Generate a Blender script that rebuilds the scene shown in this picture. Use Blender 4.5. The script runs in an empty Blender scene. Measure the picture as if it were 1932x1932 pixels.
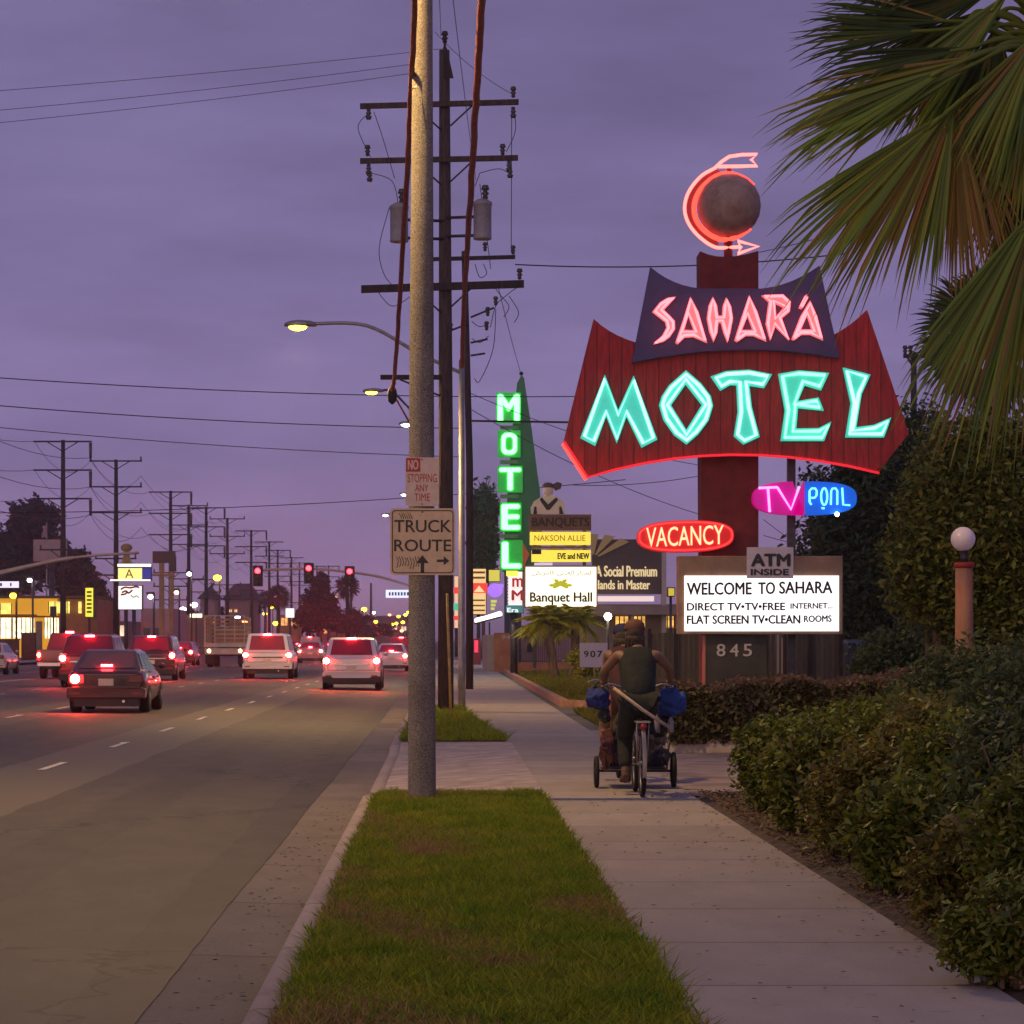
import bpy, bmesh, math, random
import numpy as np
from mathutils import Vector, Matrix, geometry
random.seed(7)
C = bpy.context.scene.collection
R = math.radians
F, HX, HY, CAMZ = 5400.0, 843.0, 1207.0, 1.55      # focal length and vanishing point measured in the photograph

def P(x, y, Y):
    """a point Y metres down the road that the photograph shows at (x, y)"""
    return Vector(((x-HX)*Y/F, Y, CAMZ+(HY-y)*Y/F))
def PX(x, Y): return (x-HX)*Y/F
def PZ(y, Y): return CAMZ+(HY-y)*Y/F

# ------------------------------------------------------------------ materials
MATS = {}
def mat(name, col, rough=.6, metal=0., nz=0., ns=8., bump=0., bs=60., emit=None, es=0., coat=0., stretch=(1,1,1), col2=None, island=0., spec=.5, trans=0., sheer=0.):
    if name in MATS: return MATS[name]
    m = bpy.data.materials.new(name); m.use_nodes = True
    nt = m.node_tree; b = nt.nodes['Principled BSDF']
    b.inputs['Base Color'].default_value = (*col, 1)
    b.inputs['Roughness'].default_value = rough
    b.inputs['Metallic'].default_value = metal
    b.inputs['Coat Weight'].default_value = coat
    b.inputs['Specular IOR Level'].default_value = spec
    if trans: b.inputs['Transmission Weight'].default_value = trans
    L = nt.links.new
    if nz or bump or col2:
        tc = nt.nodes.new('ShaderNodeTexCoord'); mp = nt.nodes.new('ShaderNodeMapping')
        mp.inputs['Scale'].default_value = stretch
        L(tc.outputs['Object'], mp.inputs['Vector'])
    if nz or col2:
        n = nt.nodes.new('ShaderNodeTexNoise'); n.inputs['Scale'].default_value = ns
        n.inputs['Detail'].default_value = 7; n.inputs['Roughness'].default_value = .65
        L(mp.outputs[0], n.inputs['Vector'])
        rp = nt.nodes.new('ShaderNodeValToRGB')
        a = col; c2 = col2 or tuple(min(1, c*(1+nz)) for c in col)
        lo = tuple(max(0, c*(1-nz)) for c in a) if not col2 else a
        rp.color_ramp.elements[0].position = .34; rp.color_ramp.elements[1].position = .68
        rp.color_ramp.elements[0].color = (*lo, 1); rp.color_ramp.elements[1].color = (*c2, 1)
        L(n.outputs['Fac'], rp.inputs['Fac'])
        src = rp.outputs['Color']
    else:
        src = None
    if island:
        g = nt.nodes.new('ShaderNodeNewGeometry')
        hv = nt.nodes.new('ShaderNodeHueSaturation')
        mr = nt.nodes.new('ShaderNodeMapRange'); mr.inputs['To Min'].default_value = 1-island; mr.inputs['To Max'].default_value = 1+island
        L(g.outputs['Random Per Island'], mr.inputs['Value']); L(mr.outputs[0], hv.inputs['Value'])
        mh = nt.nodes.new('ShaderNodeMapRange'); mh.inputs['To Min'].default_value = .5+.05*island; mh.inputs['To Max'].default_value = .5-.09*island
        mm = nt.nodes.new('ShaderNodeMath'); mm.operation = 'MULTIPLY'; mm.inputs[1].default_value = 7.31
        fr = nt.nodes.new('ShaderNodeMath'); fr.operation = 'FRACT'
        L(g.outputs['Random Per Island'], mm.inputs[0]); L(mm.outputs[0], fr.inputs[0]); L(fr.outputs[0], mh.inputs['Value']); L(mh.outputs[0], hv.inputs['Hue'])
        if src: L(src, hv.inputs['Color'])
        else: hv.inputs['Color'].default_value = (*col, 1)
        src = hv.outputs['Color']
    if src: L(src, b.inputs['Base Color'])
    if bump:
        n2 = nt.nodes.new('ShaderNodeTexNoise'); n2.inputs['Scale'].default_value = bs; n2.inputs['Detail'].default_value = 5
        L(mp.outputs[0], n2.inputs['Vector'])
        bp = nt.nodes.new('ShaderNodeBump'); bp.inputs['Strength'].default_value = bump; bp.inputs['Distance'].default_value = .02
        L(n2.outputs['Fac'], bp.inputs['Height']); L(bp.outputs[0], b.inputs['Normal'])
    if sheer:
        tr = nt.nodes.new('ShaderNodeBsdfTranslucent'); mx = nt.nodes.new('ShaderNodeMixShader'); mx.inputs[0].default_value = sheer
        if src: L(src, tr.inputs['Color'])
        else: tr.inputs['Color'].default_value = (*col, 1)
        out = nt.nodes['Material Output']; L(b.outputs[0], mx.inputs[1]); L(tr.outputs[0], mx.inputs[2]); L(mx.outputs[0], out.inputs['Surface'])
    if emit:
        b.inputs['Emission Color'].default_value = (*emit, 1); b.inputs['Emission Strength'].default_value = es
    MATS[name] = m
    return m

def glow(name, col, s): return mat(name, tuple(min(1, c*.6) for c in col), .5, emit=col, es=s)

# ------------------------------------------------------------------ mesh builder
class MB:
    def __init__(s): s.v = []; s.f = []; s.sm = []
    def add(s, vs, fs, smooth=False):
        o = len(s.v); s.v += [tuple(v) for v in vs]
        for f in fs: s.f.append(tuple(i+o for i in f)); s.sm.append(smooth)
        return s
    def boxm(s, x0, x1, y0, y1, z0, z1):
        v = [(x0,y0,z0),(x1,y0,z0),(x1,y1,z0),(x0,y1,z0),(x0,y0,z1),(x1,y0,z1),(x1,y1,z1),(x0,y1,z1)]
        return s.add(v, [(0,3,2,1),(4,5,6,7),(0,1,5,4),(1,2,6,5),(2,3,7,6),(3,0,4,7)])
    def box(s, cx, cy, cz, sx, sy, sz): return s.boxm(cx-sx/2,cx+sx/2,cy-sy/2,cy+sy/2,cz-sz/2,cz+sz/2)
    def hexa(s, v): return s.add(v, [(0,3,2,1),(4,5,6,7),(0,1,5,4),(1,2,6,5),(2,3,7,6),(3,0,4,7)])
    def tube(s, pts, r, n=6, closed=False, caps=True):
        pts = [Vector(p) for p in pts]; N = len(pts)
        rs = r if isinstance(r, (list, tuple)) else [r]*N
        vs = []; up0 = None
        for i, p in enumerate(pts):
            if closed: d = pts[(i+1) % N]-pts[i-1]
            else: d = pts[min(i+1, N-1)]-pts[max(i-1, 0)]
            d = d.normalized() if d.length > 1e-9 else Vector((0,0,1))
            if up0 is None:
                up0 = Vector((0,1,0)) if abs(d.y) < .9 else Vector((0,0,1))
            a = up0-d*up0.dot(d)
            if a.length < 1e-6: a = d.orthogonal()
            a.normalize(); b = d.cross(a); up0 = a
            for k in range(n):
                t = 2*math.pi*k/n
                vs.append(p+a*rs[i]*math.cos(t)+b*rs[i]*math.sin(t))
        fs = []
        for i in range(N if closed else N-1):
            j = (i+1) % N
            for k in range(n):
                l = (k+1) % n
                fs.append((i*n+k, i*n+l, j*n+l, j*n+k))
        s.add(vs, fs, True)
        if caps and not closed:
            o = len(s.v)-len(vs)
            s.f.append(tuple(o+k for k in range(n))[::-1]); s.sm.append(False)
            s.f.append(tuple(o+(N-1)*n+k for k in range(n))); s.sm.append(False)
        return s
    def lathe(s, prof, cx=0, cy=0, n=20, axis='z', cz=0):
        vs = []; fs = []
        for (r, h) in prof:
            for k in range(n):
                t = 2*math.pi*k/n; a, b = r*math.cos(t), r*math.sin(t)
                vs.append((cx+a, cy+b, cz+h) if axis == 'z' else ((cx+h, cy+a, cz+b) if axis == 'x' else (cx+a, cy+h, cz+b)))
        for i in range(len(prof)-1):
            for k in range(n):
                l = (k+1) % n
                fs.append((i*n+k, i*n+l, (i+1)*n+l, (i+1)*n+k))
        fs.append(tuple(range(n))[::-1]); fs.append(tuple((len(prof)-1)*n+k for k in range(n)))
        return s.add(vs, fs, True)
    def ball(s, c, r, n=16, sc=(1,1,1)):
        pr = [(max(1e-4, r*math.sin(math.pi*i/10)), -r*math.cos(math.pi*i/10)) for i in range(11)]
        o = len(s.v); s.lathe(pr, 0, 0, n)
        for i in range(o, len(s.v)):
            v = s.v[i]; s.v[i] = (c[0]+v[0]*sc[0], c[1]+v[1]*sc[1], c[2]+v[2]*sc[2])
        return s
    def prism(s, poly, y0, y1, holes=()):
        """polygon in the x-z plane (with holes) given thickness from y0 to y1"""
        loops = [list(poly)]+[list(h) for h in holes]
        tri = geometry.tessellate_polygon([[Vector((a, b, 0)) for a, b in l] for l in loops])
        flat = [p for l in loops for p in l]; n = len(flat)
        vs = [(a, y0, b) for a, b in flat]+[(a, y1, b) for a, b in flat]
        fs = [tuple(t) for t in tri]+[tuple(i+n for i in t[::-1]) for t in tri]
        o = 0
        for l in loops:
            k = len(l)
            for i in range(k): fs.append((o+i, o+(i+1) % k, n+o+(i+1) % k, n+o+i))
            o += k
        return s.add(vs, fs)
    def loft(s, rings, smooth=True):
        n = len(rings[0]); vs = [p for r in rings for p in r]; fs = []
        for i in range(len(rings)-1):
            for k in range(n):
                l = (k+1) % n; fs.append((i*n+k, i*n+l, (i+1)*n+l, (i+1)*n+k))
        s.add(vs, fs, smooth)
        o = len(s.v)-len(vs)
        s.f.append(tuple(o+k for k in range(n))[::-1]); s.sm.append(False)
        s.f.append(tuple(o+(len(rings)-1)*n+k for k in range(n))); s.sm.append(False)
        return s
    def mesh(s, name, off=(0,0,0), fix=True):
        me = bpy.data.meshes.new(name)
        me.from_pydata([(v[0]-off[0], v[1]-off[1], v[2]-off[2]) for v in s.v], [], s.f)
        me.polygons.foreach_set('use_smooth', s.sm)
        if fix:
            bm = bmesh.new(); bm.from_mesh(me); bmesh.ops.recalc_face_normals(bm, faces=bm.faces); bm.to_mesh(me); bm.free()
        me.update()
        return me
    def build(s, name, m, parent=None, bevel=0, label=None, fix=True):
        off = parent_off(parent)
        o = bpy.data.objects.new(name, s.mesh(name, off, fix)); C.objects.link(o)
        if m: o.data.materials.append(m)
        if parent: o.parent = parent
        if bevel:
            b = o.modifiers.new('bevel', 'BEVEL'); b.width = bevel; b.segments = 2; b.limit_method = 'ANGLE'; b.angle_limit = R(35)
        if label: o['label'] = label
        return o
def parent_off(p):
    off = Vector((0,0,0))
    while p: off += p.location; p = p.parent
    return off
def tag(o, label, cat, group=None):
    o['label'] = label; o['category'] = cat
    if group: o['group'] = group
    return o
def thing(name, label, cat, loc=(0,0,0), group=None):
    o = bpy.data.objects.new(name, None); C.objects.link(o); o.location = loc; o.empty_display_size = .2
    return tag(o, label, cat, group)
def struct(o): o['kind'] = 'structure'; return o
def stuff(o, label, cat): o['kind'] = 'stuff'; return tag(o, label, cat)
def dup(root, loc, label, group=None):
    def cp(o, par):
        c = o.copy(); C.objects.link(c); c.parent = par
        for ch in KIDS.get(o.name, [k for k in o.children]): cp(ch, c)
        return c
    r = cp(root, None); r.location = loc; r['label'] = label
    if group: r['group'] = group
    return r
KIDS = {}

TXT = {}
def text(mb, s, x0, x1, z0, z1, y, bold=.0, depth=.01, skew=0.):
    """lettering fitted into a box of the x-z plane, facing the road users (-y)"""
    key = s
    if key not in TXT:
        cu = bpy.data.curves.new('lettering', 'FONT'); cu.body = s; cu.extrude = .02; cu.resolution_u = 3
        o = bpy.data.objects.new('lettering', cu); C.objects.link(o)
        bpy.context.view_layer.update()
        me = bpy.data.meshes.new_from_object(o.evaluated_get(bpy.context.evaluated_depsgraph_get()))
        TXT[key] = ([v.co.copy() for v in me.vertices], [tuple(p.vertices) for p in me.polygons])
        bpy.data.objects.remove(o); bpy.data.curves.remove(cu); bpy.data.meshes.remove(me)
    vs, fs = TXT[key]
    ax = min(v.x for v in vs); bx = max(v.x for v in vs); ay = min(v.y for v in vs); by = max(v.y for v in vs)
    out = []
    for v in vs:
        u = (v.x-ax)/(bx-ax+1e-9); w = (v.y-ay)/(by-ay+1e-9)
        out.append((x0+u*(x1-x0), y-(v.z/.02)*depth*.5-depth*.5, z0+w*(z1-z0)+skew*u))
    mb.add(out, fs)
    if bold > 0:
        hh = (z1-z0)*bold*1.6
        for i, (dx, dz) in enumerate(((-hh,0),(hh,0),(0,-hh*.7),(0,hh*.7))):
            mb.add([(a+dx, q-.0006*(i+1), c+dz) for a, q, c in out], fs)
    return mb

def inset(poly, d):
    """offset a polygon inwards by d (mitred)"""
    n = len(poly); area = sum(poly[i][0]*poly[(i+1) % n][1]-poly[(i+1) % n][0]*poly[i][1] for i in range(n))
    sg = 1 if area > 0 else -1
    out = []
    for i in range(n):
        p, q, r = Vector(poly[i-1]), Vector(poly[i]), Vector(poly[(i+1) % n])
        a = (q-p).normalized(); b = (r-q).normalized()
        na = Vector((-a.y, a.x))*sg; nb = Vector((-b.y, b.x))*sg
        m = na+nb; l = max(.5, m.length_squared/2)
        k = m/l if m.length > .2 else na
        if k.length > 1.6: k = k.normalized()*1.6
        out.append((q.x+k.x*d, q.y+k.y*d))
    return out
def smooth_path(pts, n=8):
    """Catmull-Rom through points"""
    pts = [Vector(p) for p in pts]; out = []
    for i in range(len(pts)-1):
        p0 = pts[max(i-1,0)]; p1 = pts[i]; p2 = pts[i+1]; p3 = pts[min(i+2, len(pts)-1)]
        for k in range(n):
            t = k/n
            out.append(.5*((2*p1)+(p2-p0)*t+(2*p0-5*p1+4*p2-p3)*t*t+(3*p1-p0-3*p2+p3)*t**3))
    out.append(pts[-1]); return out
def sag(a, b, s, n=14):
    a, b = Vector(a), Vector(b)
    return [a.lerp(b, i/n)-Vector((0,0,s*4*(i/n)*(1-i/n))) for i in range(n+1)]

def quads_mesh(name, V, k, m, parent=None, tris=False):
    """V: (n, k, 3) array of separate little faces (leaves, blades)"""
    n = V.shape[0]; off = np.array(parent_off(parent))
    me = bpy.data.meshes.new(name)
    me.vertices.add(n*k); me.vertices.foreach_set('co', (V.reshape(-1, 3)-off).astype(np.float32).ravel())
    me.loops.add(n*k); me.loops.foreach_set('vertex_index', np.arange(n*k, dtype=np.int32))
    me.polygons.add(n); me.polygons.foreach_set('loop_start', np.arange(0, n*k, k, dtype=np.int32))
    me.polygons.foreach_set('loop_total', np.full(n, k, dtype=np.int32))
    me.update(calc_edges=True); me.validate()
    o = bpy.data.objects.new(name, me); C.objects.link(o); me.materials.append(m)
    if parent: o.parent = parent
    return o
rng = np.random.default_rng(11)
def unit(n):
    a = rng.normal(size=(n, 3)); return a/np.linalg.norm(a, axis=1, keepdims=True)
def leaves(blobs, size, clump=.22, per=40, asp=.5, up=.3, flat_bottom=None):
    """leaf-sized faces gathered in clumps through the volume of ellipsoids (cx,cy,cz,rx,ry,rz,n)"""
    out = []
    for (cx, cy, cz, rx, ry, rz, n) in blobs:
        k = max(3, n//per)
        d = unit(k)*(rng.random((k, 1))**.42)
        cl = d*np.array([rx, ry, rz])
        idx = rng.integers(0, k, n)
        sc = clump*(.6+.8*rng.random(k))[idx][:, None]
        p = cl[idx]+rng.normal(size=(n, 3))*sc*np.array([rx, ry, rz])*.8+np.array([cx, cy, cz])
        nrm = unit(n); nrm[:, 2] = np.abs(nrm[:, 2])+up; nrm /= np.linalg.norm(nrm, axis=1, keepdims=True)
        a = np.cross(nrm, unit(n)); a /= np.linalg.norm(a, axis=1, keepdims=True)+1e-9
        b = np.cross(nrm, a)
        s = size*(.6+.8*rng.random((n, 1)))
        q = np.stack([p-a*s, p+b*s*asp+nrm*s*.12, p+a*s, p-b*s*asp+nrm*s*.12], axis=1)
        out.append(q)
    V = np.concatenate(out)
    if flat_bottom is not None: V = V[V[:, :, 2].min(axis=1) > flat_bottom]
    return V
# ------------------------------------------------------------------ camera, sky, light
sc = bpy.context.scene
cam = bpy.data.cameras.new('camera'); co = bpy.data.objects.new('camera', cam); C.objects.link(co)
co.location = (0, 0, CAMZ); co.rotation_euler = (R(90), 0, 0)
cam.sensor_width = 36; cam.lens = 36*F/1932; cam.clip_end = 6000; cam.clip_start = .1
cam.shift_x = .5-HX/1932; cam.shift_y = HY/1932-.5
sc.camera = co
sc.view_settings.view_transform = 'Standard'; sc.view_settings.look = 'None'; sc.view_settings.gamma = 1; sc.view_settings.exposure = 0
sc.cycles.use_denoising = True; sc.cycles.max_bounces = 5; sc.cycles.use_light_tree = True; sc.cycles.sample_clamp_indirect = 4
sc.cycles.caustics_reflective = False; sc.cycles.caustics_refractive = False

w = bpy.data.worlds.new('World'); sc.world = w; w.use_nodes = True
nt = w.node_tree; L = nt.links.new; bg = nt.nodes['Background']
tc = nt.nodes.new('ShaderNodeTexCoord'); sp = nt.nodes.new('ShaderNodeSeparateXYZ'); L(tc.outputs['Generated'], sp.inputs[0])
rp = nt.nodes.new('ShaderNodeValToRGB'); rp.color_ramp.interpolation = 'EASE'
el = rp.color_ramp.elements
el[0].position = 0; el[0].color = (.340, .200, .330, 1)
el[1].position = 1; el[1].color = (.15, .14, .27, 1)
for p_, c_ in ((.03, (.285, .184, .335)), (.075, (.240, .180, .350)), (.14, (.200, .157, .318)), (.22, (.165, .131, .272)), (.5, (.17, .14, .27))):
    e = el.new(p_); e.color = (*c_, 1)
L(sp.outputs['Z'], rp.inputs['Fac'])
mp = nt.nodes.new('ShaderNodeMapping'); mp.inputs['Scale'].default_value = (4, 4, 17); mp.inputs['Rotation'].default_value = (0, R(4), 0)
L(tc.outputs['Generated'], mp.inputs['Vector'])
nz = nt.nodes.new('ShaderNodeTexNoise'); nz.inputs['Scale'].default_value = 1.5; nz.inputs['Detail'].default_value = 6; nz.inputs['Roughness'].default_value = .55
L(mp.outputs[0], nz.inputs['Vector'])
mr = nt.nodes.new('ShaderNodeMapRange'); mr.inputs['From Min'].default_value = .3; mr.inputs['From Max'].default_value = .7
mr.inputs['To Min'].default_value = .78; mr.inputs['To Max'].default_value = 1.18
L(nz.outputs['Fac'], mr.inputs['Value'])
vm = nt.nodes.new('ShaderNodeVectorMath'); vm.operation = 'SCALE'; tn = nt.nodes.new('ShaderNodeVectorMath'); tn.operation = 'MULTIPLY'; tn.inputs[1].default_value = (.855,.885,.93); L(rp.outputs[0], tn.inputs[0]); L(tn.outputs[0], vm.inputs[0]); L(mr.outputs[0], vm.inputs['Scale'])
# the last of the daylight: a physical sky with the sun just below the horizon behind the camera
sky = nt.nodes.new('ShaderNodeTexSky'); sky.sky_type = 'NISHITA'; sky.sun_disc = False
sky.sun_elevation = R(-2); sky.sun_rotation = R(196)
vs_ = nt.nodes.new('ShaderNodeVectorMath'); vs_.operation = 'SCALE'; vs_.inputs['Scale'].default_value = .05; L(sky.outputs[0], vs_.inputs[0])
va = nt.nodes.new('ShaderNodeVectorMath'); va.operation = 'ADD'; L(vm.outputs[0], va.inputs[0]); L(vs_.outputs[0], va.inputs[1])
L(va.outputs[0], bg.inputs['Color']); bg.inputs['Strength'].default_value = 1.12
sun = bpy.data.lights.new('sun', 'SUN'); sun.energy = .62; sun.angle = R(40); sun.color = (1, .66, .46)
so = bpy.data.objects.new('sun', sun); C.objects.link(so); so.rotation_euler = (R(82), 0, R(-16)); so.location = (0, -20, 40)

# ------------------------------------------------------------------ materials
M = dict(
 conc=mat('weathered concrete', (.33,.29,.25), .9, nz=.30, ns=5, bump=.25, bs=90),
 walk=None,
 kerb=mat('kerb concrete', (.42,.34,.32), .9, nz=.35, ns=4, bump=.3, bs=70),
 gutter=mat('gutter concrete', (.19,.155,.13), .85, nz=.4, ns=2.2, bump=.2, bs=60, stretch=(1.6,.5,1)),
 soil=mat('dry soil', (.085,.06,.042), 1, nz=.55, ns=7, bump=.8, bs=40),
 turf=mat('turf base', (.115,.10,.030), 1, nz=.5, ns=3, bump=.6, bs=40),
 lot=mat('parking lot asphalt', (.09,.085,.08), .9, nz=.3, ns=.6, bump=.2),
 earth=mat('far ground', (.06,.05,.045), 1, nz=.3, ns=.05),
 drive=mat('driveway asphalt', (.27,.205,.18), .9, nz=.45, ns=1.3, bump=.4, bs=50),
 paint=mat('road paint', (.72,.66,.5), .7, nz=.25, ns=9),
 stud=mat('marker ceramic', (.85,.8,.68), .4),
 wood=mat('pole timber', (.075,.05,.04), .95, nz=.55, ns=9, bump=.6, bs=30, stretch=(3,3,.35)),
 darkwood=mat('old dark timber', (.045,.032,.028), .95, nz=.5, ns=9, bump=.6, bs=30, stretch=(3,3,.35)),
 steel=mat('galvanised steel', (.33,.31,.31), .45, .6, nz=.2, ns=6),
 darksteel=mat('dark steel', (.06,.055,.06), .5, .5, nz=.3, ns=8),
 black=mat('black rubber', (.012,.012,.013), .7),
 wire=mat('wire', (.02,.018,.022), .6),
 porc=mat('porcelain', (.07,.055,.05), .25),
 xfmr=mat('transformer paint', (.28,.26,.28), .55, nz=.2, ns=6),
 cable=mat('cable wrap with red light tint', (.36,.095,.065), .8, nz=.35, ns=22, bump=.6, bs=50, stretch=(1,.25,1)),  # red light from tail lights and neon put into the dark cable's colour
 yguard=mat('yellow guard plastic', (.50,.30,.07), .6, nz=.3, ns=8),
)
def speckle():
    m = mat('speckled pole concrete', (.3,.27,.24), .9)
    nt = m.node_tree; b = nt.nodes['Principled BSDF']; L = nt.links.new
    tc = nt.nodes.new('ShaderNodeTexCoord')
    n = nt.nodes.new('ShaderNodeTexNoise'); n.inputs['Scale'].default_value = 75; n.inputs['Detail'].default_value = 3; n.inputs['Roughness'].default_value = .8
    n2 = nt.nodes.new('ShaderNodeTexNoise'); n2.inputs['Scale'].default_value = 1.4; n2.inputs['Detail'].default_value = 4
    L(tc.outputs['Object'], n.inputs[0]); L(tc.outputs['Object'], n2.inputs[0])
    r = nt.nodes.new('ShaderNodeValToRGB'); r.color_ramp.elements[0].position = .4; r.color_ramp.elements[1].position = .6
    r.color_ramp.elements[0].color = (.13,.115,.10,1); r.color_ramp.elements[1].color = (.40,.35,.30,1); L(n.outputs['Fac'], r.inputs[0])
    mx = nt.nodes.new('ShaderNodeMix'); mx.data_type = 'RGBA'; mx.blend_type = 'MULTIPLY'; mx.inputs['Factor'].default_value = .6
    r2 = nt.nodes.new('ShaderNodeValToRGB'); r2.color_ramp.elements[0].position = .35; r2.color_ramp.elements[0].color = (.5,.48,.46,1); r2.color_ramp.elements[1].position = .65
    L(n2.outputs['Fac'], r2.inputs[0]); L(r.outputs[0], mx.inputs['A']); L(r2.outputs[0], mx.inputs['B']); L(mx.outputs['Result'], b.inputs['Base Color'])
    bp = nt.nodes.new('ShaderNodeBump'); bp.inputs['Strength'].default_value = .5; bp.inputs['Distance'].default_value = .01
    L(n.outputs['Fac'], bp.inputs['Height']); L(bp.outputs[0], b.inputs['Normal'])
    return m
M['speck'] = speckle()
def banded(name, base, dark, light, bands, rough, joints=None, ns=3.):
    """paving whose tone changes from strip to strip (old and new surfacing), with optional joints across it"""
    m = mat(name, base, rough); nt = m.node_tree; b = nt.nodes['Principled BSDF']; L = nt.links.new
    tc = nt.nodes.new('ShaderNodeTexCoord'); s = nt.nodes.new('ShaderNodeSeparateXYZ'); L(tc.outputs['Object'], s.inputs[0])
    def noise(scale, det, st=(1,1,1), ro=.6):
        mp = nt.nodes.new('ShaderNodeMapping'); mp.inputs['Scale'].default_value = st; L(tc.outputs['Object'], mp.inputs[0])
        n = nt.nodes.new('ShaderNodeTexNoise'); n.inputs['Scale'].default_value = scale; n.inputs['Detail'].default_value = det; n.inputs['Roughness'].default_value = ro
        L(mp.outputs[0], n.inputs[0]); return n.outputs['Fac']
    def math_(op, a, b_=None, c=None):
        n = nt.nodes.new('ShaderNodeMath'); n.operation = op
        for i, v in enumerate((a, b_, c)):
            if v is None: continue
            if isinstance(v, (int, float)): n.inputs[i].default_value = v
            else: L(v, n.inputs[i])
        return n.outputs[0]
    n1 = noise(ns, 6, (1, .35, 1)); n2 = noise(55, 4, ro=.8); n3 = noise(.35, 3, (1, .25, 1))
    f = math_('MULTIPLY_ADD', n1, .55, math_('MULTIPLY_ADD', n2, .75, math_('MULTIPLY', n3, .5)))
    f = math_('SUBTRACT', f, .4)
    wob = math_('MULTIPLY_ADD', noise(1.1, 3, (1, .4, 1)), .22, s.outputs['X'])
    for (x0, x1, amt) in bands:
        inside = math_('MULTIPLY', math_('GREATER_THAN', wob, x0+.11), math_('LESS_THAN', wob, x1+.11))
        f = math_('MULTIPLY_ADD', inside, amt, f)
    if name.startswith('worn'):
        vo = nt.nodes.new('ShaderNodeTexVoronoi'); vo.feature = 'DISTANCE_TO_EDGE'; vo.inputs['Scale'].default_value = .22
        mpv = nt.nodes.new('ShaderNodeMapping'); mpv.inputs['Scale'].default_value = (1, .45, 1); L(tc.outputs['Object'], mpv.inputs[0])
        ad = nt.nodes.new('ShaderNodeVectorMath'); ad.operation = 'ADD'; L(mpv.outputs[0], ad.inputs[0])
        nw = nt.nodes.new('ShaderNodeTexNoise'); nw.inputs['Scale'].default_value = 2.5; L(tc.outputs['Object'], nw.inputs[0]); L(nw.outputs['Color'], ad.inputs[1]); L(ad.outputs[0], vo.inputs['Vector'])
        f = math_('MULTIPLY_ADD', math_('LESS_THAN', vo.outputs['Distance'], .006), -.30, f)
        st = noise(1.4, 5, (1, .5, 1), .7); f = math_('MULTIPLY_ADD', math_('GREATER_THAN', st, .66), -.14, f)
    else:
        st = noise(9, 2, ro=.4); f = math_('MULTIPLY_ADD', math_('GREATER_THAN', st, .70), -.22, f)
        st2 = noise(.9, 5, (1, .6, 1), .7); f = math_('MULTIPLY_ADD', math_('GREATER_THAN', st2, .62), -.10, f)
    if joints:
        fl = math_('FLOOR', math_('DIVIDE', s.outputs['Y'], joints)); wn = nt.nodes.new('ShaderNodeTexWhiteNoise'); wn.noise_dimensions = '1D'; L(fl, wn.inputs['W'])
        f = math_('MULTIPLY_ADD', wn.outputs['Value'], .22, math_('SUBTRACT', f, .11))
        fr = math_('FRACT', math_('DIVIDE', s.outputs['Y'], joints))
        j = math_('LESS_THAN', fr, .045/joints)
        f = math_('MULTIPLY_ADD', j, -.5, f)
    r = nt.nodes.new('ShaderNodeValToRGB'); r.color_ramp.elements[0].color = (*dark, 1); r.color_ramp.elements[1].color = (*light, 1)
    r.color_ramp.elements[0].position = .1; r.color_ramp.elements[1].position = .95
    L(f, r.inputs[0]); L(r.outputs[0], b.inputs['Base Color'])
    bp = nt.nodes.new('ShaderNodeBump'); bp.inputs['Strength'].default_value = .35; bp.inputs['Distance'].default_value = .01
    L(n2, bp.inputs['Height']); L(bp.outputs[0], b.inputs['Normal'])
    return m
M['road'] = banded('worn asphalt', (.1,.09,.08), (.028,.025,.019), (.145,.125,.086), ((-5.5,-4.05,.56),(-9.6,-8.1,.25),(-13.4,-12,.25),(-1.75,-1.3,-.12),(-3.35,-2.75,-.09),(-7.2,-6.4,-.09)), .72)
M['gutter'] = banded('gutter concrete slabs', (.2,.16,.13), (.085,.068,.055), (.27,.225,.19), (), .85, joints=3.05)
M['kerb'] = banded('kerb concrete sections', (.4,.33,.3), (.20,.15,.135), (.50,.41,.37), (), .9, joints=2.4)
M['walk'] = banded('pavement concrete', (.3,.27,.25), (.19,.155,.14), (.43,.37,.335), (), .9, joints=1.83)

# ------------------------------------------------------------------ the ground
RZ = [(-28.6,-.15),(-24,-.07),(-19,0),(-14,.03),(-9,.0),(-5,-.04),(-3,-.075),(-1.37,-.125)]
def roadz(x):
    for (a, za), (b, zb) in zip(RZ, RZ[1:]):
        if a <= x <= b: return za+(zb-za)*(x-a)/(b-a)
    return 0
def sheet(name, xs, ys, zf, m, jit=None):
    b = MB(); nx = len(xs)
    for y in ys:
        for i, x in enumerate(xs):
            dx = (jit(y) if jit and i == nx-1 else 0)
            b.v.append((x+dx, y, zf(x, y)))
    for j in range(len(ys)-1):
        for i in range(nx-1):
            b.f.append((j*nx+i, j*nx+i+1, (j+1)*nx+i+1, (j+1)*nx+i)); b.sm.append(True)
    return struct(b.build(name, m, fix=False))
def lin(a, b, n): return [a+(b-a)*i/n for i in range(n+1)]
sheet('ground', [-1500,1500], [-60,3000], lambda x,y: -.30, M['earth'])
ys = lin(0, 60, 300)+[70,100,150,200,300,500,900,1500]
rj = random.Random(3); jv = {}
def jit(y):
    return .008*math.sin(y*.6)+.003*math.sin(y*5.1+1)+rj.uniform(-.002,.002) if y < 60 else 0
sheet('road', [a for a,_ in RZ], [-30]+ys, lambda x,y: roadz(x), M['road'], jit)
sheet('gutter', [-1.45,-.86], [-30]+lin(0,60,40)+[100,200,400,1500], lambda x,y: -.1275 if x < -1 else -.145, M['gutter'])
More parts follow.
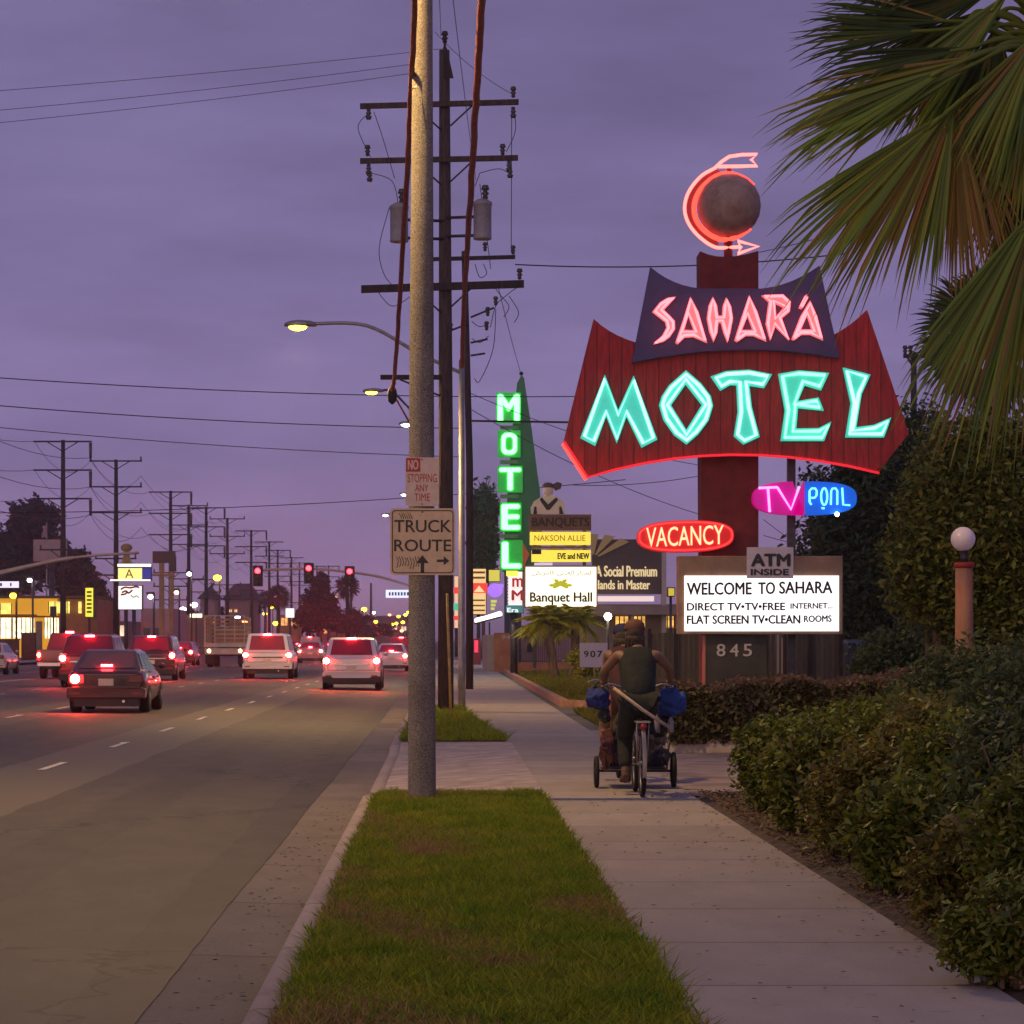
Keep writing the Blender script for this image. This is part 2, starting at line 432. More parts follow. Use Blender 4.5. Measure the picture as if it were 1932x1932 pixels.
# the kerb, dropped where the motel drive crosses it
def kz(y):
    a, b = 28.6, 43.6
    if y <= a or y >= b: return 0.
    t = min(1, (y-a)/1.4, (b-y)/1.4); return -.115*t
b = MB(); ky = [-30]+lin(0,28,28)+lin(28.6,30.2,6)+lin(31,42,11)+lin(42.2,43.6,6)+lin(44,60,16)+[80,120,200,400,1500]
rings = []
for y in ky:
    z = kz(y); rings.append([(-.865,y,-.22),(-.86,y,min(-.06,z-.03)),(-.835,y,z-.012),(-.80,y,z),(-.70,y,z),(-.695,y,-.22)])
b.loft(rings); struct(b.build('kerb', M['kerb']))
# apron of the drive between kerb and pavement
sheet('driveway_apron', [-.70,0,.5,.985], lin(28.7,43.5,30), lambda x,y: kz(y)*(1-(x+.7)/1.685)-.002, mat('apron concrete', (.36,.29,.27), .85, nz=.35, ns=2.5, bump=.2, bs=60))
sheet('pavement', [.985,2.45], [-30]+lin(0,60,60)+[100,200,400,1500], lambda x,y: 0., M['walk'])
sheet('pavement_verge', [-.70,.985], [43.5,100,200,400,1500], lambda x,y: -.004, M['walk'])
sheet('driveway', [2.45,13], lin(28.3,39.4,12), lambda x,y: -.012+.02*math.sin(x*2+y), M['drive'])
sheet('side_road', [2.45,40], lin(42.6,49.5,4), lambda x,y: -.02, M['drive'])
sheet('motel_yard', [2.45,60], [49.5,62,100,160,400,1500], lambda x,y: -.03, M['lot'])
sheet('planting_bed', [2.45,2.6,3,5,14], [-20]+lin(0,28.3,40), lambda x,y: (-.02 if x < 2.5 else .03+.05*math.sin(x*5+y*2.1)*math.sin(y*1.3)), M['soil'])
sheet('far_pavement', [-31.5,-28.6], [-30,100,300,1500], lambda x,y: .0, M['walk'])
sheet('parking_lot', [-400,-31.5], [-30,100,300,1500], lambda x,y: -.01, M['lot'])
# lane markings
b = MB()
def dash(x, y, l, wd=.10):
    z = roadz(x)+.006; b.add([(x-wd/2,y,z),(x+wd/2,y,z),(x+wd/2,y+l,z),(x-wd/2,y+l,z)], [(0,1,2,3)])
y0 = 27.6
for X in (-4.95,-8.75,-12.5):
    y = y0-21.96
    while y < 190: dash(X, y, 2.13); y += 7.32
for X in (-16.2,-16.45): dash(X, 60, 130, .1)
dash(-19.9, 60, 100, .12)
b.add([(x_, y_, roadz(x_)+.007) for x_, y_ in ((-12.4,170),(-1.6,170),(-1.6,170.5),(-12.4,170.5))], [(0,1,2,3)])
for xx in (-25.5,-24): dash(xx, 40, 140, .12)
struct(b.build('lane_markings', M['paint'], fix=False))
for X, yy in ((-4.95, 24.2+0), (-4.95, 38.8), (-4.95, 53.4), (-4.95, 68), (-8.75, 38.8), (-8.75, 53.4), (-8.75, 68), (-12.5, 53.4)):
    b = MB(); b.lathe([(.052,0),(.05,.012),(.03,.022),(.002,.024)], X, yy+5.0, 12, cz=roadz(X))
    tag(b.build('road_stud', M['stud']), 'white ceramic stud on the asphalt between two lane dashes', 'road stud', 'white studs along the lane dashes')

# ------------------------------------------------------------------ grass
def island(poly, name):
    b = MB(); b.v = [(x, y, .012) for x, y in poly]; b.f = [tuple(range(len(poly)))]; b.sm = [False]
    return struct(b.build(name, M['turf'], fix=False))
def in_poly(p, poly):
    x, y = p[:, 0], p[:, 1]; c = np.zeros(len(p), bool); n = len(poly)
    for i in range(n):
        x0, y0 = poly[i]; x1, y1 = poly[i-1]
        hit = ((y0 > y) != (y1 > y)) & (x < (x1-x0)*(y-y0)/(y1-y0+1e-12)+x0); c ^= hit
    return c
def vnoise(x, y, s):
    return (np.sin(x*s*1.7+1.3*np.sin(y*s*.9))+np.sin(y*s*1.1+2.1*np.sin(x*s*.7+1))+np.sin((x+y)*s*2.3)*.6)/2.6
def blades(poly, n, h, name, label, m, z=.01, wd=.006, thin=0., edge=.045, dry=False):
    xs = [p[0] for p in poly]; yy = [p[1] for p in poly]
    p = np.stack([rng.uniform(min(xs)-edge, max(xs)+edge, n), rng.uniform(min(yy), max(yy), n)], 1)
    jp = p+rng.normal(size=p.shape)*edge*.6
    p = p[in_poly(jp, poly)]
    d = vnoise(p[:, 0]*2.2, p[:, 1], .9)
    for (dx_, dy_, ra, rb_) in DRY: d = d-.9*np.exp(-(((p[:,0]-dx_)/ra)**2+((p[:,1]-dy_)/rb_)**2))
    if dry: d = -d*2.2-1.3
    keep = rng.random(len(p)) < np.clip(.85+d*.55-thin, .04, 1)
    p = p[keep]; d = d[keep]; k = len(p)
    a = rng.uniform(0, 2*np.pi, k); H = h*(.4+1.0*rng.random(k)**1.6)*(1+.3*vnoise(p[:,0]*5,p[:,1]*2,2.3))*np.clip(1+.35*d,.35,1.5); ln = rng.normal(size=(k, 2))*.85
    base = np.stack([p[:, 0], p[:, 1], np.full(k, z)], 1)
    side = np.stack([np.cos(a), np.sin(a), np.zeros(k)], 1)*wd*(.7+.6*rng.random((k, 1)))
    tip = base+np.stack([ln[:, 0]*H, ln[:, 1]*H, H], 1)
    V = np.stack([base-side, base+side, tip], 1)
    o = quads_mesh(name, V, 3, m); return stuff(o, label, 'grass')
G1 = mat('grass blades', (.105,.215,.010), .75, island=.5, spec=.2, col2=(.30,.31,.035), ns=1.7, sheer=.45)
DRY = ((.15,11.1,.95,.7),(.72,16.6,.16,.35),(.3,13.5,.26,.2),(-.2,20.5,.18,.5)) 
ISL1 = [(-.69,4),(1.02,4),(1.0,12),(.96,20),(.95,28.5),(.9,28.9),(-.6,28.9),(-.69,28.5)]
ISL2 = [(-.69,43.7),(.9,43.6),(.88,46),(.72,50),(.55,56),(.4,62),(.3,64.2),(-.69,64.2)]
island(ISL1, 'verge_turf'); island(ISL2, 'verge_turf')
blades([(x, max(y, 10.4)) for x, y in ISL1], 150000, .052, 'grass', 'patchy mown grass on the verge in front of the concrete pole', G1)
blades(ISL2, 22000, .09, 'grass', 'small tongue of green grass behind the concrete pole', G1, wd=.012)
DG = mat('dry grass blades', (.30,.21,.085), .85, island=.4, spec=.1, sheer=.4)
G1D = [(x, max(y, 10.4)) for x, y in ISL1]
dry_o = blades(G1D, 70000, .042, 'grass', 'dry straw coloured blades thinning out the verge grass', DG, dry=True)
LAWN = [(2.9,68),(3.4,66.5),(9.5,66.5),(9.5,140),(2.9,132)]
LAWN2 = [(2.75,50),(3.6,51),(5.5,56),(5.5,62),(2.75,62.5)]
island(LAWN, 'lawn_turf'); island(LAWN2, 'lawn_turf')
G2 = mat('lawn blades', (.16,.20,.016), .8, island=.4, spec=.2, col2=(.24,.19,.03), ns=.5, sheer=.45)
blades(LAWN, 45000, .13, 'grass', 'dull green lawn behind the reddish kerb around the white number sign', G2, wd=.03)
blades(LAWN2, 14000, .09, 'grass', 'small triangle of lawn left of the trimmed hedge', G2, wd=.014)
b = MB(); b.boxm(2.66,2.86,67.3,134,-.1,.14); b.add([(2.66,67.3,-.1),(2.86,67.3,-.1),(3.5,66.0,-.1),(3.4,65.9,-.1),(2.66,67.3,.14),(2.86,67.3,.14),(3.5,66.0,.14),(3.4,65.9,.14)], [(4,5,6,7),(0,1,5,4),(1,2,6,5),(2,3,7,6),(3,0,4,7)]); b.boxm(3.45,9.6,65.9,66.1,-.1,.14)
struct(b.build('lawn_kerb', mat('red brown kerb', (.34,.17,.12), .9, nz=.4, ns=3, bump=.3)))

# the evening air, thin enough to leave near things clear
b = MB(); b.boxm(-1510,1510,-66,3010,-1.4,19.2)
hz = bpy.data.materials.new('evening haze'); hz.use_nodes = True; hn = hz.node_tree; hn.nodes.remove(hn.nodes['Principled BSDF'])
pv = hn.nodes.new('ShaderNodeVolumePrincipled'); pv.inputs['Color'].default_value = (.9,.86,.9,1); pv.inputs['Density'].default_value = .00042; pv.inputs['Anisotropy'].default_value = .93
hn.links.new(pv.outputs[0], hn.nodes['Material Output'].inputs['Volume'])
ho = b.build('haze', hz); ho['kind'] = 'stuff'

n = 420; lx = np.concatenate([rng.uniform(-1.3,-.88,170), rng.uniform(1.0,2.45,120), 2.45-np.abs(rng.normal(size=130))*.16]); ly = rng.uniform(11.3,29,n)
lz = np.where(lx < -.8, -.135, .006)+rng.random(n)*.008
th_ = rng.uniform(0,6.28,n); sz = rng.uniform(.010,.026,n)
ca, sa = np.cos(th_)*sz, np.sin(th_)*sz
LFV = np.stack([np.stack([lx-ca,ly-sa,lz],1),np.stack([lx+sa*.45,ly-ca*.45,lz+.006],1),np.stack([lx+ca,ly+sa,lz+.002],1),np.stack([lx-sa*.45,ly+ca*.45,lz+.004],1)],1)
stuff(quads_mesh('stray_leaves', LFV, 4, mat('stray leaves', (.10,.07,.04), .8, island=.5)), 'stray dry leaves and grit scattered over pavement and gutter', 'leaf litter')
# ------------------------------------------------------------------ street lamps
LAMPC = (1, .62, .20); LW = 3300
def lamp_light(parent, loc, watts, col=LAMPC, size=1.0):
    l = bpy.data.lights.new('lamp_light', 'SPOT'); l.energy = watts; l.color = col; l.spot_size = R(165); l.spot_blend = .6; l.shadow_soft_size = .12
    o = bpy.data.objects.new('lamp_light', l); C.objects.link(o); o.parent = parent; o.location = Vector(loc)-parent_off(parent); return o
G_lamp = glow('lamp lens', (1,.68,.03), 16)
G_lampw = glow('white lamp lens', (1,.92,.85), 20)
def lamp_head(parent, x, y, z, sgn, lens, s=1.):
    """a cobra head: flat housing on the arm's end with a glowing lens underneath"""
    b = MB()
    rings = []
    for t, hw, h in ((0,.05,.05),(.12,.12,.09),(.4,.16,.11),(.62,.13,.08),(.72,.05,.04)):
        cx = x+sgn*t*s
        rings.append([(cx,y-hw*s,z),(cx,y-hw*.7*s,z+h*s),(cx,y+hw*.7*s,z+h*s),(cx,y+hw*s,z),(cx,y+hw*.6*s,z-.03*s),(cx,y-hw*.6*s,z-.03*s)])
    b.loft(rings); hd = b.build('lamp_head', M['steel'], parent)
    b = MB(); b.ball((x+sgn*.42*s, y, z-.03*s), .13*s, 14, (1.6,.95,.75)); b.build('lens', lens, hd)
    return hd

# the near concrete pole, its lamp above the frame
X1 = PX(796, 27.8); Y1 = 27.8
t = thing('street_light', 'thick speckled concrete street light pole standing at the end of the grass verge', 'street light', (X1, Y1, 0))
b = MB(); b.tube([(X1,Y1,-.2),(X1,Y1,.05),(X1-.003,Y1,4),(X1+.012,Y1,9.6)], [.142,.138,.122,.086], 18); b.build('pole', M['speck'], t)
for zz_ in (1.75, 2.02, 2.22, 2.68, 2.95, 6.9): b = MB(); b.lathe([(.137-.0058*zz_,-.009),(.1395-.0058*zz_,-.008),(.1395-.0058*zz_,.008),(.137-.0058*zz_,.009)],X1-.002,Y1,20,cz=zz_); b.build('strap_band', M['steel'], t)
b = MB(); b.tube(smooth_path([(X1,Y1,9.3),(X1-.8,Y1,10.05),(X1-2.0,Y1,10.4)], 6), .035, 8); b.build('arm', M['steel'], t)
lamp_head(t, X1-1.95, Y1, 10.4, -1, G_lamp); lamp_light(t, (X1-2.4, Y1, 10.2), LW)
# the one behind the photographer, on the same verge
t = thing('street_light', 'street light pole behind the photographer lighting the near pavement', 'street light', (-.35,-9,0))
b = MB(); b.tube([(-.35,-9,-.2),(-.35,-9,9.6)], [.14,.086], 16); b.build('pole', M['speck'], t)
b = MB(); b.tube(smooth_path([(-.35,-9,9.3),(-1.1,-9,10.05),(-2.3,-9,10.4)], 6), .035, 8); b.build('arm', M['steel'], t)
lamp_head(t, -2.3,-9,10.4,-1,G_lamp); lamp_light(t, (-2.7,-9,10.2), LW)

# the lit ones further along: (lens in the photo, distance, foot, height in metres of the pole)
def street_light(lx, ly, Y, px, label, lens, watts, polem, rad, s=1., col=LAMPC):
    hx, hz = PX(lx, Y), PZ(ly, Y); fx = PX(px, Y)
    t = thing('street_light', label, 'street light', (fx, Y, 0))
    top = hz-.75
    b = MB(); b.tube([(fx,Y,-.2),(fx,Y,1),(fx,Y,top)], [rad,rad*.95,rad*.7], 12); b.build('pole', polem, t)
    b = MB(); b.tube(smooth_path([(fx,Y,top-.3),(fx-(fx-hx)*.25,Y,top+.15),(fx-(fx-hx)*.55,Y,hz+.02),(hx+.5*s,Y,hz+.06)], 6), .04, 8); b.build('arm', polem, t)
    lamp_head(t, hx+.62*s, Y, hz+.03, -1, lens, s)
    if watts: lamp_light(t, (hx+.2, Y, hz-.25), watts, col)
    return t
street_light(545,616,64.4,871,'slim grey street light with long curved arm and the nearest glowing lamp',G_lamp,LW,M['steel'],.09,1.0)
street_light(690,740,100,802,'street light with yellow glowing lamp seen just left of the concrete pole',G_lamp,LW,M['darksteel'],.08)
street_light(757,801,118,803,'street light with small white lamp touching the left edge of the concrete pole',G_lampw,LW*.7,M['darksteel'],.08,1,(1,.85,.65))
street_light(757,933,168,803,'street light with white lamp beside the red lettered parking sign',G_lampw,LW*.7,M['darksteel'],.08,1,(1,.85,.65))
street_light(722,972,205,803,'street light with white lamp just left of the truck sign top',G_lampw,LW*.7,M['darksteel'],.08,1,(1,.85,.65))

# ------------------------------------------------------------------ signs on the concrete pole
M['signtan'] = mat('aged reflective sheeting', (.80,.58,.33), .45, nz=.12, ns=9)
M['signwhite'] = mat('faded white sign face', (.80,.60,.46), .45, nz=.12, ns=9)
M['signblack'] = mat('worn black legend', (.03,.024,.02), .5, nz=.5, ns=40)
M['signred'] = mat('faded red legend', (.52,.04,.03), .5, nz=.2, ns=20)
M['faint'] = mat('scratched legend', (.16,.11,.075), .6, nz=.5, ns=30)
def rrect(x0, x1, z0, z1, r, n=4):
    out = []
    for cx, cz, a0 in ((x1-r,z1-r,0),(x0+r,z1-r,90),(x0+r,z0+r,180),(x1-r,z0+r,270)):
        for i in range(n+1):
            a = R(a0+90*i/n); out.append((cx+r*math.cos(a), cz+r*math.sin(a)))
    return out
YS = Y1-.16
q = lambda x, y: (PX(x, YS), PZ(y, YS))
def qbox(x0, x1, y0, y1): return PX(x0,YS), PX(x1,YS), PZ(y1,YS), PZ(y0,YS)
t = thing('parking_sign', 'upright white sign with red NO STOPPING ANY TIME lettering bolted to the concrete pole', 'sign', (X1, YS, PZ(955,YS)))
b = MB(); x0,x1,z0,z1 = qbox(765,828,863,955); b.prism(rrect(x0,x1,z0,z1,.025), YS, YS+.004); b.build('panel', M['signwhite'], t)
b = MB(); x0,x1,z0,z1 = qbox(766,793,864,890); b.prism(rrect(x0,x1,z0,z1,.008), YS-.003, YS-.0005); rb = b.build('red_block', M['signred'], t)
b = MB(); text(b,'NO',*qbox(770,789,868,886),YS-.003,.02,.003); b.build('lettering', M['signwhite'], rb)
b = MB(); text(b,'STOPPING',*qbox(769,824,894,910),YS-.0005,.0,.003); text(b,'ANY',*qbox(783,808,914,927),YS-.0005,.0,.003); text(b,'TIME',*qbox(782,811,931,945),YS-.0005,.0,.003); b.build('lettering', M['signred'], t)
b = MB()
for yy in (867,951): b.ball((PX(796,YS),YS-.002,PZ(yy,YS)),.007,8)
b.build('bolt', M['darksteel'], t)
t = thing('truck_route_sign', 'square tan TRUCK ROUTE sign with arrows and graffiti bolted to the concrete pole', 'sign', (X1, YS, PZ(1084,YS)))
b = MB(); x0,x1,z0,z1 = qbox(736,859,959,1085); b.prism(rrect(x0,x1,z0,z1,.04), YS, YS+.004); b.build('panel', M['signtan'], t)
b = MB(); x0,x1,z0,z1 = qbox(739.5,855.5,962.5,1081.5); o_ = rrect(x0,x1,z0,z1,.034); i_ = rrect(x0+.009,x1-.009,z0+.009,z1-.009,.028); b.prism(o_, YS-.003, YS-.0005, [i_]); b.build('border', M['signblack'], t)
b = MB(); text(b,'TRUCK',*qbox(744,851,981,1004),YS-.0005,.01,.003); text(b,'ROUTE',*qbox(744,851,1018,1040),YS-.0005,.01,.003); b.build('lettering', M['signblack'], t)
b = MB()
ax, az = q(797,1064)
def arrow(cx, cz, ang, s):
    pts = [(-.5,-.10),(.05,-.10),(.05,-.36),(.5,0),(.05,.36),(.05,.10),(-.5,.10)]
    ca, sa = math.cos(ang), math.sin(ang)
    b.prism([(cx+s*(u*ca-v*sa), cz+s*(u*sa+v*ca)) for u, v in pts], YS-.003, YS-.0005)
arrow(ax, az, R(90), .17); arrow(*q(836,1058), 0, .12); b.build('arrow', M['signblack'], t)
b = MB()
for k in range(9):
    px = 748+k*5.0; b.tube([(q(px,1052)[0],YS-.001,q(px,1052+random.uniform(-3,4))[1]),(q(px+4,1060)[0],YS-.001,q(px,1060+random.uniform(-4,4))[1]),(q(px+1,1070)[0],YS-.001,q(px,1071+random.uniform(-4,3))[1])], .004, 4)
b.build('graffiti', M['faint'], t); b = MB()
for k in range(6):
    px = 753+k*4; b.tube([(q(px,966)[0],YS-.001,q(px,966+random.uniform(-2,3))[1]),(q(px+3,972)[0],YS-.001,q(px,974)[1]),(q(px+5,968)[0],YS-.001,q(px,979)[1])], .004, 4)
b.build('graffiti', M['faint'], t)
b = MB()
for yy in (966,1078): b.ball((PX(797,YS),YS-.002,PZ(yy,YS)),.008,8)
b.build('bolt', M['darksteel'], t)

# ------------------------------------------------------------------ timber utility poles
def insulator(b, x, y, z, up=1, s=1.):
    b.lathe([(.02*s,0),(.05*s,.03*s*up),(.035*s,.07*s*up),(.065*s,.10*s*up),(.03*s,.15*s*up),(.07*s,.17*s*up),(.05*s,.24*s*up)], x, y, 10, cz=z)
Y2 = 62.; X2 = PX(841, Y2)
def U2(x, y): return PX(x, Y2), PZ(y, Y2)
t = thing('utility_pole', 'tall dark timber utility pole with crossarms and transformers behind the concrete pole', 'utility pole', (X2, Y2, 0))
b = MB(); b.tube([(X2,Y2,-.3),(X2,Y2,6),(X2-.03,Y2,PZ(95,Y2))], [.175,.16,.115], 14); b.build('shaft', M['wood'], t)
b = MB(); b.hexa([(X2-.03,Y2-.16,PZ(150,Y2)),(X2+.17,Y2-.16,PZ(150,Y2)),(X2+.17,Y2-.12,PZ(150,Y2)),(X2-.03,Y2-.12,PZ(150,Y2)),(X2-.06,Y2-.16,PZ(92,Y2)),(X2+.02,Y2-.16,PZ(92,Y2)),(X2+.02,Y2-.12,PZ(92,Y2)),(X2-.06,Y2-.12,PZ(92,Y2))]); b.tube([(X2-.02,Y2-.1,PZ(96,Y2)),(X2-.02,Y2-.1,PZ(80,Y2))],.03,6); insulator(b,X2-.02,Y2-.1,PZ(84,Y2),1,1.1); b.build('pole_top_bracket', M['darkwood'], t)
for (xa, ya, xb, yb, hh, mm) in ((680,204,978,196,.11,'wood'),(680,307,977,301,.11,'wood'),(682,548,988,538,.16,'darkwood')):
    b = MB(); z0, z1 = PZ(ya,Y2), PZ(yb,Y2); x0, x1 = PX(xa,Y2), PX(xb,Y2)
    b.hexa([(x0,Y2-.27,z0-hh/2),(x1,Y2-.27,z1-hh/2),(x1,Y2-.16,z1-hh/2),(x0,Y2-.16,z0-hh/2),(x0,Y2-.27,z0+hh/2),(x1,Y2-.27,z1+hh/2),(x1,Y2-.16,z1+hh/2),(x0,Y2-.16,z0+hh/2)])
    b.build('crossarm', M[mm], t)
    b = MB(); b.tube([(PX(892,Y2),Y2-.14,z1-.05),(X2+.1,Y2-.14,z1-.5)],.02,5); b.tube([(PX(790,Y2),Y2-.14,z0-.05),(X2-.1,Y2-.14,z0-.5)],.02,5); b.build('brace', M['darksteel'], t)
for (x, y, up) in ((968,188,1),(968,205,-1),(696,208,-1),(694,298,1),(960,306,-1),(696,312,-1),(698,325,-1),(962,318,-1),(948,296,1),(980,530,1)):
    b = MB(); insulator(b, PX(x,Y2), Y2-.215, PZ(y,Y2), up, 1.); b.build('insulator', M['porc'], t)
for (xa, xb, ya, yb) in ((737,770,393,461),(898,922,386,456)):
    b = MB(); cx = PX((xa+xb)/2,Y2); r = PX(xb,Y2)-PX(xa,Y2); r = max(.2, r/2); z0, z1 = PZ(yb,Y2), PZ(ya,Y2)
    b.lathe([(r*.9,0),(r,.02),(r,.06),(r*.97,.08),(r*.97,z1-z0-.08),(r*1.05,z1-z0-.06),(r*1.05,z1-z0),(r*.5,z1-z0+.07)], cx, Y2-.3, 18, cz=z0)
    tr = b.build('transformer', M['xfmr'], t)
    b = MB(); insulator(b, cx+.06, Y2-.35, z1+.05, 1, 1.3); b.build('bushing', M['porc'], tr)
    b = MB(); b.tube([(cx,Y2-.3,(z0+z1)/2+.1),(X2,Y2-.1,(z0+z1)/2+.1)],.035,6); b.tube([(cx,Y2-.3,z0+.1),(X2,Y2-.1,z0+.1)],.035,6); b.build('hanger', M['darksteel'], tr)
b = MB(); z = PZ(713,Y2); b.boxm(PX(718,Y2),X2-.1,Y2-.2,Y2-.1,z-.05,z+.05); b.tube([(PX(755,Y2),Y2-.15,z-.05),(X2-.12,Y2-.15,z-.4)],.02,5); b.build('side_arm', M['darkwood'], t)
b = MB()
for pts in (((696,218),(676,245),(700,300)),((706,215),(722,262),(745,340)),((700,330),(740,345),(752,390)),((735,395),(716,470),(725,520),(748,548)),((968,206),(972,250),(955,290)),((965,205),(964,480)),((905,330),(940,322),(960,330)),((905,330),(896,355)),((792,548),(745,580),(720,562),(712,545)),((905,350),(922,480),(925,510)),((925,620),(935,580),(955,560),(975,545))):
    b = MB(); b.tube(smooth_path([(PX(x,Y2), Y2-.25, PZ(y,Y2)) for x, y in pts], 5), .008, 4); b.build('jumper_wire', M['wire'], t)
# second timber pole, further back
Y4 = 90.; X4 = PX(886, Y4)
t = thing('utility_pole', 'dark timber utility pole beside the slim grey street light, with many small brackets', 'utility pole', (X4, Y4, -.1))
b = MB(); b.tube([(X4,Y4,-.3),(X4,Y4,7),(PX(876,Y4),Y4,PZ(474,Y4))], [.12,.11,.09], 12); b.build('shaft', M['darkwood'], t)
b = MB(); z0, z1 = PZ(491,Y4), PZ(486,Y4); x0, x1 = PX(790,Y4), PX(972,Y4)
b.hexa([(x0,Y4-.2,z0-.06),(x1,Y4-.2,z1-.06),(x1,Y4-.09,z1-.06),(x0,Y4-.09,z0-.06),(x0,Y4-.2,z0+.06),(x1,Y4-.2,z1+.06),(x1,Y4-.09,z1+.06),(x0,Y4-.09,z0+.06)]); b.build('crossarm', M['darkwood'], t)
b = MB()
for (xa,ya,xb,yb) in ((888,648,920,641),(888,600,932,582),(888,672,915,668),(845,627,884,612),(890,795,LW*.7,815)):
    b.tube([(PX(xa,Y4),Y4-.2,PZ(ya,Y4)),(PX(xb,Y4),Y4-.2,PZ(yb,Y4))], .035, 6)
b.build('bracket', M['darksteel'], t)
for (x, y) in ((935,578),(920,598),(918,625),(968,482),(915,476),(850,628)):
    b = MB(); insulator(b, PX(x,Y4), Y4-.2, PZ(y,Y4), 1, 1.2); b.build('insulator', M['porc'], t)
b = MB()
for pts in (((896,500),(905,525),(918,518),(912,500)),((890,608),(905,618),(920,612)),((890,640),(905,648),(922,635)),((935,585),(930,660),(905,720),(895,715)),((930,540),(945,560),(960,580),(950,600)),((960,560),(978,590),(970,610))):
    b = MB(); b.tube(smooth_path([(PX(x,Y4), Y4-.25, PZ(y,Y4)) for x, y in pts], 5), .012, 4); b.build('jumper_wire', M['wire'], t)
# guy guard
b = MB(); b.tube([(PX(851,56),56,0),(PX(843.5,56),56.6,PZ(1119,56))],[.03,.026],8)
tag(b.build('guy_guard', M['yguard']), 'leaning yellow guard tube standing in the grass behind the concrete pole', 'guy guard')

# ------------------------------------------------------------------ overhead cables and wires
def cable(name, label, pts, r, m, cat='cable', n=6, group=None):
    b = MB(); b.tube(pts, r, n); return tag(b.build(name, m), label, cat, group)
def wob(pts, a):
    return [Vector(p)+Vector((random.uniform(-a,a), 0, random.uniform(-a,a))) for p in pts]
# the two lashed cable bundles run along the verge over the photographer's head
cable('cable_bundle', 'thick cable bundle tinted with red light passing left of the concrete pole top', wob(smooth_path([P(786,-400,14),P(782,0,24),P(765,380,36),P(746,690,58),P(740,735,61.7)], 16), .006), [.018+.034*i/64 for i in range(65)], M['cable'], n=7)
cable('cable_bundle', 'thick cable bundle tinted with red light running down to the slim grey street light', wob(smooth_path([P(925,-400,16),P(908,0,26),P(890,330,38),P(876,560,56),P(872,690,64)], 16), .008), [.030+.028*i/64 for i in range(65)], M['cable'], n=7)
b = MB(); b.lathe([(.02,-.32),(.09,-.25),(.11,-.12),(.09,0),(.03,.08)], PX(740,61.8), 61.8, 10, cz=PZ(735,61.8)); tag(b.build('cable_splice', M['black']), 'black splice case hanging at the left cable end', 'splice case')
cable('drop_wire', 'thin wire tinted with red light slanting from the splice case to the concrete pole', [P(743,745,61.8), P(774,800,62)], .022, M['cable'], 'wire')
WN = [0]
def wire(a, b_, s, label, r=.009, n=18):
    return cable('overhead_wire', label, sag(a, b_, s, n), r, M['wire'], 'wire', 4, 'overhead wires')
wire(P(-300,192,62), P(835,92,62), .08, 'topmost wire crossing the sky left of the concrete pole', .006)
wire(P(-300,232,62), P(800,118,62), .1, 'second wire from the top crossing the left sky', .006)
wire(P(-300,258,62), P(800,135,62), .1, 'third wire from the top crossing the left sky', .006)
wire(P(-300,690,75), P(1090,748,90), .25, 'dark wire crossing the left sky just above the far lamp', .014)
wire(P(-300,738,75), P(870,808,90), .2, 'dark wire crossing the left sky just below the yellow lamp', .014)
wire(P(-300,775,80), P(870,862,90), .2, 'faint wire crossing the left sky above the red lettered sign', .011)
wire(P(-300,966,150), P(1180,905,150), .6, 'low wire crossing behind the square tan sign', .02)
wire(P(972,499,90), P(1600,478,90), .22, 'wire running right from the timber pole behind the red sign column', .02)
wire(P(1432,476,90), P(1560,445,80), .02, 'short wire leaving the red sign column towards the palm', .012)
wire(P(888,742,90), P(1335,880,110), .3, 'wire slanting down behind the large red sign board', .012)
wire(P(888,772,90), P(1335,975,110), .3, 'lower wire slanting down to the red oval sign', .012)
wire(P(940,540,90), P(982,702,124), .1, 'guy wire running to the tip of the green fin', .012)
wire(P(1080,915,150), P(1330,896,150), .2, 'short level wire seen under the large red sign board', .018)
wire(P(827,-60,40), P(832,68,62), .0, 'upright wire above the timber pole top', .006)
wire(P(848,-60,40), P(898,340,62), .1, 'wire descending between the timber pole and the right cable', .006)
wire(P(820,60,62), P(968,178,62), .12, 'thin wire slanting from the timber pole top to the upper crossarm end', .006)
for k, (ya, yb) in enumerate(((755,790),(800,828))):
    wire(P(1440,1010+k*-30,110), P(1520,1030-k*-8,110), .02, ('short wire seen right of the sign column above the vending notice','short wire behind the pink and blue oval sign')[k], .012)
